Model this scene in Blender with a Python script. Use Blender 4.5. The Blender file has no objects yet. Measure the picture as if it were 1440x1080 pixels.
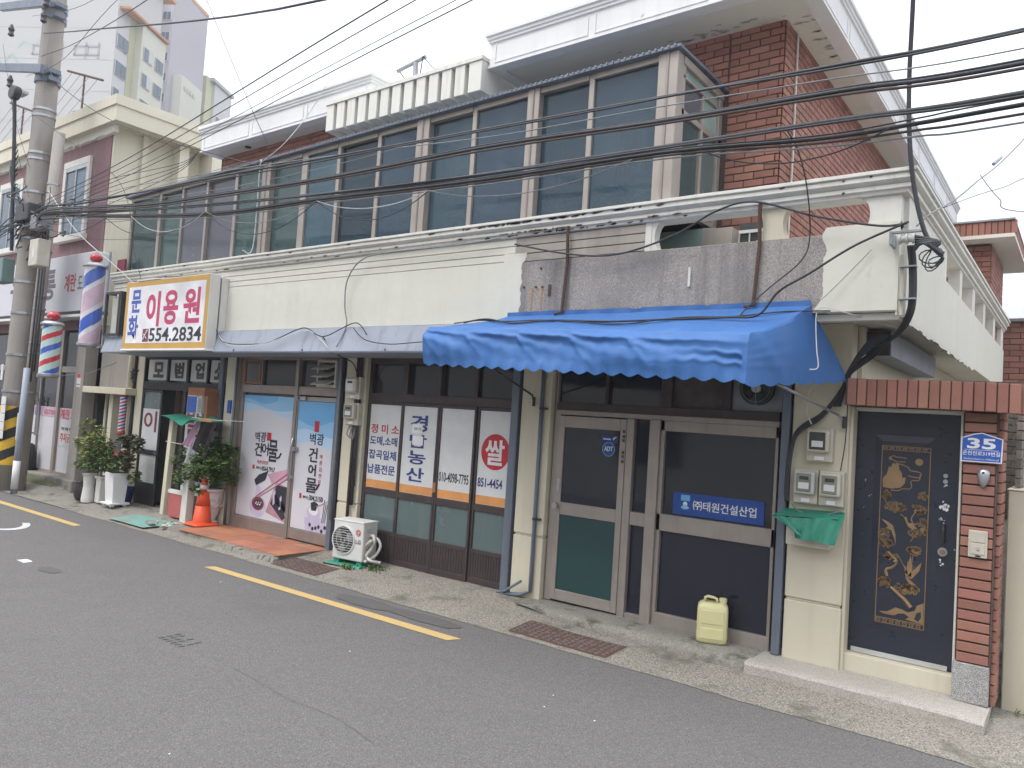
import bpy, bmesh, math, random
from mathutils import Vector, Matrix, noise as mnoise
random.seed(7)
sc = bpy.context.scene
col = sc.collection
R = math.radians

# ------------------------------------------------------------------ camera, sky, sun, exposure
cam = bpy.data.cameras.new('camera'); cam.sensor_width = 36.0; cam.lens = 36.0*1071.44/1440.0
cam.clip_start = 0.05; cam.clip_end = 2000
cob = bpy.data.objects.new('camera', cam); col.objects.link(cob); sc.camera = cob
yaw, pitch, roll = R(37.3486), R(2.6067), R(3.7730)
fw = Vector((-math.sin(yaw)*math.cos(pitch), math.cos(yaw)*math.cos(pitch), math.sin(pitch)))
rt = Vector((math.cos(yaw), math.sin(yaw), 0)); up = rt.cross(fw)
r2 = rt*math.cos(roll)+up*math.sin(roll); u2 = up*math.cos(roll)-rt*math.sin(roll)
m = Matrix((r2, u2, -fw)).transposed().to_4x4(); m.translation = Vector((0, 0, 2.0)); cob.matrix_world = m

SUN_EL, SUN_AZ = R(58), R(205)          # azimuth of the sun measured clockwise from +Y
w = bpy.data.worlds.new('World'); sc.world = w; w.use_nodes = True
nt = w.node_tree; N = nt.nodes; L = nt.links
bg = N['Background']
sky = N.new('ShaderNodeTexSky'); sky.sky_type = 'NISHITA'; sky.sun_disc = False
sky.sun_elevation = SUN_EL; sky.sun_rotation = SUN_AZ; sky.air_density = 1.4; sky.dust_density = 3.0
tc = N.new('ShaderNodeTexCoord'); mp = N.new('ShaderNodeMapping'); mp.inputs['Scale'].default_value = (1.6, 1.6, 3.6)
mp.inputs['Location'].default_value = (0.3, 1.1, 0.2)
nz = N.new('ShaderNodeTexNoise'); nz.inputs['Scale'].default_value = 1.5; nz.inputs['Detail'].default_value = 6; nz.inputs['Roughness'].default_value = .55
cr = N.new('ShaderNodeValToRGB'); cr.color_ramp.elements[0].position = .36; cr.color_ramp.elements[1].position = .62
cr.color_ramp.elements[0].color = (4.9, 5.15, 5.7, 1); cr.color_ramp.elements[1].color = (7.0, 7.05, 7.2, 1)
mx = N.new('ShaderNodeMix'); mx.data_type = 'RGBA'; mx.inputs[0].default_value = .90
L.new(tc.outputs['Generated'], mp.inputs['Vector']); L.new(mp.outputs[0], nz.inputs['Vector']); L.new(nz.outputs[0], cr.inputs[0])
L.new(sky.outputs[0], mx.inputs[6]); L.new(cr.outputs[0], mx.inputs[7]); 
# overcast sky: brighter overhead than at the horizon
sx = N.new('ShaderNodeSeparateXYZ'); L.new(tc.outputs['Generated'], sx.inputs[0])
mm = N.new('ShaderNodeMapRange'); mm.inputs[1].default_value = 0; mm.inputs[2].default_value = 1; mm.inputs[3].default_value = .58; mm.inputs[4].default_value = 2.6
L.new(sx.outputs[2], mm.inputs[0])
vm = N.new('ShaderNodeVectorMath'); vm.operation = 'SCALE'; L.new(mx.outputs[2], vm.inputs[0]); L.new(mm.outputs[0], vm.inputs['Scale']); L.new(vm.outputs[0], bg.inputs['Color'])
bg.inputs['Strength'].default_value = .095
sl = bpy.data.lights.new('sun', 'SUN'); sl.energy = .9; sl.angle = R(22); sl.color = (1, .96, .9)
so = bpy.data.objects.new('sun', sl); col.objects.link(so)
sd = Vector((math.sin(SUN_AZ)*math.cos(SUN_EL), math.cos(SUN_AZ)*math.cos(SUN_EL), math.sin(SUN_EL)))
so.rotation_euler = sd.to_track_quat('Z', 'Y').to_euler(); so.location = (0, -5, 20)
sc.view_settings.view_transform = 'Standard'; sc.view_settings.look = 'None'
sc.view_settings.exposure = 1.1; sc.view_settings.gamma = 1; sc.view_settings.use_curve_mapping = False

# ------------------------------------------------------------------ materials
def mat(name, c, c2=None, rough=.75, scale=3., mottle=.5, fine=None, fscale=60., streak=None, sscale=2.5, samt=.5,
        stain=None, stscale=1.2, stpos=.58, stw=.08, bump=.0, bscale=40., metal=0., spec=.4, vor=None, rand=None,
        alpha=None, tint=None, coat=0., island=False):
    m = bpy.data.materials.new(name); m.use_nodes = True
    nt = m.node_tree; N = nt.nodes; L = nt.links; P = N['Principled BSDF']
    P.inputs['Roughness'].default_value = rough; P.inputs['Metallic'].default_value = metal
    P.inputs['Specular IOR Level'].default_value = spec; P.inputs['Coat Weight'].default_value = coat
    tc = N.new('ShaderNodeTexCoord'); geo = N.new('ShaderNodeNewGeometry')
    co = geo.outputs['Position']
    def noise(s, d=4, vec=None, rg=.55):
        n = N.new('ShaderNodeTexNoise'); n.inputs['Scale'].default_value = s; n.inputs['Detail'].default_value = d
        n.inputs['Roughness'].default_value = rg
        L.new(vec or co, n.inputs['Vector']); return n.outputs[0]
    def ramp(src, a, b, ca=(0, 0, 0, 1), cb=(1, 1, 1, 1)):
        r = N.new('ShaderNodeValToRGB'); r.color_ramp.elements[0].position = a; r.color_ramp.elements[1].position = b
        r.color_ramp.elements[0].color = ca; r.color_ramp.elements[1].color = cb; L.new(src, r.inputs[0]); return r.outputs[0]
    def mix(f, a, b, mode='MIX'):
        x = N.new('ShaderNodeMix'); x.data_type = 'RGBA'; x.blend_type = mode
        for s, v in ((x.inputs[0], f), (x.inputs[6], a), (x.inputs[7], b)):
            if hasattr(v, 'is_linked') or hasattr(v, 'links'): L.new(v, s)
            elif isinstance(v, (int, float)): s.default_value = v
            else: s.default_value = (*v[:3], 1)
        return x.outputs[2]
    c2 = c2 or tuple(v*.78 for v in c)
    cur = mix(ramp(noise(scale, 5), .5-.5*mottle*.6, .5+.5*mottle*.6), c2, c)
    if vor:
        v = N.new('ShaderNodeTexVoronoi'); v.inputs['Scale'].default_value = vor[0]; L.new(co, v.inputs['Vector'])
        sep = N.new('ShaderNodeSeparateColor'); L.new(v.outputs['Color'], sep.inputs[0])
        cur = mix(ramp(sep.outputs[0], vor[2], vor[2]+.12), cur, vor[1])
        if len(vor) > 3: cur = mix(ramp(sep.outputs[1], vor[4], vor[4]+.1), cur, vor[3])
    if fine: cur = mix(ramp(noise(fscale, 2), .42, .62), cur, fine)
    if streak:
        mp = N.new('ShaderNodeMapping'); mp.inputs['Scale'].default_value = (sscale*2, sscale*2, sscale*.16); L.new(co, mp.inputs[0])
        s = ramp(noise(1.6, 6, mp.outputs[0], .65), .5, .78, (0, 0, 0, 1), (samt, samt, samt, 1))
        cur = mix(s, cur, streak)
    if stain: cur = mix(ramp(noise(stscale, 8, None, .7), stpos, stpos+stw), cur, stain)
    if rand:
        oi = N.new('ShaderNodeObjectInfo')
        src = geo.outputs['Random Per Island'] if island else oi.outputs['Random']
        hs = N.new('ShaderNodeHueSaturation'); L.new(cur, hs.inputs['Color'])
        mr = N.new('ShaderNodeMapRange'); mr.inputs[3].default_value = 1-rand; mr.inputs[4].default_value = 1+rand
        L.new(src, mr.inputs[0]); L.new(mr.outputs[0], hs.inputs['Value']); 
        mr2 = N.new('ShaderNodeMapRange'); mr2.inputs[3].default_value = .5-rand*.05; mr2.inputs[4].default_value = .5+rand*.04
        mu = N.new('ShaderNodeMath'); mu.operation = 'FRACT'; ml = N.new('ShaderNodeMath'); ml.operation = 'MULTIPLY'; ml.inputs[1].default_value = 7.31
        L.new(src, ml.inputs[0]); L.new(ml.outputs[0], mu.inputs[0]); L.new(mu.outputs[0], mr2.inputs[0]); L.new(mr2.outputs[0], hs.inputs['Hue'])
        cur = hs.outputs[0]
    L.new(cur, P.inputs['Base Color'])
    rr = ramp(noise(scale*4, 3), .3, .7, (max(rough-.08, .02),)*3+(1,), (min(rough+.08, 1),)*3+(1,)); L.new(rr, P.inputs['Roughness'])
    if bump:
        b = N.new('ShaderNodeBump'); b.inputs['Strength'].default_value = bump; b.inputs['Distance'].default_value = .01
        L.new(noise(bscale, 4), b.inputs['Height']); L.new(b.outputs[0], P.inputs['Normal'])
    if alpha is not None:      # film or glass one can partly see through
        tr = N.new('ShaderNodeBsdfTransparent'); tr.inputs[0].default_value = (*(tint or (.5, .55, .6)), 1)
        ms = N.new('ShaderNodeMixShader'); ms.inputs[0].default_value = alpha
        L.new(tr.outputs[0], ms.inputs[1]); L.new(P.outputs[0], ms.inputs[2]); L.new(ms.outputs[0], N['Material Output'].inputs['Surface'])
    return m

M = {}
def D(k, *a, **kw): M[k] = mat(k, *a, **kw)
D('asphalt', (.145, .140, .136), (.126, .122, .118), rough=.92, scale=.45, mottle=1.0, vor=(170, (.26, .25, .24), .77, (.055, .054, .054), .79), fine=(.134, .129, .125), fscale=420, bump=.7, bscale=120, stain=(.112, .108, .105), stscale=.35, stpos=.58, stw=.22)
D('pebble', (.285, .262, .225), (.20, .185, .16), rough=.95, scale=1.6, mottle=1, vor=(115, (.38, .35, .30), .72, (.11, .10, .085), .80), bump=.8, bscale=90, stain=(.125, .12, .095), stscale=2.3, stpos=.53, stw=.14)
D('concrete', (.30, .285, .25), (.20, .19, .165), rough=.95, scale=3.2, mottle=1, vor=(170, (.38, .36, .32), .72, (.12, .11, .10), .80), fine=(.23, .215, .19), fscale=40, bump=.9, bscale=70, stain=(.085, .085, .068), stscale=3.6, stpos=.53, stw=.14)
D('concrete_pole', (.36, .33, .30), (.28, .26, .24), rough=.92, scale=2, mottle=.7, fine=(.28, .26, .235), fscale=90, streak=(.16, .15, .14), samt=.7, bump=.2, bscale=80)
D('moss', (.10, .12, .055), (.15, .145, .10), rough=1, scale=6, mottle=1, fine=(.07, .085, .035), fscale=60, bump=.8, bscale=70)
D('granite_slab', (.42, .39, .35), (.34, .315, .28), rough=.85, scale=2.2, mottle=.9, vor=(260, (.52, .49, .45), .72, (.20, .185, .165), .84), stain=(.22, .205, .18), stscale=2.2, stpos=.585, stw=.13, bump=.2, bscale=150)
D('rough_granite', (.37, .365, .355), (.30, .295, .29), rough=.9, scale=5, vor=(230, (.52, .51, .50), .62, (.17, .165, .16), .76), bump=.9, bscale=140)
D('terrazzo', (.33, .305, .285), (.265, .245, .235), rough=.85, scale=1.0, mottle=1, vor=(120, (.39, .36, .34), .66, (.22, .205, .195), .78), streak=(.11, .105, .105), sscale=1.5, samt=1.0, bump=.12, bscale=140, stain=(.20, .19, .185), stscale=1.3, stpos=.50, stw=.25)
D('cream', (.66, .65, .575), (.60, .59, .515), rough=.8, scale=.9, mottle=.8, fine=(.62, .61, .54), fscale=8, streak=(.42, .39, .31), sscale=1.6, samt=.22, stain=(.56, .545, .46), stscale=3.2, stpos=.66, stw=.03, bump=.2, bscale=16)
D('cream_low', (.63, .585, .46), (.56, .52, .41), rough=.8, scale=1.1, mottle=.8, streak=(.36, .32, .24), sscale=2.4, samt=.30, stain=(.40, .35, .26), stscale=4.0, stpos=.69, stw=.04, bump=.14, bscale=26)
D('cornice', (.70, .69, .64), (.62, .61, .56), rough=.75, scale=2, mottle=.7, streak=(.34, .33, .28), sscale=4, samt=.45, stain=(.12, .115, .10), stscale=4.2, stpos=.665, stw=.05, bump=.12, bscale=40)
D('roof_paint', (.73, .73, .73), (.66, .66, .665), rough=.75, scale=1.2, mottle=.7, streak=(.46, .46, .45), sscale=2.6, samt=.32, stain=(.35, .34, .32), stscale=3.0, stpos=.70, stw=.03, bump=.06, bscale=40)
D('soffit', (.70, .685, .62), (.62, .60, .53), rough=.9, scale=1.1, mottle=.8, stain=(.32, .31, .27), stscale=2.1, stpos=.665, stw=.02, bump=.25, bscale=12)
D('yellow_paint_wall', (.64, .60, .495), (.57, .535, .435), rough=.82, scale=1, mottle=.8, streak=(.45, .41, .32), sscale=2, samt=.45, bump=.1, bscale=30)
D('purple_wall', (.23, .13, .14), (.185, .105, .115), rough=.75, scale=1.4, mottle=.9, streak=(.31, .23, .23), sscale=2.6, samt=.5, bump=.2, bscale=18)
D('brick', (.33, .150, .108), (.245, .108, .082), rough=.8, scale=9, mottle=.9, fine=(.29, .145, .11), fscale=140, bump=.3, bscale=160, rand=.18, streak=(.24, .17, .145), samt=.5)
D('brick_joined', (.34, .155, .12), (.27, .12, .095), rough=.78, scale=9, mottle=.8, fine=(.30, .15, .12), fscale=140, rand=.18, island=True)
D('brick_brown', (.23, .20, .175), (.17, .15, .135), rough=.8, scale=6, rand=.2)
D('mortar_dark', (.105, .075, .068), (.075, .058, .052), rough=.95, scale=6, bump=.3, bscale=90)
D('mortar_white', (.62, .60, .56), rough=.95, scale=6, bump=.3, bscale=60)
D('bronze', (.30, .26, .235), (.25, .215, .195), rough=.42, scale=5, mottle=.7, metal=.35, streak=(.17, .13, .11), sscale=5, samt=.35, spec=.5)
D('bronze_pale', (.37, .330, .295), (.31, .275, .25), rough=.45, scale=5, mottle=.7, metal=.3, streak=(.22, .185, .16), sscale=5, samt=.4)
D('dark_frame', (.060, .044, .044), (.045, .034, .035), rough=.5, scale=6, mottle=.8, streak=(.11, .09, .085), sscale=5, samt=.35)
D('black_frame', (.022, .021, .024), (.03, .028, .03), rough=.5, scale=6)
D('bluegrey', (.17, .20, .25), (.13, .155, .20), rough=.5, scale=3, mottle=.7, streak=(.07, .075, .085), sscale=4.5, samt=.5, metal=.15)
D('bluegrey_pale', (.33, .36, .42), (.27, .30, .36), rough=.5, scale=1.4, mottle=.7, streak=(.16, .16, .18), sscale=2.5, samt=.75)
D('grey_metal', (.28, .29, .31), (.22, .23, .25), rough=.5, scale=4, metal=.4)
D('steel', (.45, .46, .48), (.36, .37, .39), rough=.35, scale=6, metal=.8)
D('galv', (.33, .36, .38), (.27, .30, .32), rough=.5, scale=8, metal=.4, streak=(.2, .2, .2), samt=.3)
D('dark_metal', (.05, .052, .058), (.035, .036, .04), rough=.55, scale=8)
D('rust', (.12, .065, .045), (.07, .05, .045), rough=.9, scale=14, mottle=1, bump=.3, bscale=120)
D('rust_grate', (.125, .088, .08), (.085, .065, .062), rough=.95, scale=8, mottle=1, fine=(.17, .13, .115), fscale=60, bump=.6, bscale=110)
D('rust_stain', (.40, .22, .10), (.33, .20, .12), rough=.9, scale=30, mottle=1)
D('black_paint', (.024, .028, .042), (.030, .035, .050), rough=.34, scale=3, mottle=.8, fine=(.027, .031, .046), fscale=20)
D('gold', (.30, .20, .105), (.22, .145, .08), rough=.55, scale=14, mottle=.9, metal=.2)
D('cable', (.028, .030, .036), (.04, .042, .05), rough=.55, scale=10)
D('cable_grey', (.24, .25, .26), rough=.6, scale=10)
D('cable_white', (.62, .62, .60), rough=.6, scale=10)
D('cable_brown', (.085, .060, .050), (.06, .05, .05), rough=.6, scale=10)
D('white', (.76, .76, .76), (.70, .70, .70), rough=.5, scale=4, mottle=.6)
D('white_dirty', (.68, .67, .64), (.58, .57, .54), rough=.55, scale=4, mottle=.8, streak=(.33, .30, .26), sscale=5, samt=.4)
D('film_white', (.60, .60, .64), (.57, .57, .615), rough=.38, scale=2, mottle=.6, spec=.5)
D('film_paper', (.63, .64, .64), (.58, .59, .59), rough=.6, scale=5)
D('film_orange', (.72, .33, .12), rough=.4, scale=3)
D('film_blue1', (.16, .42, .72), (.12, .36, .66), rough=.38, scale=1.5)
D('film_blue2', (.28, .52, .76), (.23, .47, .72), rough=.38, scale=1.5)
D('film_blue3', (.45, .62, .80), (.41, .58, .77), rough=.38, scale=1.5)
D('film_pink', (.62, .36, .46), rough=.4, scale=3)
D('ink_blue', (.035, .05, .21), rough=.45, scale=4)
D('ink_dark', (.03, .03, .045), rough=.5, scale=4)
D('ink_brown', (.10, .085, .075), (.06, .05, .05), rough=.6, scale=9)
D('ink_red', (.52, .03, .04), rough=.45, scale=4)
D('ink_crimson', (.50, .045, .13), (.43, .045, .12), rough=.45, scale=4)
D('ink_signblue', (.055, .10, .42), rough=.45, scale=4)
D('ink_grey', (.16, .14, .17), rough=.5, scale=4)
D('ink_maroon', (.20, .045, .07), rough=.5, scale=4)
D('ink_white', (.78, .78, .80), rough=.45, scale=4)
D('sign_yellow', (.56, .33, .075), (.50, .29, .07), rough=.45, scale=3)
D('plate_blue', (.03, .10, .42), (.025, .09, .38), rough=.4, scale=4)
D('banner_blue', (.025, .075, .30), (.02, .065, .27), rough=.35, scale=4)
D('awning', (.045, .145, .385), (.038, .125, .34), rough=.6, scale=1.6, mottle=.9, streak=(.11, .20, .40), sscale=1.2, samt=.35, fine=(.048, .15, .39), fscale=300, spec=.4, bump=.1, bscale=240)
D('cone_orange', (.72, .085, .022), (.62, .075, .025), rough=.5, scale=7, mottle=.8)
D('cone_band', (.62, .60, .60), rough=.5, scale=7)
D('tile_red', (.44, .175, .10), (.34, .135, .08), rough=.7, scale=3, mottle=1, fine=(.40, .18, .11), fscale=90, rand=.14, stain=(.22, .15, .11), stscale=3, stpos=.55, stw=.16)
D('turquoise', (.13, .33, .29), (.20, .32, .28), rough=.9, scale=3, mottle=1, stain=(.22, .24, .21), stscale=3.5, stpos=.50, stw=.14)
D('tarp_green', (.04, .26, .18), (.035, .23, .155), rough=.5, scale=6)
D('can', (.66, .62, .34), (.60, .56, .30), rough=.42, scale=4, mottle=.7, spec=.5, stain=(.40, .36, .20), stscale=6, stpos=.66, stw=.1)
D('beige_plastic', (.54, .51, .43), (.47, .44, .37), rough=.5, scale=6, streak=(.3, .27, .2), sscale=6, samt=.4)
D('groove_tan', (.37, .335, .295), (.31, .28, .25), rough=.8, scale=3, streak=(.2, .18, .16), samt=.6)
D('grey_plastic', (.50, .51, .49), (.43, .44, .42), rough=.5, scale=6)
D('meter_glass', (.24, .25, .19), (.18, .19, .15), rough=.12, scale=9)
D('meter_dark', (.055, .06, .055), rough=.15, scale=9)
D('glass_up', (.110, .165, .215), (.070, .118, .165), rough=.04, scale=1.1, mottle=1, alpha=.42, tint=(.46, .56, .62), spec=.8, rand=.4, stain=(.15, .22, .26), stscale=2.2, stpos=.54, stw=.2)  # varied reflections are put into the colour as a pane-to-pane tone spread
D('glass_up_green', (.135, .20, .20), (.09, .155, .165), rough=.06, scale=1.1, mottle=1, alpha=.50, tint=(.50, .62, .56), spec=.7, rand=.3, stain=(.19, .26, .24), stscale=2.2, stpos=.55, stw=.2)
D('glass_up_grey', (.135, .14, .165), (.115, .12, .145), rough=.2, scale=.7, mottle=.6, alpha=.8, tint=(.5, .5, .55), spec=.5, rand=.1)
D('glass_low', (.030, .034, .046), (.038, .042, .055), rough=.04, scale=1, alpha=.78, tint=(.3, .32, .35), spec=.6)
D('glass_navy', (.017, .020, .033), (.021, .024, .038), rough=.07, scale=1, spec=.6)
D('glass_teal', (.024, .066, .068), (.02, .056, .06), rough=.18, scale=1.2, spec=.5)
D('glass_frost', (.115, .155, .155), (.10, .14, .145), rough=.22, scale=1.2, mottle=.7, streak=(.15, .18, .17), samt=.5, spec=.5)
D('glass_clear', (.10, .115, .125), (.085, .10, .11), rough=.05, scale=1, alpha=.55, tint=(.6, .65, .65), spec=.6)
D('glass_far', (.075, .11, .155), (.06, .09, .13), rough=.15, scale=.8, mottle=.9, spec=.5)
D('curtain_brown', (.085, .050, .048), (.06, .035, .035), rough=.9, scale=5)
D('curtain_white', (.52, .53, .54), (.44, .46, .48), rough=.9, scale=5)
D('curtain_blue', (.24, .30, .37), (.19, .25, .32), rough=.9, scale=5)
D('interior', (.30, .30, .29), (.22, .22, .21), rough=.9, scale=2)
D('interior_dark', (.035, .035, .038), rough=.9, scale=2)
D('interior_pale', (.60, .62, .62), rough=.9, scale=2)
D('balloon', (.50, .36, .38), rough=.5, scale=3)
D('cloth_dark', (.022, .019, .021), (.032, .027, .030), rough=1, scale=8, spec=.1)
D('glass_mint', (.30, .40, .375), (.24, .34, .325), rough=.15, scale=2)
D('cloth_pink', (.42, .26, .36), (.36, .22, .31), rough=.95, scale=8)
D('cloth_grey', (.45, .46, .46), rough=.95, scale=8)
D('wood_orange', (.36, .16, .09), rough=.8, scale=6)
D('pink_board', (.46, .12, .12), (.40, .11, .11), rough=.7, scale=6, streak=(.3, .2, .18), samt=.3)
D('jar', (.028, .024, .026), (.04, .035, .035), rough=.3, scale=6, coat=.3)
D('pot_blue', (.02, .06, .22), rough=.3, scale=6)
D('pot_pink', (.62, .58, .57), (.54, .50, .49), rough=.6, scale=5, streak=(.4, .36, .33), samt=.4)
D('soil', (.05, .04, .03), rough=1, scale=20)
D('leaf', (.115, .185, .050), (.060, .115, .032), rough=.5, scale=5, mottle=1, rand=.5, island=True, spec=.4)
D('leaf_yellow', (.26, .28, .075), (.13, .19, .05), rough=.5, scale=4, mottle=1, rand=.5, island=True)
D('leaf_dark', (.065, .09, .045), (.085, .07, .045), rough=.5, scale=5, mottle=1, rand=.4, island=True)
D('stem', (.12, .09, .06), (.08, .06, .045), rough=.9, scale=20)
D('ribbon_red', (.42, .10, .07), rough=.7, scale=5)
D('road_yellow', (.62, .43, .16), (.54, .37, .14), rough=.85, scale=3, mottle=.9, fine=(.42, .32, .16), fscale=120, stain=(.24, .20, .13), stscale=5, stpos=.63, stw=.1)
D('road_white', (.58, .58, .58), (.45, .45, .45), rough=.85, scale=4, mottle=1)
D('patch', (.116, .112, .109), (.098, .095, .093), rough=.95, scale=12, mottle=1, bump=.5, bscale=120)
D('hazard_yellow', (.72, .45, .04), rough=.6, scale=5)
D('hazard_black', (.025, .025, .028), rough=.6, scale=5)
D('barber_glass', (.70, .68, .72), rough=.12, scale=3, coat=.6)
D('barber_pink', (.62, .46, .56), rough=.15, scale=3, coat=.6)
D('barber_blue', (.06, .13, .50), rough=.15, scale=3, coat=.6)
D('barber_red', (.55, .035, .05), rough=.2, scale=3, coat=.6)
D('barber_mint', (.50, .66, .62), rough=.15, scale=3, coat=.6)
D('box_green', (.16, .24, .225), (.13, .20, .19), rough=.55, scale=5)
D('tower_white', (.52, .52, .515), (.48, .48, .475), rough=.9, scale=.08, mottle=.7)
D('tower_cream', (.56, .555, .48), (.53, .52, .45), rough=.9, scale=.1)
D('soffit_stain', (.36, .35, .315), (.44, .43, .39), rough=.95, scale=9, mottle=1)
D('tower_lilac', (.40, .385, .415), (.38, .365, .395), rough=.9, scale=.1)
D('tower_olive', (.50, .49, .33), rough=.9, scale=.1)
D('tower_orange', (.58, .30, .15), rough=.9, scale=.2)
D('tower_green', (.46, .58, .53), rough=.9, scale=.2)
D('opposite_wall', (.70, .68, .63), (.64, .62, .57), rough=.9, scale=.7, streak=(.45, .43, .38), samt=.5)
D('ground_far', (.20, .19, .175), (.14, .135, .125), rough=1, scale=.3)
D('nori', (.018, .020, .028), (.045, .048, .065), rough=.4, scale=30, mottle=1)
D('pink_stick', (.50, .28, .33), rough=.5, scale=6)
D('violet_soft', (.46, .42, .58), (.52, .50, .64), rough=.5, scale=6)
D('ac_white', (.66, .66, .64), (.60, .60, .58), rough=.5, scale=4, streak=(.42, .40, .36), sscale=4, samt=.3)
D('foam', (.52, .50, .45), (.42, .40, .36), rough=.9, scale=12)

# ------------------------------------------------------------------ mesh helpers
class MB:
    def __init__(s): s.v = []; s.f = []; s.mi = []; s.mats = []
    def m(s, k):
        if k not in s.mats: s.mats.append(k)
        return s.mats.index(k)
    def add(s, vs, fs, k):
        b = len(s.v); i = s.m(k); s.v += [tuple(v) for v in vs]
        for f in fs: s.f.append(tuple(b+j for j in f)); s.mi.append(i)
        return s
    def box(s, x0, x1, y0, y1, z0, z1, k):
        x0, x1 = min(x0, x1), max(x0, x1); y0, y1 = min(y0, y1), max(y0, y1); z0, z1 = min(z0, z1), max(z0, z1)
        vs = [(x0,y0,z0),(x1,y0,z0),(x1,y1,z0),(x0,y1,z0),(x0,y0,z1),(x1,y0,z1),(x1,y1,z1),(x0,y1,z1)]
        return s.add(vs, [(3,2,1,0),(4,5,6,7),(0,1,5,4),(1,2,6,5),(2,3,7,6),(3,0,4,7)], k)
    def hexa(s, vs, k): return s.add(vs, [(3,2,1,0),(4,5,6,7),(0,1,5,4),(1,2,6,5),(2,3,7,6),(3,0,4,7)], k)
    def prism(s, pts, y0, y1, k):       # polygon in X,Z pushed from y0 to y1
        n = len(pts); a = sum(pts[i][0]*pts[(i+1)%n][1]-pts[(i+1)%n][0]*pts[i][1] for i in range(n))
        if a < 0: pts = pts[::-1]
        vs = [(x, y0, z) for x, z in pts]+[(x, y1, z) for x, z in pts]
        return s.add(vs, [tuple(range(n)), tuple(range(2*n-1, n-1, -1))]+[(i+n, (i+1)%n+n, (i+1)%n, i) for i in range(n)], k)
    def extr(s, pts, x0, x1, k):        # profile in Y,Z run along X
        n = len(pts); vs = [(x0, y, z) for y, z in pts]+[(x1, y, z) for y, z in pts]
        return s.add(vs, [tuple(range(n))[::-1], tuple(range(n, 2*n))]+[(i, (i+1)%n, (i+1)%n+n, i+n) for i in range(n)], k)
    def extry(s, pts, y0, y1, k):       # profile in X,Z run along Y
        return s.prism(pts, y0, y1, k)
    def tube(s, pts, r, k, n=6, r1=None, caps=True):
        P = [Vector(p) for p in pts]; rings = []; b = len(s.v); i0 = s.m(k); u = None
        for i, p in enumerate(P):
            t = (P[min(i+1, len(P)-1)]-P[max(i-1, 0)])
            t = t.normalized() if t.length > 1e-9 else Vector((0, 0, 1))
            if u is None: u = t.orthogonal().normalized()
            else:
                u = u-t*u.dot(t); u = u.normalized() if u.length > 1e-6 else t.orthogonal().normalized()
            v = t.cross(u); rr = r if r1 is None else r+(r1-r)*i/(len(P)-1)
            for j in range(n):
                a = 2*math.pi*j/n; s.v.append(tuple(p+(u*math.cos(a)+v*math.sin(a))*rr))
        for i in range(len(P)-1):
            for j in range(n):
                s.f.append((b+i*n+j, b+i*n+(j+1)%n, b+(i+1)*n+(j+1)%n, b+(i+1)*n+j)); s.mi.append(i0)
        if caps:
            s.f.append(tuple(b+j for j in range(n))[::-1]); s.f.append(tuple(b+(len(P)-1)*n+j for j in range(n))); s.mi += [i0, i0]
        return s
    def lathe(s, prof, cx, cy, k, n=20, ks=None):
        b = len(s.v)
        for r, z in prof:
            for j in range(n):
                a = 2*math.pi*j/n; s.v.append((cx+r*math.cos(a), cy+r*math.sin(a), z))
        for i in range(len(prof)-1):
            for j in range(n):
                s.f.append((b+i*n+j, b+i*n+(j+1)%n, b+(i+1)*n+(j+1)%n, b+(i+1)*n+j)); s.mi.append(s.m(ks[i] if ks else k))
        s.f.append(tuple(b+j for j in range(n))[::-1]); s.mi.append(s.m(ks[0] if ks else k))
        s.f.append(tuple(b+(len(prof)-1)*n+j for j in range(n))); s.mi.append(s.m(ks[-1] if ks else k))
        return s
    def disc(s, cx, cz, r, y0, y1, k, n=24, rz=None):
        rz = rz or r
        return s.prism([(cx+r*math.cos(2*math.pi*i/n), cz+rz*math.sin(2*math.pi*i/n)) for i in range(n)], y0, y1, k)
    def ring(s, cx, cz, r0, r1, y0, y1, k, n=28):
        for i in range(n):
            a, b = 2*math.pi*i/n, 2*math.pi*(i+1)/n
            q = [(cx+r0*math.cos(a), cz+r0*math.sin(a)), (cx+r1*math.cos(a), cz+r1*math.sin(a)), (cx+r1*math.cos(b), cz+r1*math.sin(b)), (cx+r0*math.cos(b), cz+r0*math.sin(b))]
            vs = [(x, y0, z) for x, z in q]+[(x, y1, z) for x, z in q]
            s.add(vs, [(0,1,2,3), (0,3,7,4), (2,1,5,6), (7,6,5,4)], k)
        return s
    def text(s, body, x0, x1, z0, z1, y, k, bold=.02, th=.002, keep=False):
        vs, fs = glyphs(body, bold)
        ax = min(v[0] for v in vs); bx = max(v[0] for v in vs); az = min(v[1] for v in vs); bz = max(v[1] for v in vs)
        fx = (x1-x0)/(bx-ax); fz = (z1-z0)/(bz-az)
        return s.add([(x0+(v[0]-ax)*fx, y-(th if v[2] > 0 else 0), z0+(v[1]-az)*fz) for v in vs], fs, k)
    def build(s, name, parent=None, bevel=0, smooth=False, kind=None, seg=1, angle=35):
        me = bpy.data.meshes.new(name)
        off = Vector((0, 0, 0))
        if parent is not None: off = ORG[parent.name]
        else:
            xs = [v[0] for v in s.v]; ys = [v[1] for v in s.v]; zs = [v[2] for v in s.v]
            off = Vector(((min(xs)+max(xs))/2, (min(ys)+max(ys))/2, min(zs)))
        me.from_pydata([(v[0]-off.x, v[1]-off.y, v[2]-off.z) for v in s.v], [], s.f)
        for k in s.mats: me.materials.append(M[k])
        me.polygons.foreach_set('material_index', s.mi)
        if smooth: me.polygons.foreach_set('use_smooth', [True]*len(me.polygons))
        me.update()
        o = bpy.data.objects.new(name, me); col.objects.link(o)
        if parent is not None: o.parent = parent; ORG[o.name] = off
        else: o.location = off; ORG[o.name] = off
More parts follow.
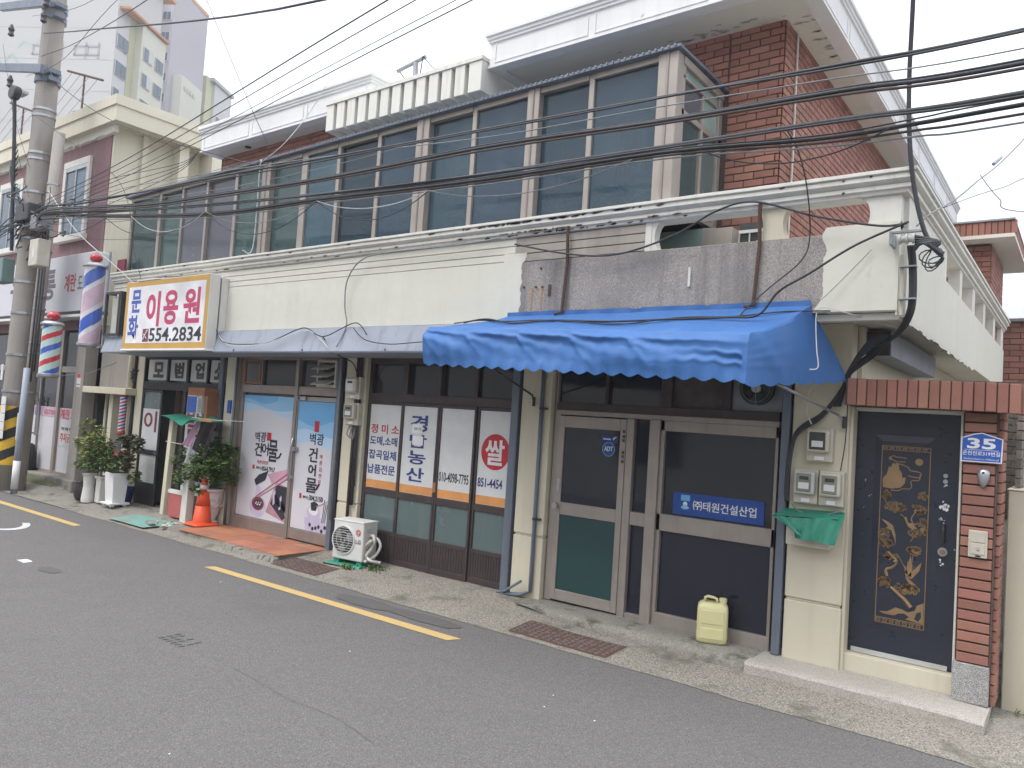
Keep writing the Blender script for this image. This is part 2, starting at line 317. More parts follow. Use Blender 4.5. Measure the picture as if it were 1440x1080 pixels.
        if bevel:
            b = o.modifiers.new('bevel', 'BEVEL'); b.width = bevel; b.segments = seg; b.limit_method = 'ANGLE'; b.angle_limit = R(angle)
        if kind: o['kind'] = kind
        return o
ORG = {}
_g = {}
def glyphs(body, bold):
    key = (body, bold)
    if key in _g: return _g[key]
    cu = bpy.data.curves.new('lettering', 'FONT'); cu.body = body; cu.size = 1; cu.offset = bold; cu.extrude = .01; cu.resolution_u = 3
    o = bpy.data.objects.new('lettering', cu); col.objects.link(o)
    dg = bpy.context.evaluated_depsgraph_get(); dg.update()
    me = bpy.data.meshes.new_from_object(o.evaluated_get(dg))
    r = ([tuple(v.co) for v in me.vertices], [tuple(p.vertices) for p in me.polygons])
    bpy.data.objects.remove(o); bpy.data.curves.remove(cu); bpy.data.meshes.remove(me)
    # front of the glyph mesh looks to +z of the curve = towards the viewer (-Y): keep winding
    _g[key] = r
    return r
def thing(name, label, cat, loc, group=None):
    o = bpy.data.objects.new(name, None); col.objects.link(o); o.location = loc; o.empty_display_size = .1
    o['label'] = label; o['category'] = cat
    if group: o['group'] = group
    ORG[o.name] = Vector(loc); return o
def tag(o, label, cat, group=None):
    o['label'] = label; o['category'] = cat
    if group: o['group'] = group
    return o
def struct(o): o['kind'] = 'structure'; return o
def spline(pts, n=8):
    P = [Vector(p) for p in pts]; out = []
    for i in range(len(P)-1):
        a, b, c, d = P[max(i-1, 0)], P[i], P[i+1], P[min(i+2, len(P)-1)]
        for j in range(n):
            t = j/n; out.append(.5*((2*b)+(c-a)*t+(2*a-5*b+4*c-d)*t*t+(3*b-a-3*c+d)*t**3))
    out.append(P[-1]); return out
def cham_box(dx, dy, dz, c=.004):       # shared brick mesh centred on its middle: a box with a chamfered outer face (-Y)
    x, y, z = dx/2, dy/2, dz/2
    v = [(-x, y, -z), (x, y, -z), (x, y, z), (-x, y, z), (-x, -y+c, -z), (x, -y+c, -z), (x, -y+c, z), (-x, -y+c, z),
         (-x+c, -y, -z+c), (x-c, -y, -z+c), (x-c, -y, z-c), (-x+c, -y, z-c)]
    f = [(8,9,10,11), (4,5,9,8), (5,6,10,9), (6,7,11,10), (7,4,8,11), (0,1,5,4), (1,2,6,5), (2,3,7,6), (3,0,4,7), (3,2,1,0)]
    return v, f
_bm = {}
def brick_mesh(dx, dy, dz, k):
    key = (round(dx, 3), round(dy, 3), round(dz, 3), k)
    if key not in _bm:
        v, f = cham_box(dx, dy, dz); me = bpy.data.meshes.new('brick'); me.from_pydata(v, [], f); me.materials.append(M[k]); _bm[key] = me
    return _bm[key]
def brick_face(parent, origin, face, length, height, pitch=.205, course=.075, keep=10**9, joint=.01, depth=.04, k='brick', kj='brick_joined',
               clip=None, name='brick', bond=.5, proud=.012):
    """bricks on a vertical face. face 'F' looks to -Y and runs +X from origin, 'S' looks to +X and runs +Y."""
    bl = []; rows = int(height/course+.5)
    for r in range(rows):
        s = -(bond*pitch if r % 2 else 0)
        while s < length-.02:
            a, b = max(s, 0), min(s+pitch, length); s += pitch
            if b-a < .04: continue
            z = origin[2]+(r+.5)*course; m_ = (a+b)/2
            pos = Vector((origin[0]+m_, origin[1], z)) if face == 'F' else Vector((origin[0], origin[1]+m_, z))
            if clip and not clip(pos): continue
            bl.append((pos, b-a-joint))
    bl.sort(key=lambda q: (q[0]-Vector((0, 0, 2))).length)
    rot = 0 if face == 'F' else math.pi/2
    mb = MB()
    for i, (p, l) in enumerate(bl):
        out = proud+random.uniform(-.002, .002)
        c = p+(Vector((0, depth/2-out, 0)) if face == 'F' else Vector((-depth/2+out, 0, 0)))
        if i < keep:
            o = bpy.data.objects.new(name, brick_mesh(l, depth, course-joint, k)); col.objects.link(o); o.parent = parent
            o.location = c-ORG[parent.name]; o.rotation_euler = (random.uniform(-.006, .006), random.uniform(-.004, .004), rot)
        else:
            v, f = cham_box(l, depth, course-joint); mt = Matrix.Rotation(rot, 3, 'Z')
            mb.add([tuple(mt @ Vector(q)+c) for q in v], f, kj)
    if mb.v: mb.build(name+'_courses', parent, kind='stuff')
    return min(len(bl), keep)
def build_each(mb, name, parent, **kw):
    par = list(range(len(mb.v)))
    def find(i):
        while par[i] != i: par[i] = par[par[i]]; i = par[i]
        return i
    for f in mb.f:
        for j in f[1:]: par[find(f[0])] = find(j)
    gr = {}
    for f, m_ in zip(mb.f, mb.mi): gr.setdefault(find(f[0]), []).append((f, m_))
    out = []
    for fs in gr.values():
        g = MB(); mp = {}
        for f, m_ in fs:
            for j in f:
                if j not in mp: mp[j] = len(g.v); g.v.append(mb.v[j])
            g.f.append(tuple(mp[j] for j in f)); g.mi.append(g.m(mb.mats[m_]))
        out.append(g.build(name, parent, **kw))
    return out
def fbm(x, y, z=0, s=1): return mnoise.noise(Vector((x*s, y*s, z*s)))

# ------------------------------------------------------------------ ground, road, pavement
mb = MB(); mb.add([(-400, -300, -.12), (300, -300, -.12), (300, 500, -.12), (-400, 500, -.12)], [(0, 1, 2, 3)], 'ground_far')
struct(mb.build('ground'))
mb = MB(); mb.add([(-300, -4.6, 0), (60, -4.6, 0), (60, 5.80, 0), (-300, 5.80, 0)], [(0, 1, 2, 3)], 'asphalt'); struct(mb.build('road'))

def pav_h(x, y):
    t = max(0., min(1., (y-5.78)/.95)); base = .004+.095*t
    if x > -4.6:
        k = max(0, min(1, (x+4.6)/.8)); base = base*(1-k)+(.004+.03*min(1, t*1.6))*k
    return base+.006*fbm(x, y, 0, 2.2)*min(1, t*6)+.003*fbm(x, y, 3, 9)*min(1, t*6)
def sheet(x0, x1, y0, y1, nx, ny, hf, k, edge=0):
    mb = MB(); vs = []; fs = []
    for j in range(ny+1):
        for i in range(nx+1):
            x = x0+(x1-x0)*i/nx; y = y0+(y1-y0)*j/ny
            if j == 0: y += edge*fbm(x, 0, 0, 1.3)+edge*.4*fbm(x, 5, 0, 7)
            vs.append((x, y, hf(x, y)))
    for j in range(ny):
        for i in range(nx): a = j*(nx+1)+i; fs.append((a, a+1, a+nx+2, a+nx+1))
    return mb.add(vs, fs, k)
struct(sheet(-13.6, 1.2, 5.76, 7.3, 300, 26, pav_h, 'pebble', .035).build('pavement', smooth=True))
struct(sheet(-40, -13.6, 5.76, 7.3, 60, 10, lambda x, y: .012+.05*max(0, y-5.85)+.004*fbm(x, y, 0, 3), 'concrete', .03).build('pavement', smooth=True))
# rough concrete apron under the barber shop
struct(sheet(-13.9, -10.95, 6.02, 7.3, 60, 20, lambda x, y: .022+.075*min(1, max(0, (y-6.0))/.5)+.006*fbm(x, y, 2, 3), 'concrete', .07).build('pavement', smooth=True))
# concrete step in front of the office, its left end fading into the pavement
def step_mesh():
    mb = MB(); xs = [-4.72+.05*i for i in range(51)]; vs = []; fs = []
    prof = [(0, 0), (.0, .55), (.015, .85), (.05, 1.), (.30, 1.02), (.65, 1.03)]
    for x in xs:
        f = 6.36+.035*fbm(x, 0, 0, 3)+.012*fbm(x, 0, 4, 14)+max(0, -3.55-x)*.10
        t = max(.12, min(1, (x+4.8)/1.2)); top = .122*t+.11*(1-t)
        lo = .0 if x > -3.8 else .0+min(.09, (-3.8-x)*.12)
        for a, h in prof:
            y = f+a+.012*fbm(x, a, 1, 11); vs.append((x, y, lo+(top-lo)*h+(.004*fbm(x, a, 7, 6) if h > .9 else 0)))
    n = len(prof)
    for i in range(len(xs)-1):
        for j in range(n-1): a = i*n+j; fs.append((a, a+n, a+n+1, a+1))
    return mb.add(vs, fs, 'concrete')
struct(step_mesh().build('step', smooth=True))
# alley beside the gate
struct(sheet(-.62, 2.2, 6.32, 16, 40, 90, lambda x, y: .03+.02*fbm(x, y, 0, 1.5)+.01*fbm(x, y, 0, 6)+.004*max(0, y-6.3), 'concrete', .02).build('alley_ground', smooth=True))
mb = MB()
for i in range(900):
    y = random.uniform(6.9, 10.5); x = -.40+abs(random.gauss(0, .10)); z = .045
    a = random.random()*6.3; s_ = random.uniform(.006, .018); h = random.uniform(.008, .03)
    mb.add([(x, y, z), (x+s_*math.cos(a), y+s_*math.sin(a), z+h), (x+s_*math.cos(a+.9), y+s_*math.sin(a+.9), z+h*.6)], [(0, 1, 2)], 'leaf')
tag(mb.build('moss', kind='stuff'), 'green moss and weeds along the foot of the alley wall', 'moss')

# painted lines on the road
def line_quad(name, pts, z, k):
    mb = MB(); mb.add([(x, y, z) for x, y in pts], [tuple(range(len(pts)))], k); return struct(mb.build(name))
def ragged(x0, x1, y0, y1, n=60, a=.006):
    p = [(x0+(x1-x0)*i/n, y0+a*fbm(i*.37, 1, 0, 1)*2) for i in range(n+1)]
    return p+[(x1-(x1-x0)*i/n, y1+a*fbm(i*.37, 9, 0, 1)*2) for i in range(n+1)]
yl = []
line_quad('painted_line', [(-8.36, 5.15), (-4.50, 5.19), (-4.44, 5.32), (-8.30, 5.27)], .004, 'road_yellow')
line_quad('painted_line', [(-40, 5.20), (-11.86, 5.17), (-11.9, 5.29), (-40, 5.34)], .004, 'road_yellow')
pts = [(-13.6-.2*i, 4.42) for i in range(2)]
arc = [(-12.9+1.02*math.cos(R(a)), 4.40+.44*math.sin(R(a))) for a in range(60, -75, -12)]
arc2 = [(-12.9+.88*math.cos(R(a)), 4.40+.35*math.sin(R(a))) for a in range(-72, 63, 12)]
line_quad('painted_line', arc+arc2, .004, 'road_white')
# asphalt repair patches and a small drain sieve marks
def blob(cx, cy, rx, ry, n=26, a=.25):
    return [(cx+rx*math.cos(2*math.pi*i/n)*(1+a*fbm(i*.9, cx, 0, 1)), cy+ry*math.sin(2*math.pi*i/n)*(1+a*fbm(i*.9, cy, 3, 1))) for i in range(n)]
for (cx, cy, rx, ry) in ((-5.95, 5.52, .42, .14), (-5.15, 5.56, .50, .12), (-9.1, 3.75, .20, .09)):
    line_quad('road_patch', blob(cx, cy, rx, ry), .0045+.0005*(int(cx*-10) % 7), 'patch')
for cx, cy in ((-5.90, 3.48), (-2.98, 2.55)):
    mb = MB()
    for i in range(6):
        for j in range(3):
            if random.random() < .86:
                x = cx-.20+i*.062; y = cy-.08+j*.072
                mb.add([(x, y, .0045), (x+.022, y-.006, .0045), (x+.030, y+.045, .0045), (x+.010, y+.05, .0045)], [(0, 1, 2, 3)], 'patch')
    struct(mb.build('road_marks'))
mb = MB(); random.seed(5)
for i in range(22):
    x = random.uniform(-9, -1); y = random.uniform(2.0, 5.0); a = random.random()*6.3; l = random.uniform(.005, .018)
    mb.add([(x, y, .006), (x+l*math.cos(a), y+l*math.sin(a), .007), (x+l*math.cos(a+.7), y+l*math.sin(a+.7), .012)], [(0, 1, 2)], 'film_paper')
tag(mb.build('litter', kind='stuff'), 'tiny pale scraps scattered on the grey asphalt', 'litter')
mb = MB(); mb.prism([(-.09, 0), (-.02, .008), (.07, .006), (.1, 0)], -.02, .03, 'ink_white')
for i, v in enumerate(mb.v): mb.v[i] = (v[0]-9.72, v[1]*2+3.72, v[2]+.003)
tag(mb.build('paper_scrap'), 'crumpled white paper scrap on the road at the left', 'litter')
# long thin crack in the asphalt
cp = spline([(-5.4, 3.45, .0045), (-4.9, 3.42, .0045), (-4.3, 3.36, .0045), (-3.85, 3.38, .0045), (-3.4, 3.30, .0045)], 10)
mb = MB()
for a, b in zip(cp, cp[1:]):
    q = .0008+.0010*random.random(); mb.add([(a.x, a.y-q, .0045), (b.x, b.y-q, .0045), (b.x, b.y+q, .0045), (a.x, a.y+q, .0045)], [(0, 1, 2, 3)], 'patch')
struct(mb.build('road_crack'))

# drain grates
def grate(x0, x1, y0, y1, lab, z):
    t = thing('drain_grate', lab, 'drain cover', ((x0+x1)/2, y0, z), 'rusty drain grates in the pavement')
    H = lambda x, y: pav_h(x, y)+.003
    mb = MB(); nx = int((x1-x0)/.062); ny = 6; dx, dy = (x1-x0)/nx, (y1-y0)/ny
    rnd = random.Random(int(x0*10))
    for i in range(nx):
        for j in range(ny):
            cx, cy = x0+dx*(i+.5)+rnd.uniform(-.006, .006), y0+dy*(j+.5)+(.5 if i % 2 else 0)*dy*.5; h = H(cx, cy)
            if rnd.random() < .07: continue
            n = 7; r0 = .026*rnd.uniform(.8, 1.1); a0 = rnd.random()
            vs = [(cx+r0*1.1*math.cos(a0+6.283*q/n), cy+r0*.9*math.sin(a0+6.283*q/n), h) for q in range(n)]+[(cx+r0*.8*math.cos(a0+6.283*q/n), cy+r0*.65*math.sin(a0+6.283*q/n), h+.008) for q in range(n)]
            mb.add(vs, [(q, (q+1) % n, n+(q+1) % n, n+q) for q in range(n)]+[tuple(range(n, 2*n))], 'rust_grate')
    mb.build('studs', t, kind='stuff')
    mb = MB(); vs = []; m_ = 40
    for j in range(5):
        for i in range(m_+1):
            x = x0-.02+(x1-x0+.04)*i/m_; y = y0-.02+(y1-y0+.04)*j/4+(.012*fbm(x, j, 0, 9) if j in (0, 4) else 0); vs.append((x+(.014*fbm(j, x, 0, 9) if i in (0, m_) else 0), y, H(x, y)))
    mb.add(vs, [(j*(m_+1)+i, j*(m_+1)+i+1, (j+1)*(m_+1)+i+1, (j+1)*(m_+1)+i) for j in range(4) for i in range(m_)], 'rust'); mb.build('plate', t)
grate(-4.30, -3.28, 5.86, 6.20, 'rusty drain grate in the pavement before the office door', .034)
grate(-8.02, -7.20, 5.88, 6.22, 'rusty drain grate beside the air conditioner and the orange tiles', .038)

# granite slab step under the gate
t = thing('granite_step', 'long pale granite step slab under the black gate', 'step', (-1.37, 6.34, 0))
mb = MB(); pr = []
nx = 40; vs = []; fs = []; prof = [(6.36, -.02), (6.352, .03), (6.35, .10), (6.362, .118), (6.40, .124), (6.99, .126)]
for i in range(nx+1):
    x = -2.24+1.70*i/nx
    for (y, z) in prof: vs.append((x, y+.006*fbm(x, z*9, 0, 6), z-(.012*(i/nx)**6 if z > .05 else 0)+.002*fbm(x, y, 0, 8)))
n = len(prof)
for i in range(nx):
    for j in range(n-1): a = i*n+j; fs.append((a, a+n, a+n+1, a+1))
fs.append(tuple(range(n))[::-1]); fs.append(tuple(range(nx*n, nx*n+n)))
mb.add(vs, fs, 'granite_slab'); mb.build('slab', t, smooth=False)

# terracotta tiles and broken concrete nosing before the dried-fish shop
t = thing('tiled_apron', 'orange terracotta tiled apron before the dried fish shop', 'tiled floor', (-9.4, 6.3, .0))
mb = MB(); mb.add([(-10.78, 6.0, .0), (-8.10, 5.93, .0), (-8.02, 6.90, .0), (-10.86, 6.90, .0), (-10.78, 6.02, .088), (-8.12, 5.96, .088), (-8.04, 6.90, .088), (-10.86, 6.90, .088)],
    [(3,2,1,0),(4,5,6,7),(0,1,5,4),(1,2,6,5),(2,3,7,6),(3,0,4,7)], 'concrete'); mb.build('base', t)
tm = {}
for i in range(9):
    for j in range(3):
        x0 = -10.74+i*.302; y0 = 5.985+j*.302; w_ = .297; d_ = .297
        if j == 0 and (i in (0,)): continue
        if x0+w_ > -8.06: w_ = -8.06-x0
        if w_ < .1: continue
        key = round(w_, 3)
        if key not in tm:
            me = bpy.data.meshes.new('tile'); mbt = MB().box(-w_/2, w_/2, -d_/2, d_/2, -.006, .006, 'tile_red')
            me.from_pydata(mbt.v, [], mbt.f); me.materials.append(M['tile_red']); tm[key] = me
        o = bpy.data.objects.new('tile', tm[key]); col.objects.link(o); o.parent = t
        o.location = Vector((x0+w_/2, y0+d_/2, .094+random.uniform(-.0015, .0015)))-ORG[t.name]; o.rotation_euler = (random.uniform(-.003, .003),)*2+(0,)
mb = MB()
for i in range(15):
    x = -9.15+i*.075; s_ = random.uniform(.04, .07); y = 5.93+.02*random.random(); hh = random.uniform(.05, .10)
    mb.hexa([(x-s_, y-.05, 0), (x+s_, y-.06, 0), (x+s_, y+.05, 0), (x-s_, y+.05, 0), (x-s_*.8, y-.02, hh), (x+s_*.7, y-.03, hh*.9), (x+s_*.7, y+.05, hh), (x-s_*.8, y+.05, hh)], 'concrete')
mb.build('broken_edge', t, bevel=.008)

# thin summer haze in the air
HZ = bpy.data.meshes.new('haze'); hb = MB().box(-420, 320, -320, 520, -1.2, 64, 'ground_far'); HZ.from_pydata(hb.v, [], hb.f)
hm = bpy.data.materials.new('haze'); hm.use_nodes = True; hn = hm.node_tree; hn.nodes.remove(hn.nodes['Principled BSDF'])
hv = hn.nodes.new('ShaderNodeVolumePrincipled'); hv.inputs['Color'].default_value = (.93, .95, 1, 1); hv.inputs['Density'].default_value = .0014; hv.inputs['Anisotropy'].default_value = .2
hn.links.new(hv.outputs[0], hn.nodes['Material Output'].inputs['Volume']); HZ.materials.append(hm)
ho = bpy.data.objects.new('haze', HZ); col.objects.link(ho); ho['kind'] = 'stuff'

# ------------------------------------------------------------------ the shop building
B = thing('shop_building', 'two storey brick and cream corner building with shops below and a glazed balcony above', 'building', (-7.5, 6.8, 0))
XL, XR = -13.42, -1.14          # ends of the balcony front
# structural mass, floors and rooms behind the glass
mb = MB()
mb.box(XL, -1.16, 6.30, 14.1, 2.985, 3.10, 'soffit')                       # balcony slab
mb.box(XL-.02, -1.16, 6.22, 6.30, 2.98, 3.62, 'cream')                     # inner part of the parapet
mb.build('slab', B)
mb = MB()
mb.box(-13.4, -1.57, 8.6, 14, 0, 2.98, 'interior'); mb.box(-13.4, -1.57, 6.98, 8.6, -.05, .11, 'interior_dark')
mb.box(-13.4, -13.3, 7.0, 8.6, 0, 2.98, 'interior')
mb.box(-10.66, -10.58, 7.0, 8.6, .1, 2.98, 'interior'); mb.box(-7.78, -7.65, 7.0, 8.6, .1, 2.98, 'interior'); mb.box(-4.9, -4.7, 7.0, 8.6, .1, 2.98, 'interior')
mb.build('inner_wall', B)
mb = MB(); mb.box(-12, -2.56, 7.40, 13.0, 3.10, 6.08, 'mortar_dark'); mb.box(-13.35, -12, 7.4, 13, 3.1, 5.6, 'cream'); mb.build('upper_wall', B)

# front parapet: plain rendered wall, grooved band, granite field
mb = MB()
mb.box(XL, -4.76, 6.15, 6.22, 2.985, 3.615, 'cream')
mb.box(XL, -4.76, 6.165, 6.22, 3.615, 3.86, 'cream')
for i in range(3): mb.box(XL, -4.76, 6.150, 6.165, 3.622+.078*i, 3.690+.078*i, 'cream')
mb.box(XL, -4.76, 6.155, 6.165, 3.857, 3.872, 'cream')
mb.build('parapet_front', B, bevel=.003)
mb = MB(); mb.box(-4.76, -1.66, 6.15, 6.22, 2.985, 3.60, 'terrazzo'); mb.build('granite_panel', B)
mb = MB()
mb.box(-4.76, -3.28, 6.175, 6.22, 3.60, 3.86, 'foam')
for i in range(3): mb.box(-4.76, -3.28, 6.150, 6.175, 3.607+.084*i, 3.682+.084*i, 'groove_tan')
mb.build('grooved_band', B, bevel=.003)
# cream coat with a torn edge laid over the granite, and the corner post
mb = MB(); random.seed(11)
ed = [(-4.66-.030*fbm(i*.16, 2, 0, 1)-.012*fbm(i*.7, 4, 0, 1)+.05*max(0, min(1, (i-50)/6)), 2.99+.0119*i) for i in range(60)]
mb.prism([(-4.90, 2.99)]+ed+[(-4.90, 3.70)], 6.146, 6.152, 'cream'); mb.build('paint_edge', B)
mb = MB()
ed = [(-1.70+.040*fbm(i*.11, 7, 0, 1)+.016*fbm(i*.6, 3, 0, 1)-.07*max(0, (10-i)/10), 2.99+.0119*i) for i in range(57)]
mb.prism([(-1.165, 2.99)]+[(-1.165, 3.66)]+ed[::-1], 6.143, 6.150, 'cream')
mb.box(-1.66, -1.165, 6.15, 6.30, 2.985, 3.66, 'cream')
mb.build('parapet_corner', B)
mb = MB(); mb.box(-1.165, -1.125, 6.24, 14.1, 2.95, 3.57, 'cream'); mb.box(-1.20, -1.165, 6.22, 14.1, 2.99, 3.57, 'cream')
for i in range(24):                                               # ragged lower edge of the side render
    y = 6.3+i*.17; mb.hexa([(-1.16, y, 2.95-.02*random.random()), (-1.122, y, 2.935-.03*random.random()), (-1.122, y+.18, 2.935-.03*random.random()), (-1.16, y+.18, 2.95), (-1.16, y, 2.965), (-1.122, y, 2.965), (-1.122, y+.18, 2.965), (-1.16, y+.18, 2.965)], 'cream')
mb.build('parapet_side', B)
# balustrade openings with rounded ends above the granite
mb = MB()
def stadium_bar(x0, x1, zt, zb, y0, y1, k):      # solid infill left and right of an opening with concave round ends
    pass
def post_concave(x0, x1, y0, y1, z0, z1, k, left=True, right=True):
    h = (z1-z0)/2; n = 8; P = []
    for i in range(n+1):
        a = -math.pi/2+math.pi*i/n; P.append((x1+(h*.55*(1-math.cos(a)) if right else 0), z0+h+h*math.sin(a)))
    for i in range(n+1):
        a = math.pi/2-math.pi*i/n; P.append((x0-(h*.55*(1-math.cos(a)) if left else 0), z0+h+h*math.sin(a)))
    mb.prism(P, y0, y1, k)
z0, z1 = 3.60, 3.86
mb.box(-3.28, -3.22, 6.152, 6.26, z0, z1, 'cornice'); post_concave(-3.22, -3.19, 6.16, 6.26, z0, z1, 'cornice', left=False)
post_concave(-2.20, -2.04, 6.16, 6.26, z0, z1, 'cream_low'); 
post_concave(-1.38, -1.30, 6.155, 6.28, z0, z1, 'cornice', right=False); mb.box(-1.30, -1.165, 6.155, 6.28, z0+.0, z1, 'cornice')
build_each(mb, 'baluster', B)
mb = MB()
for a, b in ((9.06, 9.24), (10.14, 10.36), (11.24, 11.48), (12.50, 12.74), (13.65, 14.0)): mb.box(-1.24, -1.13, a, b, 3.57, 3.87, 'cornice')
mb.box(-1.24, -1.13, 6.26, 8.15, 3.57, 3.87, 'cornice'); build_each(mb, 'baluster', B)
# moulded cornice, mitred round the corner
prof = [(0, 3.862), (-.022, 3.868), (-.022, 3.893), (-.045, 3.900), (-.045, 3.928), (-.030, 3.934), (-.052, 3.946), (-.075, 3.962), (-.075, 3.992), (-.066, 4.000), (-.090, 4.008), (-.090, 4.032), (-.07, 4.040), (.16, 4.046), (.16, 3.862)]
mb = MB(); n = len(prof); vs = []
NX = 120
for i in range(NX+1):
    t = i/NX
    for o_, z in prof:
        x = XL+( (XR-(o_ if True else 0))-XL)*t
        vs.append((x, 6.15+o_, z+.004*fbm(x, 0, 0, 1.2)+.0015*fbm(x, o_*40, 0, 12)))
fs = [(i*n+j, i*n+(j+1)%n, (i+1)*n+(j+1)%n, (i+1)*n+j) for i in range(NX) for j in range(n)]
fs.append(tuple(range(n))[::1]); mb.add(vs, fs, 'cornice')
vs = []
for i in range(81):
    t = i/80
    for o_, z in prof: 
        y0 = 6.15+o_; y = y0+(14.15-y0)*t; vs.append((XR-o_, y, z+.004*fbm(y, 0, 0, 1.2)))
fs = [(i*n+j, (i+1)*n+j, (i+1)*n+(j+1)%n, i*n+(j+1)%n) for i in range(80) for j in range(n)]
fs.append(tuple(range(80*n, 81*n))); mb.add(vs, fs, 'cornice')
mb.build('cornice', B)
# black flaking patches along the cornice
mb = MB(); random.seed(3)
for i in range(150):
    x = random.choice([random.gauss(-4.0, .55), random.gauss(-4.6, .4), random.uniform(-13, -1.2)]); z = random.choice([3.99, 3.995, 3.90, 3.88]); w_ = random.uniform(.01, .05)
    if x > -1.2 or x < -13.3: continue
    y = {3.99: 6.071, 3.995: 6.071, 3.90: 6.101, 3.88: 6.124}[z]
    mb.prism([(x-w_, z), (x-w_*.3, z-.010*random.random()-.004), (x+w_*.6, z-.004), (x+w_, z+.004), (x, z+.012*random.random()+.003)], y, y+.006, 'mortar_dark')
mb.build('flaking_patches', B, kind='stuff')

# side walkway soffit and ground floor side wall
mb = MB(); mb.box(-13.35, -1.165, 6.22, 6.30, 2.93, 2.985, 'soffit'); mb.box(-1.60, -1.56, 6.92, 14, 0, 2.98, 'cream_low'); mb.build('side_wall', B)
mb = MB(); mb.box(-1.60, -1.36, 7.04, 9.3, 2.74, 2.955, 'bluegrey_pale'); mb.box(-1.56, -1.37, 7.03, 7.04, 2.745, 2.95, 'dark_frame'); mb.build('side_awning_box', B, bevel=.004)

# columns between the shops (moulded render with a groove)
def column(x0, x1, y0, z0, z1, groove=None, k='cream_low'):
    mb = MB()
    if groove:
        mb.box(x0, x1, y0, 7.0, z0, groove-.012, k); mb.box(x0, x1, y0, 7.0, groove+.012, z1, k); mb.box(x0+.01, x1-.01, y0+.014, 7.0, groove-.012, groove+.012, k)
    else: mb.box(x0, x1, y0, 7.0, z0, z1, k)
    return mb.build('column', B, bevel=.008, seg=2)
column(-14.02, -13.74, 6.80, .05, 2.985, 1.0); column(-13.66, -13.42, 6.80, .05, 2.985)
column(-10.74, -10.50, 6.74, .05, 2.985)
column(-7.93, -7.53, 6.74, .05, 2.985, .76)
column(-4.99, -4.60, 6.74, .07, 2.985, .76)
column(-2.06, -1.60, 6.74, .10, 2.985, .63)
mb = MB()
mb.box(-13.4, -1.6, 6.90, 7.0, 2.70, 2.985, 'cream_low'); mb.build('wall', B)
# blue-grey downpipes and posts
def pipe(x, y, r, z0, z1, k='bluegrey', clamps=(), foot=None):
    pts = [(x, y, z1), (x, y, z0)] if not foot else [(x, y, z1), (x, y, z0+.08), (x+foot[0]*.35, y+foot[1]*.35, z0+.03), (x+foot[0], y+foot[1], z0)]
    mb = MB(); mb.tube(pts, r, k, 10)
    o = mb.build('downpipe', B, smooth=True)
    for z in clamps:
        c = MB(); c.tube([(x, y, z-.012), (x, y, z+.012)], r+.006, 'dark_metal', 10); c.box(x+r, x+r+.05, y-.01, y+.02, z-.01, z+.012, 'dark_metal'); c.build('clamp', o)
pipe(-4.70, 6.712, .022, .10, 2.98, clamps=(2.13, .95), foot=(-.36, -.03))
pipe(-7.60, 6.70, .022, .75, 2.98, 'dark_metal'); pipe(-7.66, 6.70, .022, .10, 2.98, 'dark_frame')
pipe(-10.47, 6.74, .022, .10, 2.98, 'bluegrey'); pipe(-13.70, 6.78, .028, .10, 2.98, 'cable')
pipe(-7.98, 6.69, .016, .5, 2.9, 'cable_grey')
def post(x0, x1, y0, y1, z0, z1, k='bluegrey'):
    MB().box(x0, x1, y0, y1, z0, z1, k).build('post', B, bevel=.006, seg=2)
post(-5.12, -5.02, 6.72, 6.79, .08, 2.70); post(-2.15, -2.08, 6.72, 6.79, .13, 2.70); post(-8.10, -8.01, 6.73, 6.79, .09, 2.70); post(-10.95, -10.85, 6.74, 6.79, .09, 2.70)
# bent foot rail by the rice shop column
MB().tube([(-5.13, 6.69, .10), (-5.0, 6.66, .14), (-4.80, 6.68, .28)], .014, 'bluegrey', 6).build('bracket', B)

# ---- shopfronts: each frame a part, its panes and handles sub-parts
def frame(name, bars, k, y0=6.80, y1=6.88, bevel=.004):
    mb = MB()
    for b in bars:
        dy = b[4] if len(b) > 4 else 0
        mb.box(b[0], b[1], y0-dy, y1, b[2], b[3], b[5] if len(b) > 5 else k)
    return mb.build(name, B, bevel=bevel)
def pane(p, x0, x1, z0, z1, k, y=6.845, name='pane', th=.006):
    return MB().box(x0, x1, y, y+th, z0, z1, k).build(name, p)
# barber shop
f = frame('barber_shopfront', [(-13.42, -13.38, .1, 2.70), (-13.38, -10.90, 2.64, 2.70), (-13.38, -10.90, 2.10, 2.24), (-12.65, -12.60, 2.24, 2.64), (-12.02, -11.955, 2.24, 2.64), (-11.41, -11.365, 2.24, 2.64),
     (-12.06, -11.98, .1, 2.10), (-11.98, -10.90, .95, 1.03), (-11.98, -10.90, .10, .20)], 'black_frame')
for a, b in ((-13.38, -12.65), (-12.60, -12.02), (-11.955, -11.41), (-11.365, -10.90)): pane(f, a, b, 2.24, 2.64, 'glass_low')
pane(f, -11.98, -10.90, 1.03, 2.10, 'glass_frost'); pane(f, -11.98, -10.90, .20, .95, 'glass_navy')
f = frame('shop_door', [(-13.38, -13.34, .10, 2.09), (-12.76, -12.70, .10, 2.09), (-13.34, -12.76, 2.05, 2.09), (-13.34, -12.76, .96, 1.04), (-13.34, -12.76, .10, .48)], 'black_frame', 6.79, 6.83)
f['label'] = 'black framed door leaf standing beside the dark opening'
pane(f, -13.34, -12.76, 1.04, 2.05, 'glass_frost', 6.81); pane(f, -13.34, -12.76, .48, .96, 'film_paper', 6.81)
MB().tube([(-12.73, 6.79, 1.0), (-12.73, 6.75, 1.0), (-12.73, 6.745, 1.03)], .016, 'steel', 8).build('handle', f)
mb = MB()                                   # curtain in the doorway
vs = []; fs = []
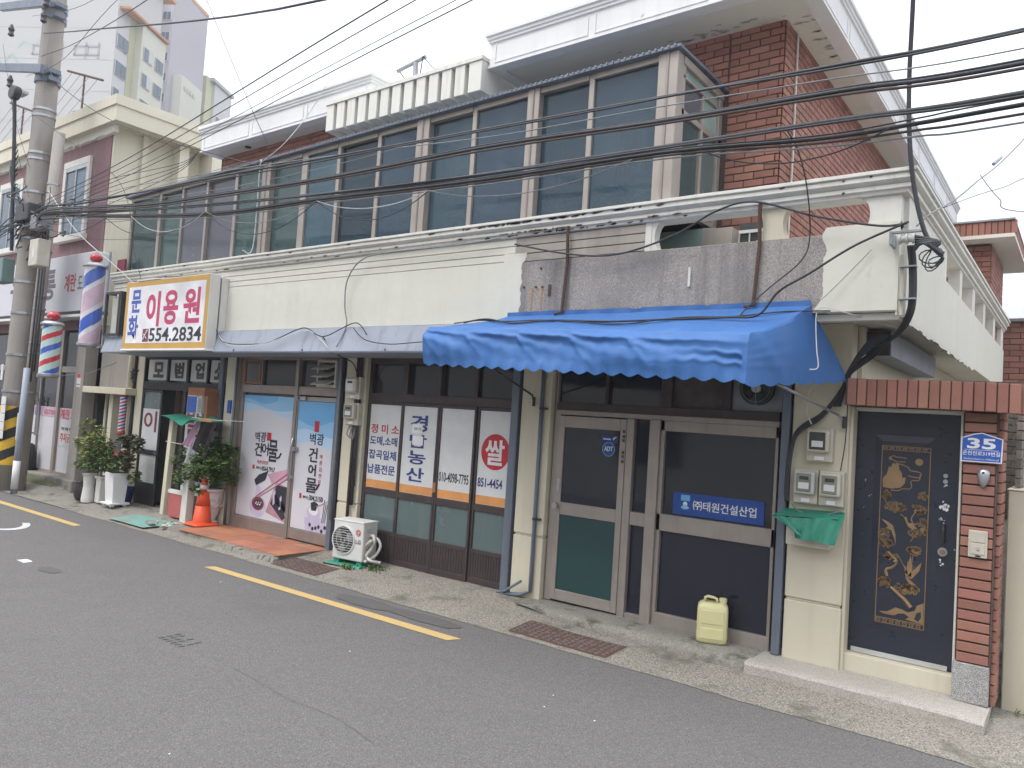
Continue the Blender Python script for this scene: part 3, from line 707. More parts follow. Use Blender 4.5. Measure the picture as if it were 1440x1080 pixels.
for i in range(41):
    x = -12.46+.42*i/40; yy = 6.90+.022*math.sin(i*1.15)+.008*math.sin(i*2.9)
    vs += [(x, yy, 2.10), (x+.015*math.sin(i), yy+.01*math.sin(i*.7), .13)]
for i in range(40): fs.append((2*i, 2*i+1, 2*i+3, 2*i+2))
mb.add(vs, fs, 'curtain_brown'); mb.build('curtain', B, smooth=True)
# dried fish shop
f = frame('fish_shopfront', [(-10.44, -10.35, .1, 2.70), (-10.35, -8.13, 2.64, 2.70), (-10.35, -9.05, 2.14, 2.26), (-9.07, -9.0, .1, 2.66, .02), (-9.0, -8.13, 2.14, 2.26), (-10.35, -9.07, .10, .28), (-9.93, -9.90, 2.26, 2.64)], 'bronze')
pane(f, -9.90, -9.07, 2.26, 2.64, 'glass_low'); pane(f, -9.0, -8.13, 2.26, 2.64, 'glass_low'); pane(f, -10.35, -9.07, .28, 2.14, 'glass_low')
g = frame('vent_window', [(-10.35, -10.315, 2.27, 2.63), (-9.955, -9.93, 2.27, 2.63), (-10.315, -9.955, 2.605, 2.63), (-10.315, -9.955, 2.27, 2.295)], 'wood_orange', 6.785, 6.82); pane(g, -10.315, -9.955, 2.295, 2.605, 'glass_navy', 6.80)
g = frame('shop_door', [(-8.995, -8.965, .12, 2.12), (-8.16, -8.135, .12, 2.12), (-8.965, -8.16, 2.06, 2.12, 0, 'bronze_pale'), (-8.965, -8.16, .12, .27)], 'bronze', 6.79, 6.83)
g['label'] = 'bronze framed swing door with long curved handle'
pane(g, -8.965, -8.16, .27, 2.06, 'glass_low', 6.81)
MB().tube(spline([(-8.99, 6.76, 1.52), (-8.965, 6.72, 1.40), (-8.985, 6.715, 1.15), (-8.975, 6.72, .98), (-8.995, 6.76, .88)]), .014, 'steel', 8).box(-9.02, -8.90, 6.765, 6.79, 1.34, 1.40, 'steel').box(-9.01, -8.97, 6.765, 6.79, .95, 1.0, 'steel').build('handle', g, smooth=False)
MB().box(-8.97, -8.78, 6.76, 6.79, 2.07, 2.115, 'steel').tube([(-8.93, 6.755, 2.09), (-8.93, 6.75, 2.09)], .02, 'dark_metal', 10).build('door_closer', g)
# louvred exhaust flap in the fish shop transom
t = thing('louvre_vent', 'grey exhaust vent with three open flaps above the fish shop door', 'vent', (-8.3, 6.75, 2.27))
MB().box(-8.50, -8.10, 6.70, 6.80, 2.26, 2.30, 'beige_plastic').box(-8.50, -8.47, 6.70, 6.80, 2.30, 2.60, 'beige_plastic').box(-8.13, -8.10, 6.70, 6.80, 2.30, 2.60, 'beige_plastic').box(-8.47, -8.13, 6.785, 6.80, 2.30, 2.60, 'dark_metal').box(-8.50, -8.10, 6.70, 6.80, 2.60, 2.63, 'beige_plastic').build('housing', t, bevel=.004)
for i in range(3):
    z = 2.57-.105*i; MB().hexa([(-8.50, 6.60, z-.075), (-8.15, 6.60, z-.075), (-8.15, 6.785, z), (-8.50, 6.785, z), (-8.50, 6.60, z-.066), (-8.15, 6.60, z-.066), (-8.15, 6.785, z+.01), (-8.50, 6.785, z+.01)], 'grey_plastic').build('flap', t)
# rice shop
xs = [-7.505, -6.87, -6.23, -5.65, -5.13]
f = frame('rice_shopfront', [(-7.55, -7.48, .08, 2.70), (-5.16, -5.12, .08, 2.70), (-7.48, -5.16, 2.60, 2.70), (-7.48, -5.16, 2.11, 2.22), (-6.89, -6.81, 2.22, 2.62, .02), (-6.28, -6.24, 2.22, 2.62, .02), (-5.72, -5.68, 2.22, 2.62)], 'dark_frame')
for a, b in ((-7.48, -6.89), (-6.81, -6.28), (-6.24, -5.72), (-5.68, -5.16)): pane(f, a, b, 2.22, 2.60, 'glass_low')
for i in range(4):
    a, b = xs[i]+.002, xs[i+1]-.002; dy = .02 if i in (1, 2) else 0
    g = MB(); y0, y1 = 6.79-dy, 6.83-dy
    g.box(a, a+.033, y0, y1, .09, 2.11, 'dark_frame').box(b-.033, b, y0, y1, .09, 2.11, 'dark_frame').box(a+.033, b-.033, y0, y1, 2.075, 2.11, 'dark_frame').box(a+.033, b-.033, y0, y1, .92, 1.0, 'dark_frame').box(a+.033, b-.033, y0, y1, .09, .17, 'dark_frame').box(a+.033, b-.033, y0, y1, .44, .49, 'dark_frame')
    g = g.build('sliding_door', B, bevel=.003)
    pane(g, a+.033, b-.033, 1.0, 2.075, 'glass_low', y0+.018); pane(g, a+.033, b-.033, .49, .92, 'glass_frost', y0+.018)
    pl = MB(); n = 12; ww = (b-a-.066)/n
    for j in range(n): pl.box(a+.033+j*ww+.003, a+.033+(j+1)*ww-.003, y0+.006, y0+.018, .17, .44, 'dark_frame')
    pl.box(a+.033, b-.033, y0+.018, y0+.026, .17, .44, 'interior_dark'); build_each(pl, 'kick_plank', g)
    if i == 2: MB().box(a-.02, a+.025, y0-.014, y0, 1.06, 1.18, 'wood_orange').build('handle', g)
# office
f = frame('office_shopfront', [(-4.58, -4.56, .12, 2.70), (-4.56, -2.19, 2.62, 2.70, 0, 'dark_frame'), (-4.56, -2.19, 2.13, 2.21, .01, 'dark_frame'), (-3.98, -3.94, 2.21, 2.62, 0, 'dark_frame'), (-3.35, -3.24, 2.21, 2.62, 0, 'dark_frame'), (-2.73, -2.65, 2.21, 2.62, 0, 'dark_frame'),
    (-4.56, -4.50, .12, 2.13), (-4.50, -2.19, 2.08, 2.13), (-3.70, -3.62, .12, 2.08, .012), (-3.44, -3.33, .12, 2.08, .03), (-3.62, -3.44, 1.03, 1.16), (-3.62, -3.44, .12, .17), (-3.33, -2.19, 1.98, 2.08), (-3.33, -2.19, 1.02, 1.18), (-3.33, -2.19, .12, .24), (-2.22, -2.19, .24, 2.08), (-3.33, -3.29, .24, 2.08)], 'bronze_pale')
for a, b, k in ((-4.56, -3.98, 'glass_low'), (-3.94, -3.35, 'glass_low'), (-3.24, -2.73, 'ink_brown'), (-2.65, -2.19, 'grey_metal')): pane(f, a, b, 2.21, 2.62, k)
pane(f, -3.62, -3.44, 1.16, 2.08, 'glass_low'); pane(f, -3.62, -3.44, .17, 1.03, 'glass_navy'); pane(f, -3.29, -2.22, 1.18, 1.98, 'glass_low'); pane(f, -3.29, -2.22, .24, 1.02, 'glass_navy')
g = frame('shop_door', [(-4.50, -4.44, .14, 2.07), (-3.77, -3.705, .14, 2.07), (-4.44, -3.77, 1.95, 2.07), (-4.44, -3.77, 1.03, 1.16), (-4.44, -3.77, .14, .25)], 'bronze_pale', 6.785, 6.83)
g['label'] = 'bronze framed office door with a dark green lower panel'
pane(g, -4.44, -3.77, 1.16, 1.95, 'glass_low', 6.80); pane(g, -4.44, -3.77, .25, 1.03, 'glass_teal', 6.80)
MB().tube([(-4.47, 6.785, 1.12), (-4.47, 6.75, 1.12)], .014, 'steel', 10).tube([(-4.47, 6.75, 1.12), (-4.47, 6.725, 1.12)], .032, 'steel', 14).box(-4.49, -4.455, 6.778, 6.785, 1.27, 1.40, 'steel').build('handle', g)
mb = MB()
for z in (1.93, 1.88, 1.84, 1.72, 1.68, 1.63): mb.box(-3.735, -3.715, 6.772, 6.785, z, z+.03, 'rust')
mb.build('hinge', g)
# scalloped lace inside the office transom
mb = MB()
P = [(-4.54, 2.21)]+[(-4.54+.56*i/28, 2.33-.02*math.cos(i*.9)-.010*(i % 3)+.05*math.exp(-i*.3)) for i in range(29)]+[(-3.98, 2.21)]
mb.prism(P, 6.87, 6.874, 'interior_pale')
P = [(-3.93, 2.21)]+[(-3.93+.56*i/28, 2.30-.012*math.cos(i*.9)+.012*(i % 3)) for i in range(29)]+[(-3.37, 2.21)]
mb.prism(P, 6.87, 6.874, 'interior_pale'); mb.build('lace_curtain', B)

# metal fascia band over the left shops
t = thing('metal_canopy', 'faded blue grey sheet metal canopy band over the left shopfronts', 'canopy', (-9, 6.1, 2.66))
mb = MB(); mb.extr([(5.97, 2.665), (6.06, 2.97), (6.14, 2.97), (6.14, 2.70), (6.74, 2.70), (6.74, 2.665)], -13.3, -4.9, 'bluegrey_pale'); mb.build('sheet', t)
mb = MB()
for x in (-12, -10.9, -9.4, -7.9, -6.4): mb.box(x-.01, x+.01, 5.966, 6.0, 2.66, 2.70, 'bluegrey')
mb.box(-13.3, -4.9, 5.960, 5.97, 2.655, 2.672, 'bluegrey'); mb.build('edge_trim', t)

# rusty tie rods that hold the awning
for x in (-4.10, -2.215):
    MB().tube([(x, 6.10, 3.90), (x+.004, 6.125, 3.55), (x-.02, 6.115, 3.06), (x-.09, 6.09, 3.045)], .016, 'rust', 7).build('tie_rod', B)
mb = MB()
for x, z0_, z1_ in ((-4.52, 3.10, 3.34), (-4.40, 3.10, 3.36), (-4.46, 3.3, 3.34)): mb.prism([(x, z0_), (x+.012, z0_), (x+.020, z1_-.02), (x+.008, z1_), (x-.006, z1_-.03)], 6.147, 6.15, 'rust_stain')
for x, z in ((-4.42, 3.52), (-4.62, 3.34), (-4.47, 3.335), (-4.39, 3.33), (-4.30, 3.33)): mb.disc(x, z, .012, 6.140, 6.15, 'rust', 8)
mb.box(-4.315, -4.285, 6.138, 6.15, 3.24, 3.35, 'mortar_dark'); mb.box(-2.83, -2.81, 6.13, 6.15, 3.25, 3.42, 'white_dirty'); mb.build('rust_marks', B)

# ---- glazed balcony on the upper floor
def ztop(x): return 5.36+(x+13.34)*.0125
f_bars = MB()
muls = [(-13.34, -13.27, 0), (-12.39, -12.31, 0), (-11.68, -11.63, 0), (-10.97, -10.92, 0), (-10.20, -10.13, 0), (-9.48, -9.29, 1), (-8.62, -8.50, 0), (-7.89, -7.83, 0), (-7.13, -7.07, 0), (-6.43, -6.23, 1), (-5.59, -5.53, 0), (-4.81, -4.66, 1), (-4.07, -4.01, 0), (-3.30, -3.10, 1)]
f_bars.box(-13.34, -3.10, 6.27, 6.37, 4.05, 4.10, 'bronze_pale')
for i in range(13):
    a, b = muls[i][1], muls[i+1][0]; z = ztop((a+b)/2)
    f_bars.hexa([(a, 6.27, ztop(a)-.06), (b, 6.27, ztop(b)-.06), (b, 6.37, ztop(b)-.06), (a, 6.37, ztop(a)-.06), (a, 6.27, ztop(a)), (b, 6.27, ztop(b)), (b, 6.37, ztop(b)), (a, 6.37, ztop(a))], 'bronze_pale')
WF = f_bars.build('balcony_glazing', B, bevel=.004)
for a, b, wide in muls:
    z = ztop((a+b)/2); y = 6.25 if wide else 6.28
    mm = MB().box(a, b, y, 6.38, 4.05, z, 'bronze_pale')
    if wide: mm.box((a+b)/2-.012, (a+b)/2+.012, y-.012, y, 4.05, z, 'bronze'); 
    mm.build('mullion', WF, bevel=.005)
kinds = ['glass_up_green', 'glass_up_green', 'glass_up_grey', 'glass_up_grey', 'glass_up_green', 'glass_up_green', 'glass_up', 'glass_up', 'glass_up', 'glass_up', 'glass_up', 'glass_up', 'glass_up']
for i in range(13):
    a, b = muls[i][1], muls[i+1][0]
    yo = (6.31, 6.335)[i % 2]
    g = MB().hexa([(a-.005, yo, 4.10), (b+.005, yo, 4.10), (b+.005, yo+.006, 4.10), (a-.005, yo+.006, 4.10), (a-.005, yo, ztop(a)-.06), (b+.005, yo, ztop(b)-.06), (b+.005, yo+.006, ztop(b)-.06), (a-.005, yo+.006, ztop(a)-.06)], kinds[i]).build('pane', WF)
# return side of the balcony glazing, up to the brick wall
RS = MB(); y0, y1 = 6.38, 7.33
RS.box(-3.16, -3.10, y0, y1, 4.05, 4.10, 'bronze_pale').box(-3.17, -3.09, y0, y1, 5.40, 5.48, 'bronze_pale').box(-3.16, -3.10, y0, y1, 4.93, 4.99, 'bronze_pale').box(-3.16, -3.10, y0, y1, 5.28, 5.31, 'bronze_pale')
RS.box(-3.16, -3.10, y0, y0+.05, 4.10, 5.40, 'bronze_pale').box(-3.16, -3.10, y1-.09, y1, 4.10, 5.40, 'bronze_pale').box(-3.165, -3.095, 6.82, 6.87, 4.10, 4.93, 'bronze_pale').box(-3.16, -3.10, 6.84, 6.87, 4.99, 5.28, 'bronze_pale')
RS = RS.build('balcony_side_glazing', B, bevel=.004)
for a, b, z0_, z1_, k in ((6.43, 6.82, 4.10, 4.93, 'glass_up_green'), (6.87, 7.24, 4.10, 4.93, 'glass_frost'), (6.43, 6.84, 4.99, 5.28, 'glass_up_grey'), (6.87, 7.24, 4.99, 5.28, 'glass_mint'), (6.43, 7.24, 5.31, 5.40, 'glass_mint')):
    MB().box(-3.135, -3.128, a, b, z0_, z1_, k).build('pane', RS)
# flat sheet roof of the glazed balcony with a thin corrugated edge
mb = MB(); mb.hexa([(-13.40, 6.20, ztop(-13.4)), (-3.06, 6.20, ztop(-3.06)), (-3.06, 7.40, ztop(-3.06)+.02), (-13.4, 7.40, ztop(-13.4)+.02), (-13.40, 6.20, ztop(-13.4)+.025), (-3.06, 6.20, ztop(-3.06)+.025), (-3.06, 7.40, ztop(-3.06)+.05), (-13.4, 7.40, ztop(-13.4)+.05)], 'bluegrey')
x = -13.38
while x < -3.1: mb.tube([(x, 6.185, ztop(x)+.020), (x, 6.23, ztop(x)+.022)], .010, 'grey_metal', 6); x += .065
mb.build('balcony_roof', B)
# interior of the balcony: inner wall with curtains and ceiling
mb = MB(); mb.box(-13.3, -3.12, 7.30, 7.34, 4.05, 5.35, 'interior'); mb.box(-13.3, -3.2, 6.4, 7.3, 4.05, 4.07, 'interior_dark'); mb.box(-13.32, -13.28, 6.38, 7.3, 4.05, 5.3, 'interior'); mb.build('balcony_room', B)
mb = MB(); random.seed(4)
for (a, b, k) in ((-12.3, -11.9, 'curtain_white'), (-11.2, -10.9, 'curtain_white'), (-10.8, -10.35, 'interior_pale'), (-8.1, -7.9, 'curtain_blue'), (-7.8, -7.15, 'curtain_blue'), (-6.9, -6.5, 'interior_pale'), (-5.5, -4.9, 'curtain_blue'), (-4.2, -3.85, 'interior_pale'), (-3.55, -3.35, 'curtain_blue')):
    vs = []; n = 24
    for i in range(n+1): x = a+(b-a)*i/n; yy = 7.12+.025*math.sin(i*1.3); vs += [(x, yy, 5.3), (x, yy, 4.1)]
    mb.add(vs, [(2*i, 2*i+1, 2*i+3, 2*i+2) for i in range(n)], k)
mb.build('inner_curtain', B)
def leafcloud(mb, n, cen, rad, size, k, seed=1, flat=.6, gravity=.3, shape=None):
    rnd = random.Random(seed); c = Vector(cen)
    cl = [(Vector((rnd.gauss(0, .50), rnd.gauss(0, .50), rnd.gauss(0, .48))), rnd.uniform(.10, .34)) for _ in range(max(6, n//70))]
    for i in range(n):
        q, rr = cl[i % len(cl)]
        d = Vector((rnd.gauss(0, 1), rnd.gauss(0, 1), rnd.gauss(0, 1))).normalized()*rr*rnd.uniform(.4, 1.15)
        p = q+d
        if p.length > 1.25: p = p.normalized()*rnd.uniform(.9, 1.25)
        p = c+Vector((p.x*rad[0], p.y*rad[1], p.z*rad[2]))
        if p.z < cen[2]-rad[2]*1.05: continue
        s_ = size*rnd.uniform(.6, 1.35); a = rnd.uniform(0, 6.28); t_ = Vector((math.cos(a), math.sin(a), rnd.uniform(-gravity*2, gravity*.8))).normalized()
        u_ = t_.cross(Vector((rnd.gauss(0, .5), rnd.gauss(0, .5), 1)).normalized()).normalized(); nrm = t_.cross(u_)
        mb.add([p, p+t_*s_*.5+u_*s_*.27+nrm*s_*.05, p+t_*s_, p+t_*s_*.5-u_*s_*.27+nrm*s_*.05], [(0, 1, 2, 3)], k)
    return mb
mb = MB()
for i, x in enumerate((-7.4, -6.95, -6.7, -6.0, -5.7, -4.5, -4.25, -3.85, -3.6, -3.4)): leafcloud(mb, 200, (x, 6.50, 4.28), (.22, .06, .18), .075, 'leaf' if i % 2 else 'leaf_dark', i)
mb.build('sill_plants', B, kind='stuff')
mb = MB(); mb.lathe([(.01, 4.30), (.16, 4.34), (.25, 4.46), (.28, 4.60), (.25, 4.74), (.16, 4.86), (.01, 4.90)], -8.95, 6.68, 'balloon', 22); mb.box(-8.3, -7.95, 6.6, 6.9, 4.07, 4.32, 'interior_dark').box(-12.2, -9.6, 6.8, 7.0, 4.3, 4.33, 'interior_pale').box(-9.9, -9.6, 6.7, 6.9, 4.1, 4.4, 'curtain_white').box(-5.95, -5.65, 6.9, 6.95, 4.55, 4.8, 'interior_dark')
mb.build('stored_things', B, smooth=False)

# ---- brickwork of the upper floor (facing -Y beside the glazing, and the long side wall)
BW = MB().box(-3.75, -2.505, 7.362, 7.40, 3.1, 6.12, 'mortar_dark').box(-2.56, -2.505, 7.362, 12.9, 3.1, 6.12, 'mortar_dark').build('brick_wall', B)
used = brick_face(BW, (-3.06, 7.362, 4.02), 'F', .555, 2.09, pitch=.205, course=.0755, keep=96, clip=lambda p: p.z > 4.0)
mb = MB()
brick_face(BW, (-3.75, 7.362, 5.53), 'F', .68, .60, course=.0755, keep=0)
used += brick_face(BW, (-2.505, 7.365, 3.567), 'S', 5.45, 2.55, pitch=.205, course=.0755, keep=190)
# the narrow run of bricks seen under the left roof
LB = MB().box(-11.95, -7.9, 7.075, 7.11, 5.4, 6.12, 'mortar_dark').build('brick_wall', B)
brick_face(LB, (-11.9, 7.075, 5.45), 'F', 4.0, .67, pitch=.205, course=.0755, keep=0)
brick_face(BW, (-2.9, 7.362, 3.49), 'F', .395, .53, course=.0755, keep=0)
# what shows through the first parapet opening: green pane, pale unit, barred dark window
MB().box(-3.9, -3.0, 7.0, 7.02, 3.3, 4.0, 'glass_mint').box(-3.9, -3.0, 7.02, 7.04, 3.3, 4.0, 'curtain_blue').build('low_window', B)
MB().box(-3.02, -2.72, 6.80, 7.1, 3.3, 3.93, 'bronze_pale').box(-2.72, -2.30, 6.98, 7.0, 3.3, 4.0, 'meter_dark').build('balcony_cabinet', B, bevel=.005)
mb = MB()
for i in range(5): mb.box(-2.72+.10*i, -2.71+.10*i, 6.965, 6.98, 3.4, 3.90, 'cable_white')
mb.box(-2.74, -2.30, 6.96, 6.975, 3.90, 3.93, 'cable_white').box(-2.74, -2.30, 6.965, 6.975, 3.72, 3.73, 'cable_white'); mb.build('window_bars', B)
# white conduit up the side wall, pale repaired brick
MB().tube([(-2.475, 7.66, 6.1), (-2.47, 7.66, 4.9), (-2.475, 7.65, 4.0)], .012, 'cable_white', 6).build('conduit', B)
MB().box(-2.50, -2.47, 9.6, 9.64, 3.1, 4.3, 'cornice').box(-2.50, -2.46, 9.3, 9.6, 3.1, 3.9, 'cornice').build('side_door_frame', B)

# ---- roofs: soffits, moulded fascias
def roof(x0, x1, y0, y1, lab, left_ret=True, right_ret=True):
    mb = MB(); zb, zt = 6.10, 6.53
    mb.box(x0+.04, x1-.04, y0+.04, y1, zb+.02, zb+.16, 'soffit')
    r = mb.build('roof', B); r['label'] = lab
    prof = [(0, zb), (-.012, zb), (-.012, zb+.028), (0, zb+.034), (0, zb+.29), (-.02, zb+.30), (-.02, zb+.325), (-.035, zb+.335), (-.035, zb+.365), (-.055, zb+.375), (-.055, zb+.415), (-.04, zb+.43), (.14, zb+.43), (.14, zb)]
    n = len(prof); mb = MB()
    runs = [[(x0, y1), (x0, y0), (x1, y0), (x1, y1)]][0]
    vs = []
    for idx, (px, py) in enumerate(runs):
        for o_, z in prof:
            if idx == 0: vs.append((x0+o_, y1, z))
            elif idx == 1: vs.append((x0+o_, y0+o_, z))
            elif idx == 2: vs.append((x1-o_, y0+o_, z))
            else: vs.append((x1-o_, y1, z))
    fs = [(i*n+j, i*n+(j+1) % n, (i+1)*n+(j+1) % n, (i+1)*n+j) for i in range(3) for j in range(n)]
    mb.add(vs, fs, 'roof_paint'); mb.build('fascia', r)
    mb = MB(); x = x0+.08                          # recessed panel borders
    while x < x1-.3:
        L_ = min(1.28, x1-.08-x); mb.box(x, x+L_, y0-.010, y0, zb+.052, zb+.066, 'roof_paint'); 
        for q in (x, x+L_-.014): mb.box(q, q+.014, y0-.010, y0, zb+.066, zb+.27, 'roof_paint')
        x += 1.36
    y = y0+.1
    while y < y1-.3:
        L_ = min(1.28, y1-.08-y); mb.box(x1, x1+.010, y, y+L_, zb+.052, zb+.066, 'roof_paint')
        for q in (y, y+L_-.014): mb.box(x1, x1+.010, q, q+.014, zb+.066, zb+.27, 'roof_paint')
        y += 1.36
    mb.build('fascia_panel', r)
roof(-11.98, -7.83, 6.70, 9.5, 'lower left roof section with moulded white fascia')
roof(-5.76, -2.11, 6.70, 16.2, 'large right roof section with moulded white fascia')
mb = MB(); mb.box(-7.97, -5.62, 7.35, 9.5, 5.9, 6.2, 'soffit'); mb.build('roof_link', B)
# concrete pergola beam with hanging fins
P = MB(); P.box(-8.62, -5.78, 6.585, 6.84, 6.185, 6.235, 'cornice'); P = P.build('concrete_louvre', B)
for i in range(13):
    x = -8.60+i*.2175; w_ = .155 if i < 12 else .20
    g = MB(); g.extr([(6.60, 6.185), (6.60, 5.815), (7.30, 5.815), (7.30, 6.185)], x, x+w_, 'cornice'); g.build('fin', P, bevel=.006)

# side of the ground floor wall under the walkway already stands; low roof light posts: old pipe and iron on the soffit
MB().lathe([(.05, 6.105), (.05, 6.13)], -11.0, 6.95, 'dark_metal', 10).build('soffit_vent', B)
mb = MB(); random.seed(9)
for i in range(60):
    if i < 38: x, y = random.gauss(-3.25, .42), 7.30-abs(random.gauss(0, .10))
    else: x, y = random.gauss(-2.35, .07), random.uniform(7.3, 8.4)
    if x > -2.2 or y < 6.8 or x < -5.5: continue
    s_ = random.uniform(.012, .06)
    mb.add([(x-s_, y, 6.117), (x-s_*.2, y-s_*.4, 6.117), (x+s_, y-s_*.1, 6.117), (x+s_*.4, y+s_*.4, 6.117)], [(0, 1, 2, 3)], 'soffit_stain')
mb.build('soffit_flaking', B, kind='stuff')

# ------------------------------------------------------------------ stair tower and neighbours on the right
t = thing('stair_tower', 'small red brick stair tower with overhanging flat roof on the terrace end', 'brick tower', (-1.7, 12.6, 3.2))
W_ = MB().box(-2.6, -1.20, 12.62, 14.3, 3.1, 4.93, 'mortar_dark').build('wall', t)
nb = brick_face(W_, (-2.6, 12.61, 3.1), 'F', 1.40, 1.82, pitch=.215, course=.0755, keep=140)
brick_face(W_, (-1.195, 12.62, 3.1), 'S', 1.68, 1.82, pitch=.215, course=.0755, keep=130)
g = MB().box(-2.9, -.90, 12.3, 14.9, 4.95, 5.0, 'soffit').box(-2.86, -.93, 12.34, 14.86, 5.0, 5.19, 'mortar_dark').box(-2.9, -.90, 12.3, 14.9, 5.19, 5.215, 'galv').build('roof', t)
bm_ = brick_mesh(.068, .04, .185, 'brick')
for i in range(26):
    o = bpy.data.objects.new('brick', bm_); col.objects.link(o); o.parent = g; o.location = Vector((-2.86+.0365+i*.0765, 12.34, 5.095))-ORG[t.name]
for i in range(33):
    o = bpy.data.objects.new('brick', bm_); col.objects.link(o); o.parent = g; o.location = Vector((-.93, 12.36+.0365+i*.0765, 5.095))-ORG[t.name]; o.rotation_euler = (0, 0, math.pi/2)

t = thing('brick_house', 'low red brick house wall far behind the terrace at the right edge', 'house', (1, 15.5, 0))
W_ = MB().box(-1.6, 4, 15.5, 15.7, 0, 4.22, 'mortar_dark').box(-1.6, 4, 15.46, 15.5, 2.6, 3.12, 'concrete').build('wall', t)
brick_face(W_, (-1.6, 15.49, 3.13), 'F', 3.0, 1.06, pitch=.30, course=.10, keep=110)
MB().box(-1.7, 4, 15.4, 15.9, 4.22, 4.27, 'grey_metal').hexa([(-.9, 15.6, 4.27), (3, 15.6, 4.27), (3, 16.6, 4.27), (-.9, 16.6, 4.27), (.2, 15.8, 4.62), (3, 15.8, 4.62), (3, 16.4, 4.62), (.2, 16.4, 4.62)], 'dark_metal').build('roof', t)

t = thing('alley_wall', 'cream rendered alley wall behind the brick gate pillar', 'wall', (-.42, 7.1, 0))
MB().box(-.50, -.30, 7.07, 8.9, 0, 1.70, 'cream_low').hexa([(-.46, 7.75, 1.70), (-.30, 7.75, 1.70), (-.30, 8.9, 1.70), (-.46, 8.9, 1.70), (-.46, 8.2, 2.55), (-.30, 8.2, 2.55), (-.30, 8.9, 2.55), (-.46, 8.9, 2.55)], 'cream_low').box(-.51, -.29, 7.06, 8.9, 1.70, 1.715, 'cream_low').build('render', t, bevel=.01)
W_ = MB().box(-.44, -.33, 7.5, 9.55, 0.0, 2.60, 'mortar_white').build('wall', t)
W2 = MB().box(-1.50, 3.5, 9.6, 9.75, 0, 2.62, 'mortar_white').build('back_wall', t)
brick_face(W2, (-.95, 9.59, 1.3), 'F', 4.4, 1.3, pitch=.20, course=.075, keep=90, k='brick_brown', kj='brick_brown')
brick_face(W_, (-.44, 7.2, 1.72), 'S', 0.9, .85, pitch=.20, course=.075, keep=60, k='brick_brown', kj='brick_brown')
mb = MB(); brick = None

# ------------------------------------------------------------------ the gate
t = thing('gate_wall', 'brick gate surround with a soldier course over the black door and a red brick pillar', 'gate', (-1.1, 6.75, .12))
MB().box(-1.60, -1.575, 6.77, 6.98, .12, 2.29, 'cream_low').box(-1.60, -.79, 6.80, 6.98, .12, .262, 'cream_low').box(-1.575, -.79, 6.84, 6.98, 2.262, 2.29, 'cream').box(-.80, -.782, 6.78, 6.98, .262, 2.29, 'cream').build('door_surround', t, bevel=.004)
MB().box(-1.60, -.42, 6.58, 6.93, 2.292, 2.505, 'mortar_dark').build('lintel', t)
bm_ = brick_mesh(.0665, .05, .215, 'brick')
LN = bpy.data.objects['lintel']
for i in range(16):
    x = -1.583+.0333+i*.0738
    o = bpy.data.objects.new('brick', bm_); col.objects.link(o); o.parent = LN
    o.location = Vector((x, 6.585+random.uniform(-.003, .003), 2.40+random.uniform(-.003, .003)-.002*i/2))-ORG[t.name]; o.rotation_euler = (0, random.uniform(-.008, .008), 0)
for i in range(4):
    o = bpy.data.objects.new('brick', bm_); col.objects.link(o); o.parent = LN; o.location = Vector((-.415, 6.66+i*.0738, 2.385))-ORG[t.name]; o.rotation_euler = (0, 0, math.pi/2)
P_ = MB().box(-.765, -.545, 6.745, 7.05, .12, 2.29, 'mortar_dark').build('pillar', t)
bm1, bm2, bm3 = brick_mesh(.208, .05, .066, 'brick'), brick_mesh(.175, .05, .066, 'brick'), brick_mesh(.09, .05, .066, 'brick')
nc = 24
for i in range(nc):
    z = .405+.0385+i*.0782
    if z > 2.27: break
    o = bpy.data.objects.new('brick', bm1); col.objects.link(o); o.parent = P_; o.location = Vector((-.665, 6.745+random.uniform(-.003, .003), z))-ORG[t.name]; o.rotation_euler = (random.uniform(-.01, .01), random.uniform(-.006, .006), 0)
for i in range(28):
    z = .12+.0385+i*.0782
    if z > 2.27: break
    for yy, bmx in ((6.84, bm2), (6.985, bm3)):
        o = bpy.data.objects.new('brick', bmx); col.objects.link(o); o.parent = P_; o.location = Vector((-.54, yy, z))-ORG[t.name]; o.rotation_euler = (0, random.uniform(-.006, .006), math.pi/2)
MB().box(-.79, -.552, 6.705, 6.80, .12, .402, 'rough_granite').build('granite_base', t, bevel=.004)
MB().box(-.558, -.546, 6.724, 6.745, .402, 2.29, 'mortar_dark').build('pointing', t)

D_ = MB().box(-1.572, -.805, 6.90, 6.94, .268, 2.258, 'black_paint').build('door', t)
mb = MB()   # raised field with chamfered border
def bevel_frame(mb, x0, x1, z0, z1, w_, y, h, k):
    o_ = [(x0, z0), (x1, z0), (x1, z1), (x0, z1)]; i_ = [(x0+w_, z0+w_), (x1-w_, z0+w_), (x1-w_, z1-w_), (x0+w_, z1-w_)]
    vs = [(a, y, b) for a, b in o_]+[(a, y-h, b) for a, b in i_]
    mb.add(vs, [(0, 1, 5, 4), (1, 2, 6, 5), (2, 3, 7, 6), (3, 0, 4, 7), (4, 5, 6, 7)], k)
bevel_frame(mb, -1.425, -.985, .475, 2.07, .05, 6.90, .010, 'black_paint'); mb.build('raised_panel', D_)
MB().box(-1.545, -.845, 6.885, 6.90, .268, .305, 'grey_plastic').build('kick_strip', D_)
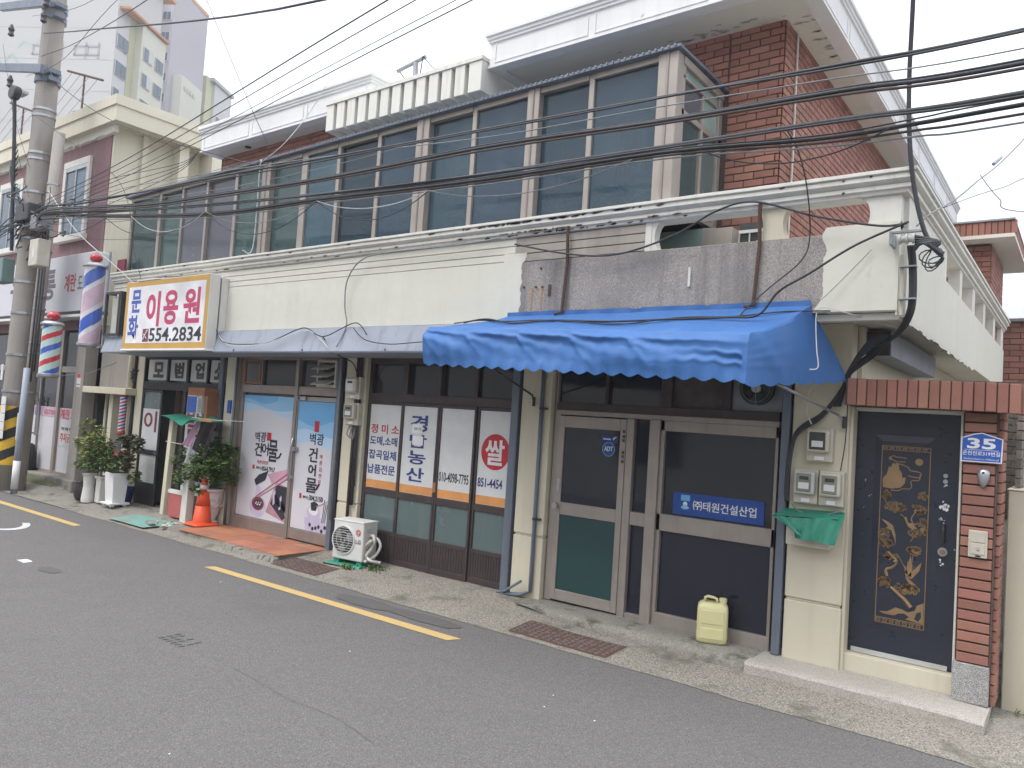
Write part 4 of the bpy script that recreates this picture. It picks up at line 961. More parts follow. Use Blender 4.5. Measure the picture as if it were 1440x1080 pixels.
# gold scenery in low relief
gm = MB(); Y0, Y1 = 6.886, 6.8905; K = 'gold'
def gl(pts, r): gm.tube([(x, 6.888, z) for x, z in pts], r, K, 4)
GX0, GX1, GZ0, GZ1 = -1.372, -1.012, .545, 1.985
def px(u, v): return (-1.375+u*.365, 1.99-v*1.45)      # u, v across and down the panel
gm.box(GX0, GX0+.006, Y0, Y1, GZ0, GZ1, K).box(GX1-.006, GX1, Y0, Y1, GZ0, GZ1, K)
for z0_, z1_ in ((GZ0, GZ0+.045), (GZ1-.038, GZ1)):
    gm.box(GX0+.006, GX1-.006, Y0, Y1, z0_, z0_+.005, K).box(GX0+.006, GX1-.006, Y0, Y1, z1_-.005, z1_, K)
    n = 7; wd = (GX1-GX0-.02)/n; h = z1_-z0_
    for i in range(n):
        x = GX0+.010+i*wd; a = .005
        gm.box(x, x+wd*.8, Y0, Y1, z1_-.014, z1_-.010, K).box(x, x+a, Y0, Y1, z0_+.010, z1_-.014, K).box(x+a, x+wd*.62, Y0, Y1, z0_+.010, z0_+.014, K).box(x+wd*.55, x+wd*.55+a, Y0, Y1, z0_+.014, z0_+h*.55, K).box(x+wd*.28, x+wd*.55, Y0, Y1, z0_+h*.5, z0_+h*.5+.004, K)
gm.disc(*px(.77, .085), .028, Y0, Y1, K, 22)
# mountain with cloud scrolls
gm.prism([px(*q) for q in ((.06, .24), (.05, .19), (.13, .165), (.17, .12), (.21, .125), (.24, .10), (.30, .105), (.36, .10), (.38, .135), (.43, .15), (.45, .18), (.52, .175), (.50, .21), (.42, .235), (.25, .245))], Y0, Y1, K)
for q in (((.18, .068), (.25, .06), (.33, .066), (.42, .066), (.52, .071)), ((.16, .08), (.24, .083), (.34, .092), (.50, .089)), ((.3, .1), (.45, .108), (.56, .12), (.60, .135), (.76, .14), (.82, .15), (.78, .17), (.66, .17), (.56, .165)), ((.80, .155), (.78, .185), (.66, .19), (.62, .20), (.64, .22), (.60, .238), (.46, .24), (.38, .252), (.22, .255))): gl(spline([(*px(*p), 0) for p in q], 5) and [(v.x, v.y) for v in spline([(*px(*p), 0) for p in q], 5)], .0048)
gm.disc(*px(.19, .075), .012, Y0, Y1, K, 12)
def pine(u, v, ru, rv, n=13, sd=0):
    rnd = random.Random(sd)
    gm.disc(*px(u, v+rv*.3), .36*ru*.6, Y0+.001, Y1, 'gold', 14, 1.45*rv*.3)
    for i in range(n):
        a = rnd.uniform(-1, 1); b = rnd.uniform(-1, 1)
        if a*a+b*b > 1: a *= .7; b *= .7
        x, z = px(u+a*ru, v+b*rv); gm.ring(x, z, .0085, .0125, Y0, Y1, K, 9); gm.disc(x, z-.003, .005, Y0, Y1, K, 6, .0025)
for i, (u, v, ru, rv, n_) in enumerate(((.13, .28, .10, .022, 12), (.33, .345, .20, .026, 24), (.79, .345, .15, .024, 18), (.86, .27, .09, .02, 9), (.90, .44, .08, .05, 14), (.12, .50, .10, .03, 14), (.17, .55, .14, .022, 16), (.75, .575, .15, .022, 17), (.28, .62, .14, .02, 15), (.20, .77, .15, .026, 20), (.62, .79, .26, .026, 30), (.74, .48, .12, .02, 12))): pine(u, v, ru, rv, int(n_*1.7), i)
def trunk(pts, r0, r1): gm.tube([(v.x, 6.888, v.y) for v in spline([(*px(*p), 0) for p in pts], 5)], r0, K, 5, r1)
trunk([(.10, .30), (.16, .33), (.30, .355)], .004, .003); trunk([(.75, .36), (.66, .40), (.72, .43), (.80, .42)], .006, .004); trunk([(.80, .47), (.72, .50), (.66, .53)], .005, .003)
trunk([(.22, .60), (.40, .645), (.33, .68), (.20, .70), (.22, .735)], .006, .014); trunk([(.35, .65), (.42, .64)], .012, .012)
trunk([(.30, .79), (.45, .82), (.60, .85), (.72, .885)], .012, .019); trunk([(.12, .53), (.22, .58)], .003, .003); trunk([(.72, .60), (.72, .64)], .003, .002)
gm.prism([px(*q) for q in ((.10, .935), (.25, .93), (.42, .90), (.55, .905), (.66, .915), (.80, .90), (.84, .87), (.97, .85), (.97, .965), (.62, .955), (.70, .94), (.60, .925), (.48, .93), (.40, .945), (.20, .945))], Y0, Y1, K)
gm.prism([px(*q) for q in ((.80, .945), (.84, .91), (.92, .90), (.93, .93), (.88, .955))], Y0-.0006, Y1, 'black_paint')
# cranes
gm.prism([px(*q) for q in ((.52, .40), (.56, .39), (.60, .425), (.68, .425), (.80, .455), (.70, .46), (.60, .445))], Y0, Y1, K); gl([px(.44, .383), px(.50, .39), px(.55, .41), px(.58, .43)], .0035)
gm.prism([px(*q) for q in ((.06, .42), (.18, .43), (.30, .45), (.36, .50), (.37, .56), (.33, .515), (.26, .475), (.14, .475), (.20, .455))], Y0, Y1, K)
for q in (((.58, .70), (.68, .60), (.72, .66), (.70, .72)), ((.62, .72), (.90, .63), (.86, .68), (.72, .73)), ((.56, .66), (.60, .67), (.66, .73), (.80, .76), (.84, .79), (.72, .78), (.60, .73))): gm.prism([px(*p) for p in q], Y0, Y1, K)
gl([px(.44, .615), px(.52, .65), px(.57, .675)], .0035)
for i in range(7): gl([px(.60+.012*i, .70), px(.63+.035*i, .635+.006*i)], .0022)
gm.build('gold_relief', D_)
# lock, buttons, peeled stickers
MB().tube([(-.905, 6.90, 1.18), (-.905, 6.875, 1.18)], .034, 'steel', 18).tube([(-.905, 6.875, 1.18), (-.905, 6.865, 1.18)], .018, 'gold', 14).tube([(-.905, 6.885, 1.40), (-.905, 6.865, 1.35), (-.905, 6.885, 1.25)], .010, 'dark_metal', 8).tube([(-.905, 6.90, 1.775), (-.905, 6.892, 1.775)], .017, 'steel', 14).tube([(-.905, 6.90, 1.73), (-.905, 6.892, 1.73)], .017, 'steel', 14).build('lock', D_)
mb = MB(); random.seed(21)
for (x, z, s_, n_) in ((-.915, 1.68, .018, 3), (-.91, 1.545, .03, 8), (-.92, 1.43, .016, 7), (-.92, 1.10, .02, 4), (-.82, 1.21, .010, 2), (-1.495, 1.68, .008, 3), (-1.45, 1.56, .008, 3), (-1.49, 1.46, .006, 2), (-1.50, 1.24, .004, 1), (-1.16, 1.28, .004, 1)):
    for i in range(n_):
        cx, cz = x+random.gauss(0, s_*.7), z+random.gauss(0, s_*.8); r_ = random.uniform(.3, .8)*s_*.7
        mb.prism([(cx+r_*random.uniform(.5, 1.3)*math.cos(a), cz+r_*random.uniform(.5, 1.3)*math.sin(a)) for a in (0, 1, 2, 3.1, 4.2, 5.2)], 6.8985, 6.9, 'ink_white')
mb.build('peeled_stickers', D_)

# address plate, lamp, intercom on the pillar
t = thing('number_plate', 'blue house number plate reading 35 on the brick pillar', 'address plate', (-.65, 6.69, 1.9))
shp = lambda g: [(-.785+g, 1.905+g), (-.52-g, 1.905+g), (-.515-g, 2.085-g*.6), (-.60, 2.112-g), (-.65, 2.128-g), (-.70, 2.118-g), (-.785+g, 2.085-g*.6)]
MB().prism(shp(0), 6.698, 6.712, 'ink_white').prism(shp(.008), 6.696, 6.70, 'plate_blue').build('plate', t)
MB().text('35', -.745, -.56, 2.005, 2.085, 6.696, 'ink_white', .03).text('온천천로319번길', -.772, -.532, 1.955, 1.988, 6.696, 'ink_white', .01).text('Oncheoncheon-ro 319beon-gil', -.765, -.540, 1.918, 1.936, 6.696, 'ink_white', .0).box(-.76, -.54, 6.6945, 6.696, 1.995, 1.998, 'ink_white').build('lettering', t)
t = thing('door_lamp', 'small shield shaped chrome bell lamp under the house number plate', 'lamp', (-.63, 6.72, 1.70))
mb = MB(); lev = [(.0, 1.0), (.012, .98), (.026, .80), (.034, .5)]; base = [(-.042, .055), (-.02, .074), (.0, .078), (.02, .074), (.042, .055), (.040, .0), (.028, -.04), (.0, -.075), (-.028, -.04), (-.040, .0)]
vs = []; fs = []
for d, s_ in lev: vs += [(-.633+a*s_, 6.716-d, 1.785+b*s_) for a, b in base]
for i in range(3):
    for j in range(10): fs.append((i*10+j, (i+1)*10+j, (i+1)*10+(j+1) % 10, i*10+(j+1) % 10))
fs.append(tuple(range(30, 40))[::-1]); mb.add(vs, fs, 'steel'); mb.build('body', t, smooth=True); MB().tube([(-.633, 6.70, 1.83), (-.633, 6.678, 1.83)], .009, 'dark_metal', 10).build('screw', t)
MB().tube([(-.76, 6.715, 1.865), (-.76, 6.705, 1.865)], .007, 'gold', 10).build('screw', t)
t = thing('intercom', 'cream door intercom panel on the brick pillar', 'intercom', (-.655, 6.72, 1.19))
MB().box(-.715, -.592, 6.70, 6.725, 1.195, 1.395, 'beige_plastic').build('body', t, bevel=.004); MB().box(-.700, -.607, 6.693, 6.70, 1.22, 1.30, 'beige_plastic').build('cover', t, bevel=.002); MB().box(-.700, -.607, 6.695, 6.70, 1.31, 1.385, 'beige_plastic').build('speaker_plate', t)
MB().tube([(-.652, 6.693, 1.265), (-.652, 6.685, 1.265)], .012, 'foam', 12).build('button', t); MB().disc(-.65, 1.207, .02, 6.698, 6.70, 'ink_dark', 12, .006).build('mark', t)

# ------------------------------------------------------------------ meters
def meter(x, z, w_, h, lab, front, box_k='grey_plastic'):
    t = thing('electric_meter', lab, 'meter', (x, 6.70, z), 'electricity meters on the shop columns')
    MB().box(x-w_/2, x+w_/2, 6.66, 6.74, z, z+h, 'beige_plastic').build('back_box', t, bevel=.012, seg=3)
    MB().box(x-w_*.42, x+w_*.42, 6.60, 6.66, z+h*.28, z+h*.94, box_k).build('cover', t, bevel=.02, seg=3)
    MB().box(x-w_*.30, x+w_*.30, 6.592, 6.60, z+h*.36, z+h*.88, front).build('window', t, bevel=.006)
    MB().box(x-w_*.16, x+w_*.2, 6.586, 6.592, z+h*.70, z+h*.80, 'meter_dark').box(x-w_*.20, x+w_*.22, 6.589, 6.592, z+h*.44, z+h*.62, 'film_paper').build('display', t)
    MB().box(x-w_*.15, x+w_*.2, 6.648, 6.66, z+h*.05, z+h*.16, 'ink_white').build('label_tag', t)
    return t
meter(-1.81, 1.81, .215, .28, 'upper single electric meter with dark window on the column by the gate', 'meter_dark', 'beige_plastic')
meter(-1.905, 1.45, .20, .29, 'lower left electric meter of the pair above the green sheet', 'meter_glass')
meter(-1.70, 1.45, .20, .29, 'lower right electric meter of the pair above the green sheet', 'meter_glass', 'beige_plastic')
meter(-7.68, 2.12, .25, .29, 'upper electric meter on the column between fish shop and rice shop', 'film_paper', 'beige_plastic')
meter(-7.68, 1.78, .25, .29, 'lower electric meter on the column between fish shop and rice shop', 'meter_glass', 'beige_plastic')
t = thing('mailbox', 'cream letter box hanging under the green sheet by the gate', 'letter box', (-1.86, 6.68, 1.07))
MB().box(-2.03, -1.67, 6.60, 6.74, 1.10, 1.27, 'beige_plastic').build('body', t, bevel=.006)
mb = MB()
for i in range(9): mb.box(-1.86+i*.017+.004*(i % 2), -1.852+i*.017, 6.598, 6.60, 1.185+.004*(i % 3), 1.20+.005*(i % 2), 'ink_grey')
mb.build('scribble', t)
t = thing('plastic_sheet', 'crumpled green plastic sheet draped over the letter box', 'sheet', (-1.85, 6.6, 1.3))
vs = []; fs = []; nx, nz = 22, 9
for j in range(nz+1):
    v = j/nz
    for i in range(nx+1):
        u = i/nx; x = -2.13+.57*u; zt = 1.335+.03*u-.012*math.sin(u*5); depth = .10+.08*math.sin(u*2.6)+.05*(u > .6)*(u-.6)*4
        zz = zt-v*depth-.0*u; x += (v*.10*(.5-u) if u > .3 else v*.20*(1-u)-.02)
        vs.append((x, 6.55-.04*math.sin(v*1.4)+.014*math.sin(u*16+v*3)+.008*math.sin(u*37), zz+.02*(1-v)*0))
for j in range(nz):
    for i in range(nx): a = j*(nx+1)+i; fs.append((a, a+nx+1, a+nx+2, a+1))
MB().add(vs, fs, 'tarp_green').add([(-2.13, 6.55, 1.335), (-1.56, 6.55, 1.365), (-1.60, 6.74, 1.41), (-2.08, 6.74, 1.39)], [(0, 1, 2, 3)], 'tarp_green').build('sheet', t, smooth=True)
# ventilation hood over the meters
t = thing('exhaust_hood', 'grimy cream exhaust hood tucked under the awning end', 'vent', (-1.84, 6.7, 2.3))
MB().box(-1.95, -1.72, 6.56, 6.74, 2.56, 2.72, 'beige_plastic').hexa([(-1.97, 6.52, 2.50), (-1.70, 6.52, 2.50), (-1.70, 6.74, 2.50), (-1.97, 6.74, 2.50), (-1.95, 6.56, 2.56), (-1.72, 6.56, 2.56), (-1.72, 6.74, 2.56), (-1.95, 6.74, 2.56)], 'beige_plastic').build('hood', t, bevel=.008); MB().box(-1.93, -1.74, 6.55, 6.56, 2.58, 2.68, 'dark_metal').build('opening', t)
# wall fan in the office transom
t = thing('exhaust_fan', 'round exhaust fan mounted in the transom beside the awning', 'fan', (-2.40, 6.78, 2.3))
MB().ring(-2.40, 2.42, .135, .155, 6.755, 6.80, 'dark_metal').disc(-2.40, 2.42, .14, 6.80, 6.83, 'meter_dark').build('ring', t)
for i in range(5):
    a = i*1.2566; c_, s_ = math.cos(a), math.sin(a)
    MB().prism([(-2.40+.03*c_, 2.42+.03*s_), (-2.40+.12*math.cos(a-.35), 2.42+.12*math.sin(a-.35)), (-2.40+.125*c_, 2.42+.125*s_), (-2.40+.11*math.cos(a+.4), 2.42+.11*math.sin(a+.4))], 6.775+.003*i, 6.78+.003*i, 'dark_metal').build('blade', t)
MB().disc(-2.40, 2.42, .042, 6.74, 6.775, 'grey_plastic').build('hub', t)
mb = MB()
mb.ring(-2.40, 2.42, .125, .129, 6.738, 6.742, 'grey_metal', 24)
mb.tube([(-2.40, 6.74, 2.42), (-2.39, 6.735, 2.27), (-2.36, 6.74, 2.25)], .004, 'grey_metal', 4); mb.build('guard', t)

# ------------------------------------------------------------------ blue awning
t = thing('awning', 'creased blue fabric awning with scalloped edge over the office', 'awning', (-3.4, 6.1, 2.4))
def aw_front(u):      # knee line and lower edge along the front
    x = -5.30+(-2.03+5.30)*u; return x
def crease(u, v):
    s_ = 0
    for k_, (c0, amp) in enumerate(((.0, .030), (.17, .028), (.35, .032), (.525, .034), (.70, .024))):
        du = u-c0
        for q, (sl, w_, am, ln) in enumerate(((.30, .05, 1.0, .16), (.75, .09, -.8, .20), (1.5, .11, .55, .13), (3.6, .10, .5, .06))):
            if du > -.01:
                d = (v-.10-.05*q-du*sl*2.4*(1-.9*min(1, du/.5)))/w_
                s_ += amp*am*math.exp(-d*d)*math.exp(-max(0, du)/ln)*min(1, (du+.01)*60)
    for c0, amp, z0_ in ((.985, .016, .42), (.985, -.016, .52), (.985, .014, .62)):      # folds gathered at the right corner
        du = c0-u
        if du > 0: d = (v-z0_-(z0_-.50)*du*1.6+.10*du)/.045; s_ += amp*math.exp(-d*d)*math.exp(-du/.13)
    s_ += .030*math.sin(v*math.pi)*math.sin(u*9+1)+.018*fbm(u*7, v*1.5, 4, 1)
    return s_*min(1, v*6)*(1-.6*max(0, v-.75)/.25)
vs = []; fs = []; NU = 260; rows = []
def pt_top(u, s_):    # s_ 0 wall .. 1 knee
    xw = -4.78+(3.0)*u; xf = aw_front(u); x = xw+(xf-xw)*s_; y = 6.135+(5.52-6.135)*s_
    zk = 2.865-.115*u; z = 3.045-.005*u; z = z+(zk-z)*(s_**1.15)
    z -= .055*math.sin(math.pi*s_)*(.8+.2*math.sin(u*14)); z += .012*fbm(u*6, s_*3, 2, 1)
    return (x, y, z)
NS = 14
for j in range(NS+1):
    for i in range(NU+1): vs.append(pt_top(i/NU, j/NS))
NV = 34; lowz = lambda u: 2.50-.10*u
for j in range(1, NV+1):
    v = j/NV
    for i in range(NU+1):
        u = i/NU; x = aw_front(u); zk = 2.865-.115*u; sc_ = .022*abs(math.sin(u*math.pi*22)) ; zl = lowz(u)-.0-.028*(1-abs(math.sin(u*math.pi*21)))*0-.030*abs(math.sin(u*math.pi*20.5))
        z = zk+(zl-zk)*v+.010*math.sin(u*30)*math.sin(v*3)
        y = 5.52-.05*math.sin(min(1, v*2.6)*math.pi*.5)-crease(u, v)*1.15+.012*math.sin(u*math.pi*41)*v*v+.03*v*0
        vs.append((x, y, z))
W1 = NU+1
for j in range(NS+NV):
    for i in range(NU): a = j*W1+i; fs.append((a, a+W1, a+W1+1, a+1))
MB().add(vs, fs, 'awning').build('canvas', t, smooth=True)
def front_pt(u, v):
    if v <= 0: return pt_top(u, 1.0)
    x = aw_front(u); zk = 2.865-.115*u; zl = lowz(u)-.030*abs(math.sin(u*math.pi*20.5))
    return (x, 5.52-.05*math.sin(min(1, v*2.6)*math.pi*.5)-crease(u, v)*1.15+.012*math.sin(u*math.pi*41)*v*v, zk+(zl-zk)*v+.010*math.sin(u*30)*math.sin(v*3))
def side_panel(sgn, u_end, xr, yr, zr, name):
    vs = []; fs = []; n1, n2 = 30, 20; rear_top = pt_top(u_end, 0)
    for j in range(n2+1):
        v = j/n2
        a = Vector(front_pt(u_end, v)); b = Vector(rear_top).lerp(Vector((xr, yr, zr)), v)
        for i in range(n1+1):
            u = i/n1; p = a.lerp(b, u)
            if v == 0: p = Vector(pt_top(u_end, 1-u))
            f_ = .03*math.sin(v*3.1)*math.sin(u*3.1)+.020*math.exp(-((u-.10-v*.25)/.06)**2)*math.sin(v*3.1)*math.sin(u*3.1)**.5
            for c0 in (.35, .5, .64): f_ += .012*math.exp(-(((v-c0)-.35*(u)*(c0-.48)*3)/.028)**2)*math.exp(-u*3.5)*(u*8 if u < .125 else 1)
            sc2 = -.028*abs(math.sin(u*math.pi*6.5))*v**6
            vs.append((p.x+sgn*f_, p.y-f_*.3, p.z+sc2))
    for j in range(n2):
        for i in range(n1):
            a = j*(n1+1)+i; q = (a, a+n1+1, a+n1+2, a+1); fs.append(q if sgn > 0 else q[::-1])
    return MB().add(vs, fs, 'awning').build(name, t, smooth=True)
side_panel(1, 1.0, -1.60, 6.66, 2.50, 'side_panel')
side_panel(-1, 0.0, -5.62, 6.55, 2.60, 'side_panel')
vs = []; n = 60
for i in range(n+1):
    x = -4.80+3.02*i/n; vs += [(x, 6.138, 3.035), (x, 6.136+.004*math.sin(i), 3.085+.006*fbm(x, 0, 0, 2)-(.012 if i in (29, 30, 43) else 0))]
MB().add(vs, [(2*i, 2*i+2, 2*i+3, 2*i+1) for i in range(n)], 'awning').build('fixing_strip', t)
mb = MB(); mb.tube([(-1.64, 6.70, 2.17), (-1.67, 6.64, 2.21), (-2.02, 5.62, 2.47)], .012, 'steel', 7); mb.tube([(-1.63, 6.70, 2.20), (-1.63, 6.70, 2.10)], .018, 'dark_metal', 7); mb.build('arm', t)
mb = MB(); mb.tube([(-4.80, 6.70, 2.20), (-4.80, 6.66, 2.27), (-4.72, 5.62, 2.56)], .012, 'dark_metal', 7); mb.tube([(-4.80, 6.70, 2.25), (-4.80, 6.70, 2.15)], .018, 'dark_metal', 7); mb.build('arm', t)
mb = MB(); mb.tube([(-5.26, 5.55, 2.82), (-2.06, 5.55, 2.71)], .012, 'steel', 6); mb.build('front_bar', t)

# ------------------------------------------------------------------ signs and window posters
t = thing('barber_sign', 'yellow bordered light box sign of the barber shop with crimson letters and phone number', 'sign', (-11.1, 5.85, 2.66))
mb = MB(); mb.box(-12.34, -9.93, 5.86, 6.02, 2.70, 3.77, 'white_dirty').box(-12.30, -9.965, 6.02, 6.045, 2.72, 3.75, 'dark_metal').box(-12.30, -9.93, 6.045, 6.15, 2.715, 3.745, 'white_dirty').box(-12.36, -9.91, 5.84, 6.0, 2.672, 2.70, 'white').build('box', t, bevel=.006)
MB().box(-12.33, -9.94, 5.855, 5.86, 2.71, 3.76, 'sign_yellow').build('border', t)
MB().box(-12.235, -10.02, 5.852, 5.855, 2.79, 3.68, 'ink_white').build('face', t)
MB().text('문', -12.13, -11.83, 3.27, 3.63, 5.852, 'ink_signblue', .03).text('화', -12.18, -11.86, 2.85, 3.23, 5.852, 'ink_signblue', .03).text('이', -11.65, -11.24, 3.04, 3.58, 5.852, 'ink_crimson', .035).text('용', -11.14, -10.72, 3.06, 3.58, 5.852, 'ink_crimson', .03).text('원', -10.58, -10.13, 3.07, 3.59, 5.852, 'ink_crimson', .03).text('554.2834', -11.50, -10.04, 2.81, 3.02, 5.852, 'ink_dark', .02).box(-11.70, -11.52, 5.85, 5.852, 2.81, 3.01, 'ink_maroon').tube([(-11.67, 5.849, 2.84), (-11.60, 5.849, 2.93), (-11.55, 5.849, 2.99)], .012, 'ink_white', 4).tube([(-11.66, 5.849, 2.93), (-11.57, 5.849, 2.86)], .008, 'ink_white', 4).build('lettering', t)
MB().box(-12.0, -11.3, 5.845, 6.0, 3.77, 3.785, 'white').tube([(-12.1, 5.95, 3.79), (-11.4, 5.93, 3.82), (-10.7, 5.95, 3.785)], .006, 'cable', 4).build('loose_trim', t)

def poster(name, x0, x1, z0, z1, y, lab, base='film_paper', cat='window poster', grp=None):
    t = thing(name, lab, cat, ((x0+x1)/2, y, z0), grp); MB().box(x0, x1, y-.0015, y+.0015, z0, z1, base).build('film', t); return t
TG = 'letter sheets over the barber door'
for ch, x0, x1, lab in (('모', -13.33, -12.68, 'white sheet with the first stencilled letter over the barber door'), ('범', -12.59, -12.06, 'white sheet with the second stencilled letter over the barber door'), ('업', -11.94, -11.44, 'white sheet with the third stencilled letter over the barber door'), ('소', -11.35, -10.92, 'white sheet with the last stencilled letter over the barber door, beside the post')):
    t = poster('letter_sheet', x0, x1, 2.27, 2.625, 6.80 if 0 else 6.838, lab, grp=TG)
    MB().text(ch, x0+.10*(x1-x0)/.4, x1-.08*(x1-x0)/.4, 2.31, 2.585, 6.8365, 'ink_brown', .05).build('lettering', t)
t = poster('letter_sheet', -13.335, -12.77, 1.05, 1.76, 6.805, 'white sheet with a maroon letter on the open barber door leaf'); MB().text('이', -13.28, -12.84, 1.36, 1.72, 6.8035, 'ink_maroon', .02).build('lettering', t)
t = poster('letter_sheet', -11.97, -11.50, 1.04, 2.08, 6.832, 'white sheet with a maroon letter behind the hanging laundry'); MB().text('발', -11.93, -11.52, 1.36, 1.80, 6.8305, 'ink_maroon', .02).build('lettering', t)
t = poster('window_board', -11.97, -10.95, .42, .94, 6.838, 'white board low in the barber window behind the bush')
MB().box(-10.62, -10.53, 6.72, 6.737, 1.80, 2.0, 'plate_blue').build('scrap', None)
o = bpy.data.objects['scrap']; o.name = 'paper_flag'; tag(o, 'small torn blue paper stuck on the column beside the barber window', 'paper')

# dried fish shop: left window film
def wave(x0, x1, ztop, f, n=40): return [(x0, ztop)]+[(x0+(x1-x0)*i/n, f(i/n)) for i in range(n+1)]+[(x1, ztop)]
t = poster('window_poster', -10.345, -9.075, .285, 2.10, 6.836, 'large left window poster of the dried fish shop with seaweed, bowl and chopsticks', 'film_white')
mb = MB(); y = 6.8345
mb.prism(wave(-10.345, -9.075, 2.10, lambda u: 1.83+.09*math.exp(-((u-.38)/.28)**2)-.05*u), y-.0010, y-.0004, 'film_blue3')
mb.prism(wave(-10.345, -9.075, 2.10, lambda u: 1.93+.05*math.sin(u*5+1.2)), y-.0020, y-.0014, 'film_blue2'); mb.prism(wave(-10.345, -9.5, 2.10, lambda u: 2.02+.04*math.cos(u*5)), y-.0030, y-.0024, 'film_blue1')
mb.build('sky_print', t)
mb = MB(); y = 6.8310
mb.text('벽광', -9.99, -9.72, 1.41, 1.56, y, 'ink_dark', .01).text('건', -9.98, -9.80, 1.20, 1.40, y, 'ink_dark', .018).text('어', -9.80, -9.64, 1.22, 1.40, y, 'ink_dark', .018).text('물', -9.64, -9.42, 1.14, 1.46, y, 'ink_dark', .018).tube([(-9.44, y, 1.20), (-9.37, y, 1.22), (-9.33, y, 1.28)], .014, 'ink_dark', 4).box(-9.70, -9.60, y-.001, y, 1.44, 1.56, 'ink_red').text('마른김전문', -9.89, -9.62, 1.085, 1.14, y, 'ink_red', .0).text('051)', -9.91, -9.78, 1.0, 1.045, y, 'ink_dark').text('0564.7917', -9.765, -9.45, .99, 1.06, y, 'ink_dark', .01).box(-10.0, -9.95, y-.001, y, 1.0, 1.06, 'ink_red')
mb.build('lettering', t)
mb = MB(); y = 6.8342
def poly(pts, k, d=0): mb.prism(pts, y-.0006-d, y-.0001-d, k)
def ell(cx, cz, rx, rz, k, d=0, n=22): mb.disc(cx, cz, rx, y-.0006-d, y-.0001-d, k, n, rz)
poly([(-9.62, .95), (-9.10, 1.08), (-9.075, .93), (-9.50, .82)], 'film_pink'); poly([(-9.60, .40), (-9.075, .29), (-9.075, .80), (-9.40, .86)], 'pink_stick', .0005); poly([(-9.50, .53), (-9.20, .33), (-9.075, .40), (-9.075, .80), (-9.38, .82)], 'nori', .001)
for i in range(7): poly([(-9.46+.05*i, .70-.03*i), (-9.40+.05*i, .74-.02*i), (-9.36+.05*i, .56-.02*i), (-9.44+.05*i, .52-.02*i)], 'violet_soft' if i % 3 == 0 else 'ink_dark', .0015)
ell(-9.80, .46, .20, .16, 'violet_soft', .0005); ell(-9.80, .50, .15, .10, 'ink_maroon', .001); ell(-9.79, .50, .10, .055, 'nori', .0015)
for i in range(8): ell(-9.85+.018*i, .50+.02*math.sin(i*2), .012, .012, 'ink_white', .002, 8)
poly([(-9.88, .60), (-9.80, .62), (-9.74, .74), (-9.86, .78)], 'violet_soft', .002); poly([(-9.88, .76), (-9.66, .86), (-9.60, 1.0), (-9.82, .93), (-9.93, .84)], 'nori', .0025)
mb.tube([(-9.86, y-.003, .60), (-9.05-.03, y-.003, 1.04)], .010, 'pink_stick', 5); mb.tube([(-9.80, y-.003, .60), (-9.08, y-.003, .96)], .010, 'film_pink', 5); mb.build('picture', t)
# right door film
t = poster('window_poster', -8.96, -8.165, .275, 2.055, 6.803, 'narrow poster on the dried fish shop door with vertical lettering and seaweed bowl', 'film_white')
mb = MB(); y = 6.8015
mb.prism(wave(-8.96, -8.165, 2.055, lambda u: 1.50-.08*u-.04*math.exp(-((u-.1)/.2)**2)+.03*math.sin(u*4)), y-.0010, y-.0004, 'film_blue3'); mb.prism(wave(-8.96, -8.165, 2.055, lambda u: 1.62+.05*math.sin(u*4.5+.5)), y-.0020, y-.0014, 'film_blue2'); mb.prism(wave(-8.96, -8.165, 2.055, lambda u: 1.76+.05*math.sin(u*5+2.4)), y-.0030, y-.0024, 'film_blue1'); mb.build('sky_print', t)
mb = MB(); y = 6.7980
mb.box(-8.58, -8.48, y-.001, y, 1.64, 1.79, 'ink_red').text('벽광', -8.66, -8.36, 1.46, 1.62, y, 'ink_dark', .01).text('건', -8.66, -8.47, 1.22, 1.42, y, 'ink_dark', .018).text('어', -8.65, -8.48, 1.03, 1.19, y, 'ink_dark', .03).text('물', -8.68, -8.44, .80, 1.0, y, 'ink_dark', .018).tube([(-8.50, y, .84), (-8.44, y, .86), (-8.39, y, .93)], .014, 'ink_dark', 4)
for i, ch in enumerate('마른김전문'): mb.text(ch, -8.42, -8.36, 1.34-.088*i-.06, 1.34-.088*i, y, 'ink_red', .0)
mb.text('051)', -8.72, -8.60, .70, .745, y, 'ink_dark').text('304.2150', -8.585, -8.29, .695, .765, y, 'ink_dark', .015).box(-8.80, -8.755, y-.001, y, .70, .77, 'ink_red').build('lettering', t)
mb = MB(); y = 6.8012
poly([(-8.66, .46), (-8.62, .28), (-8.18, .28), (-8.20, .40), (-8.30, .48), (-8.44, .44)], 'violet_soft', .0005); ell(-8.47, .52, .14, .12, 'violet_soft', .001); ell(-8.47, .56, .10, .06, 'ink_white', .0015)
poly([(-8.52, .56), (-8.42, .56), (-8.38, .66), (-8.46, .69), (-8.54, .66)], 'nori', .002); mb.tube([(-8.42, y-.002, .62), (-8.17, y-.002, .72)], .006, 'pink_stick', 4)
for i in range(3): mb.tube([(-8.28+.03*i, y-.001, .42), (-8.26+.03*i, y-.001, .58), (-8.25+.035*i, y-.001, .68+.05*(i == 0))], .006, 'ink_grey', 4)
for i in range(12): ell(-8.56+.032*i, .335+.03*math.sin(i*1.9), .028, .028, 'nori' if i % 2 else 'violet_soft', .0015, 9)
mb.build('picture', t)

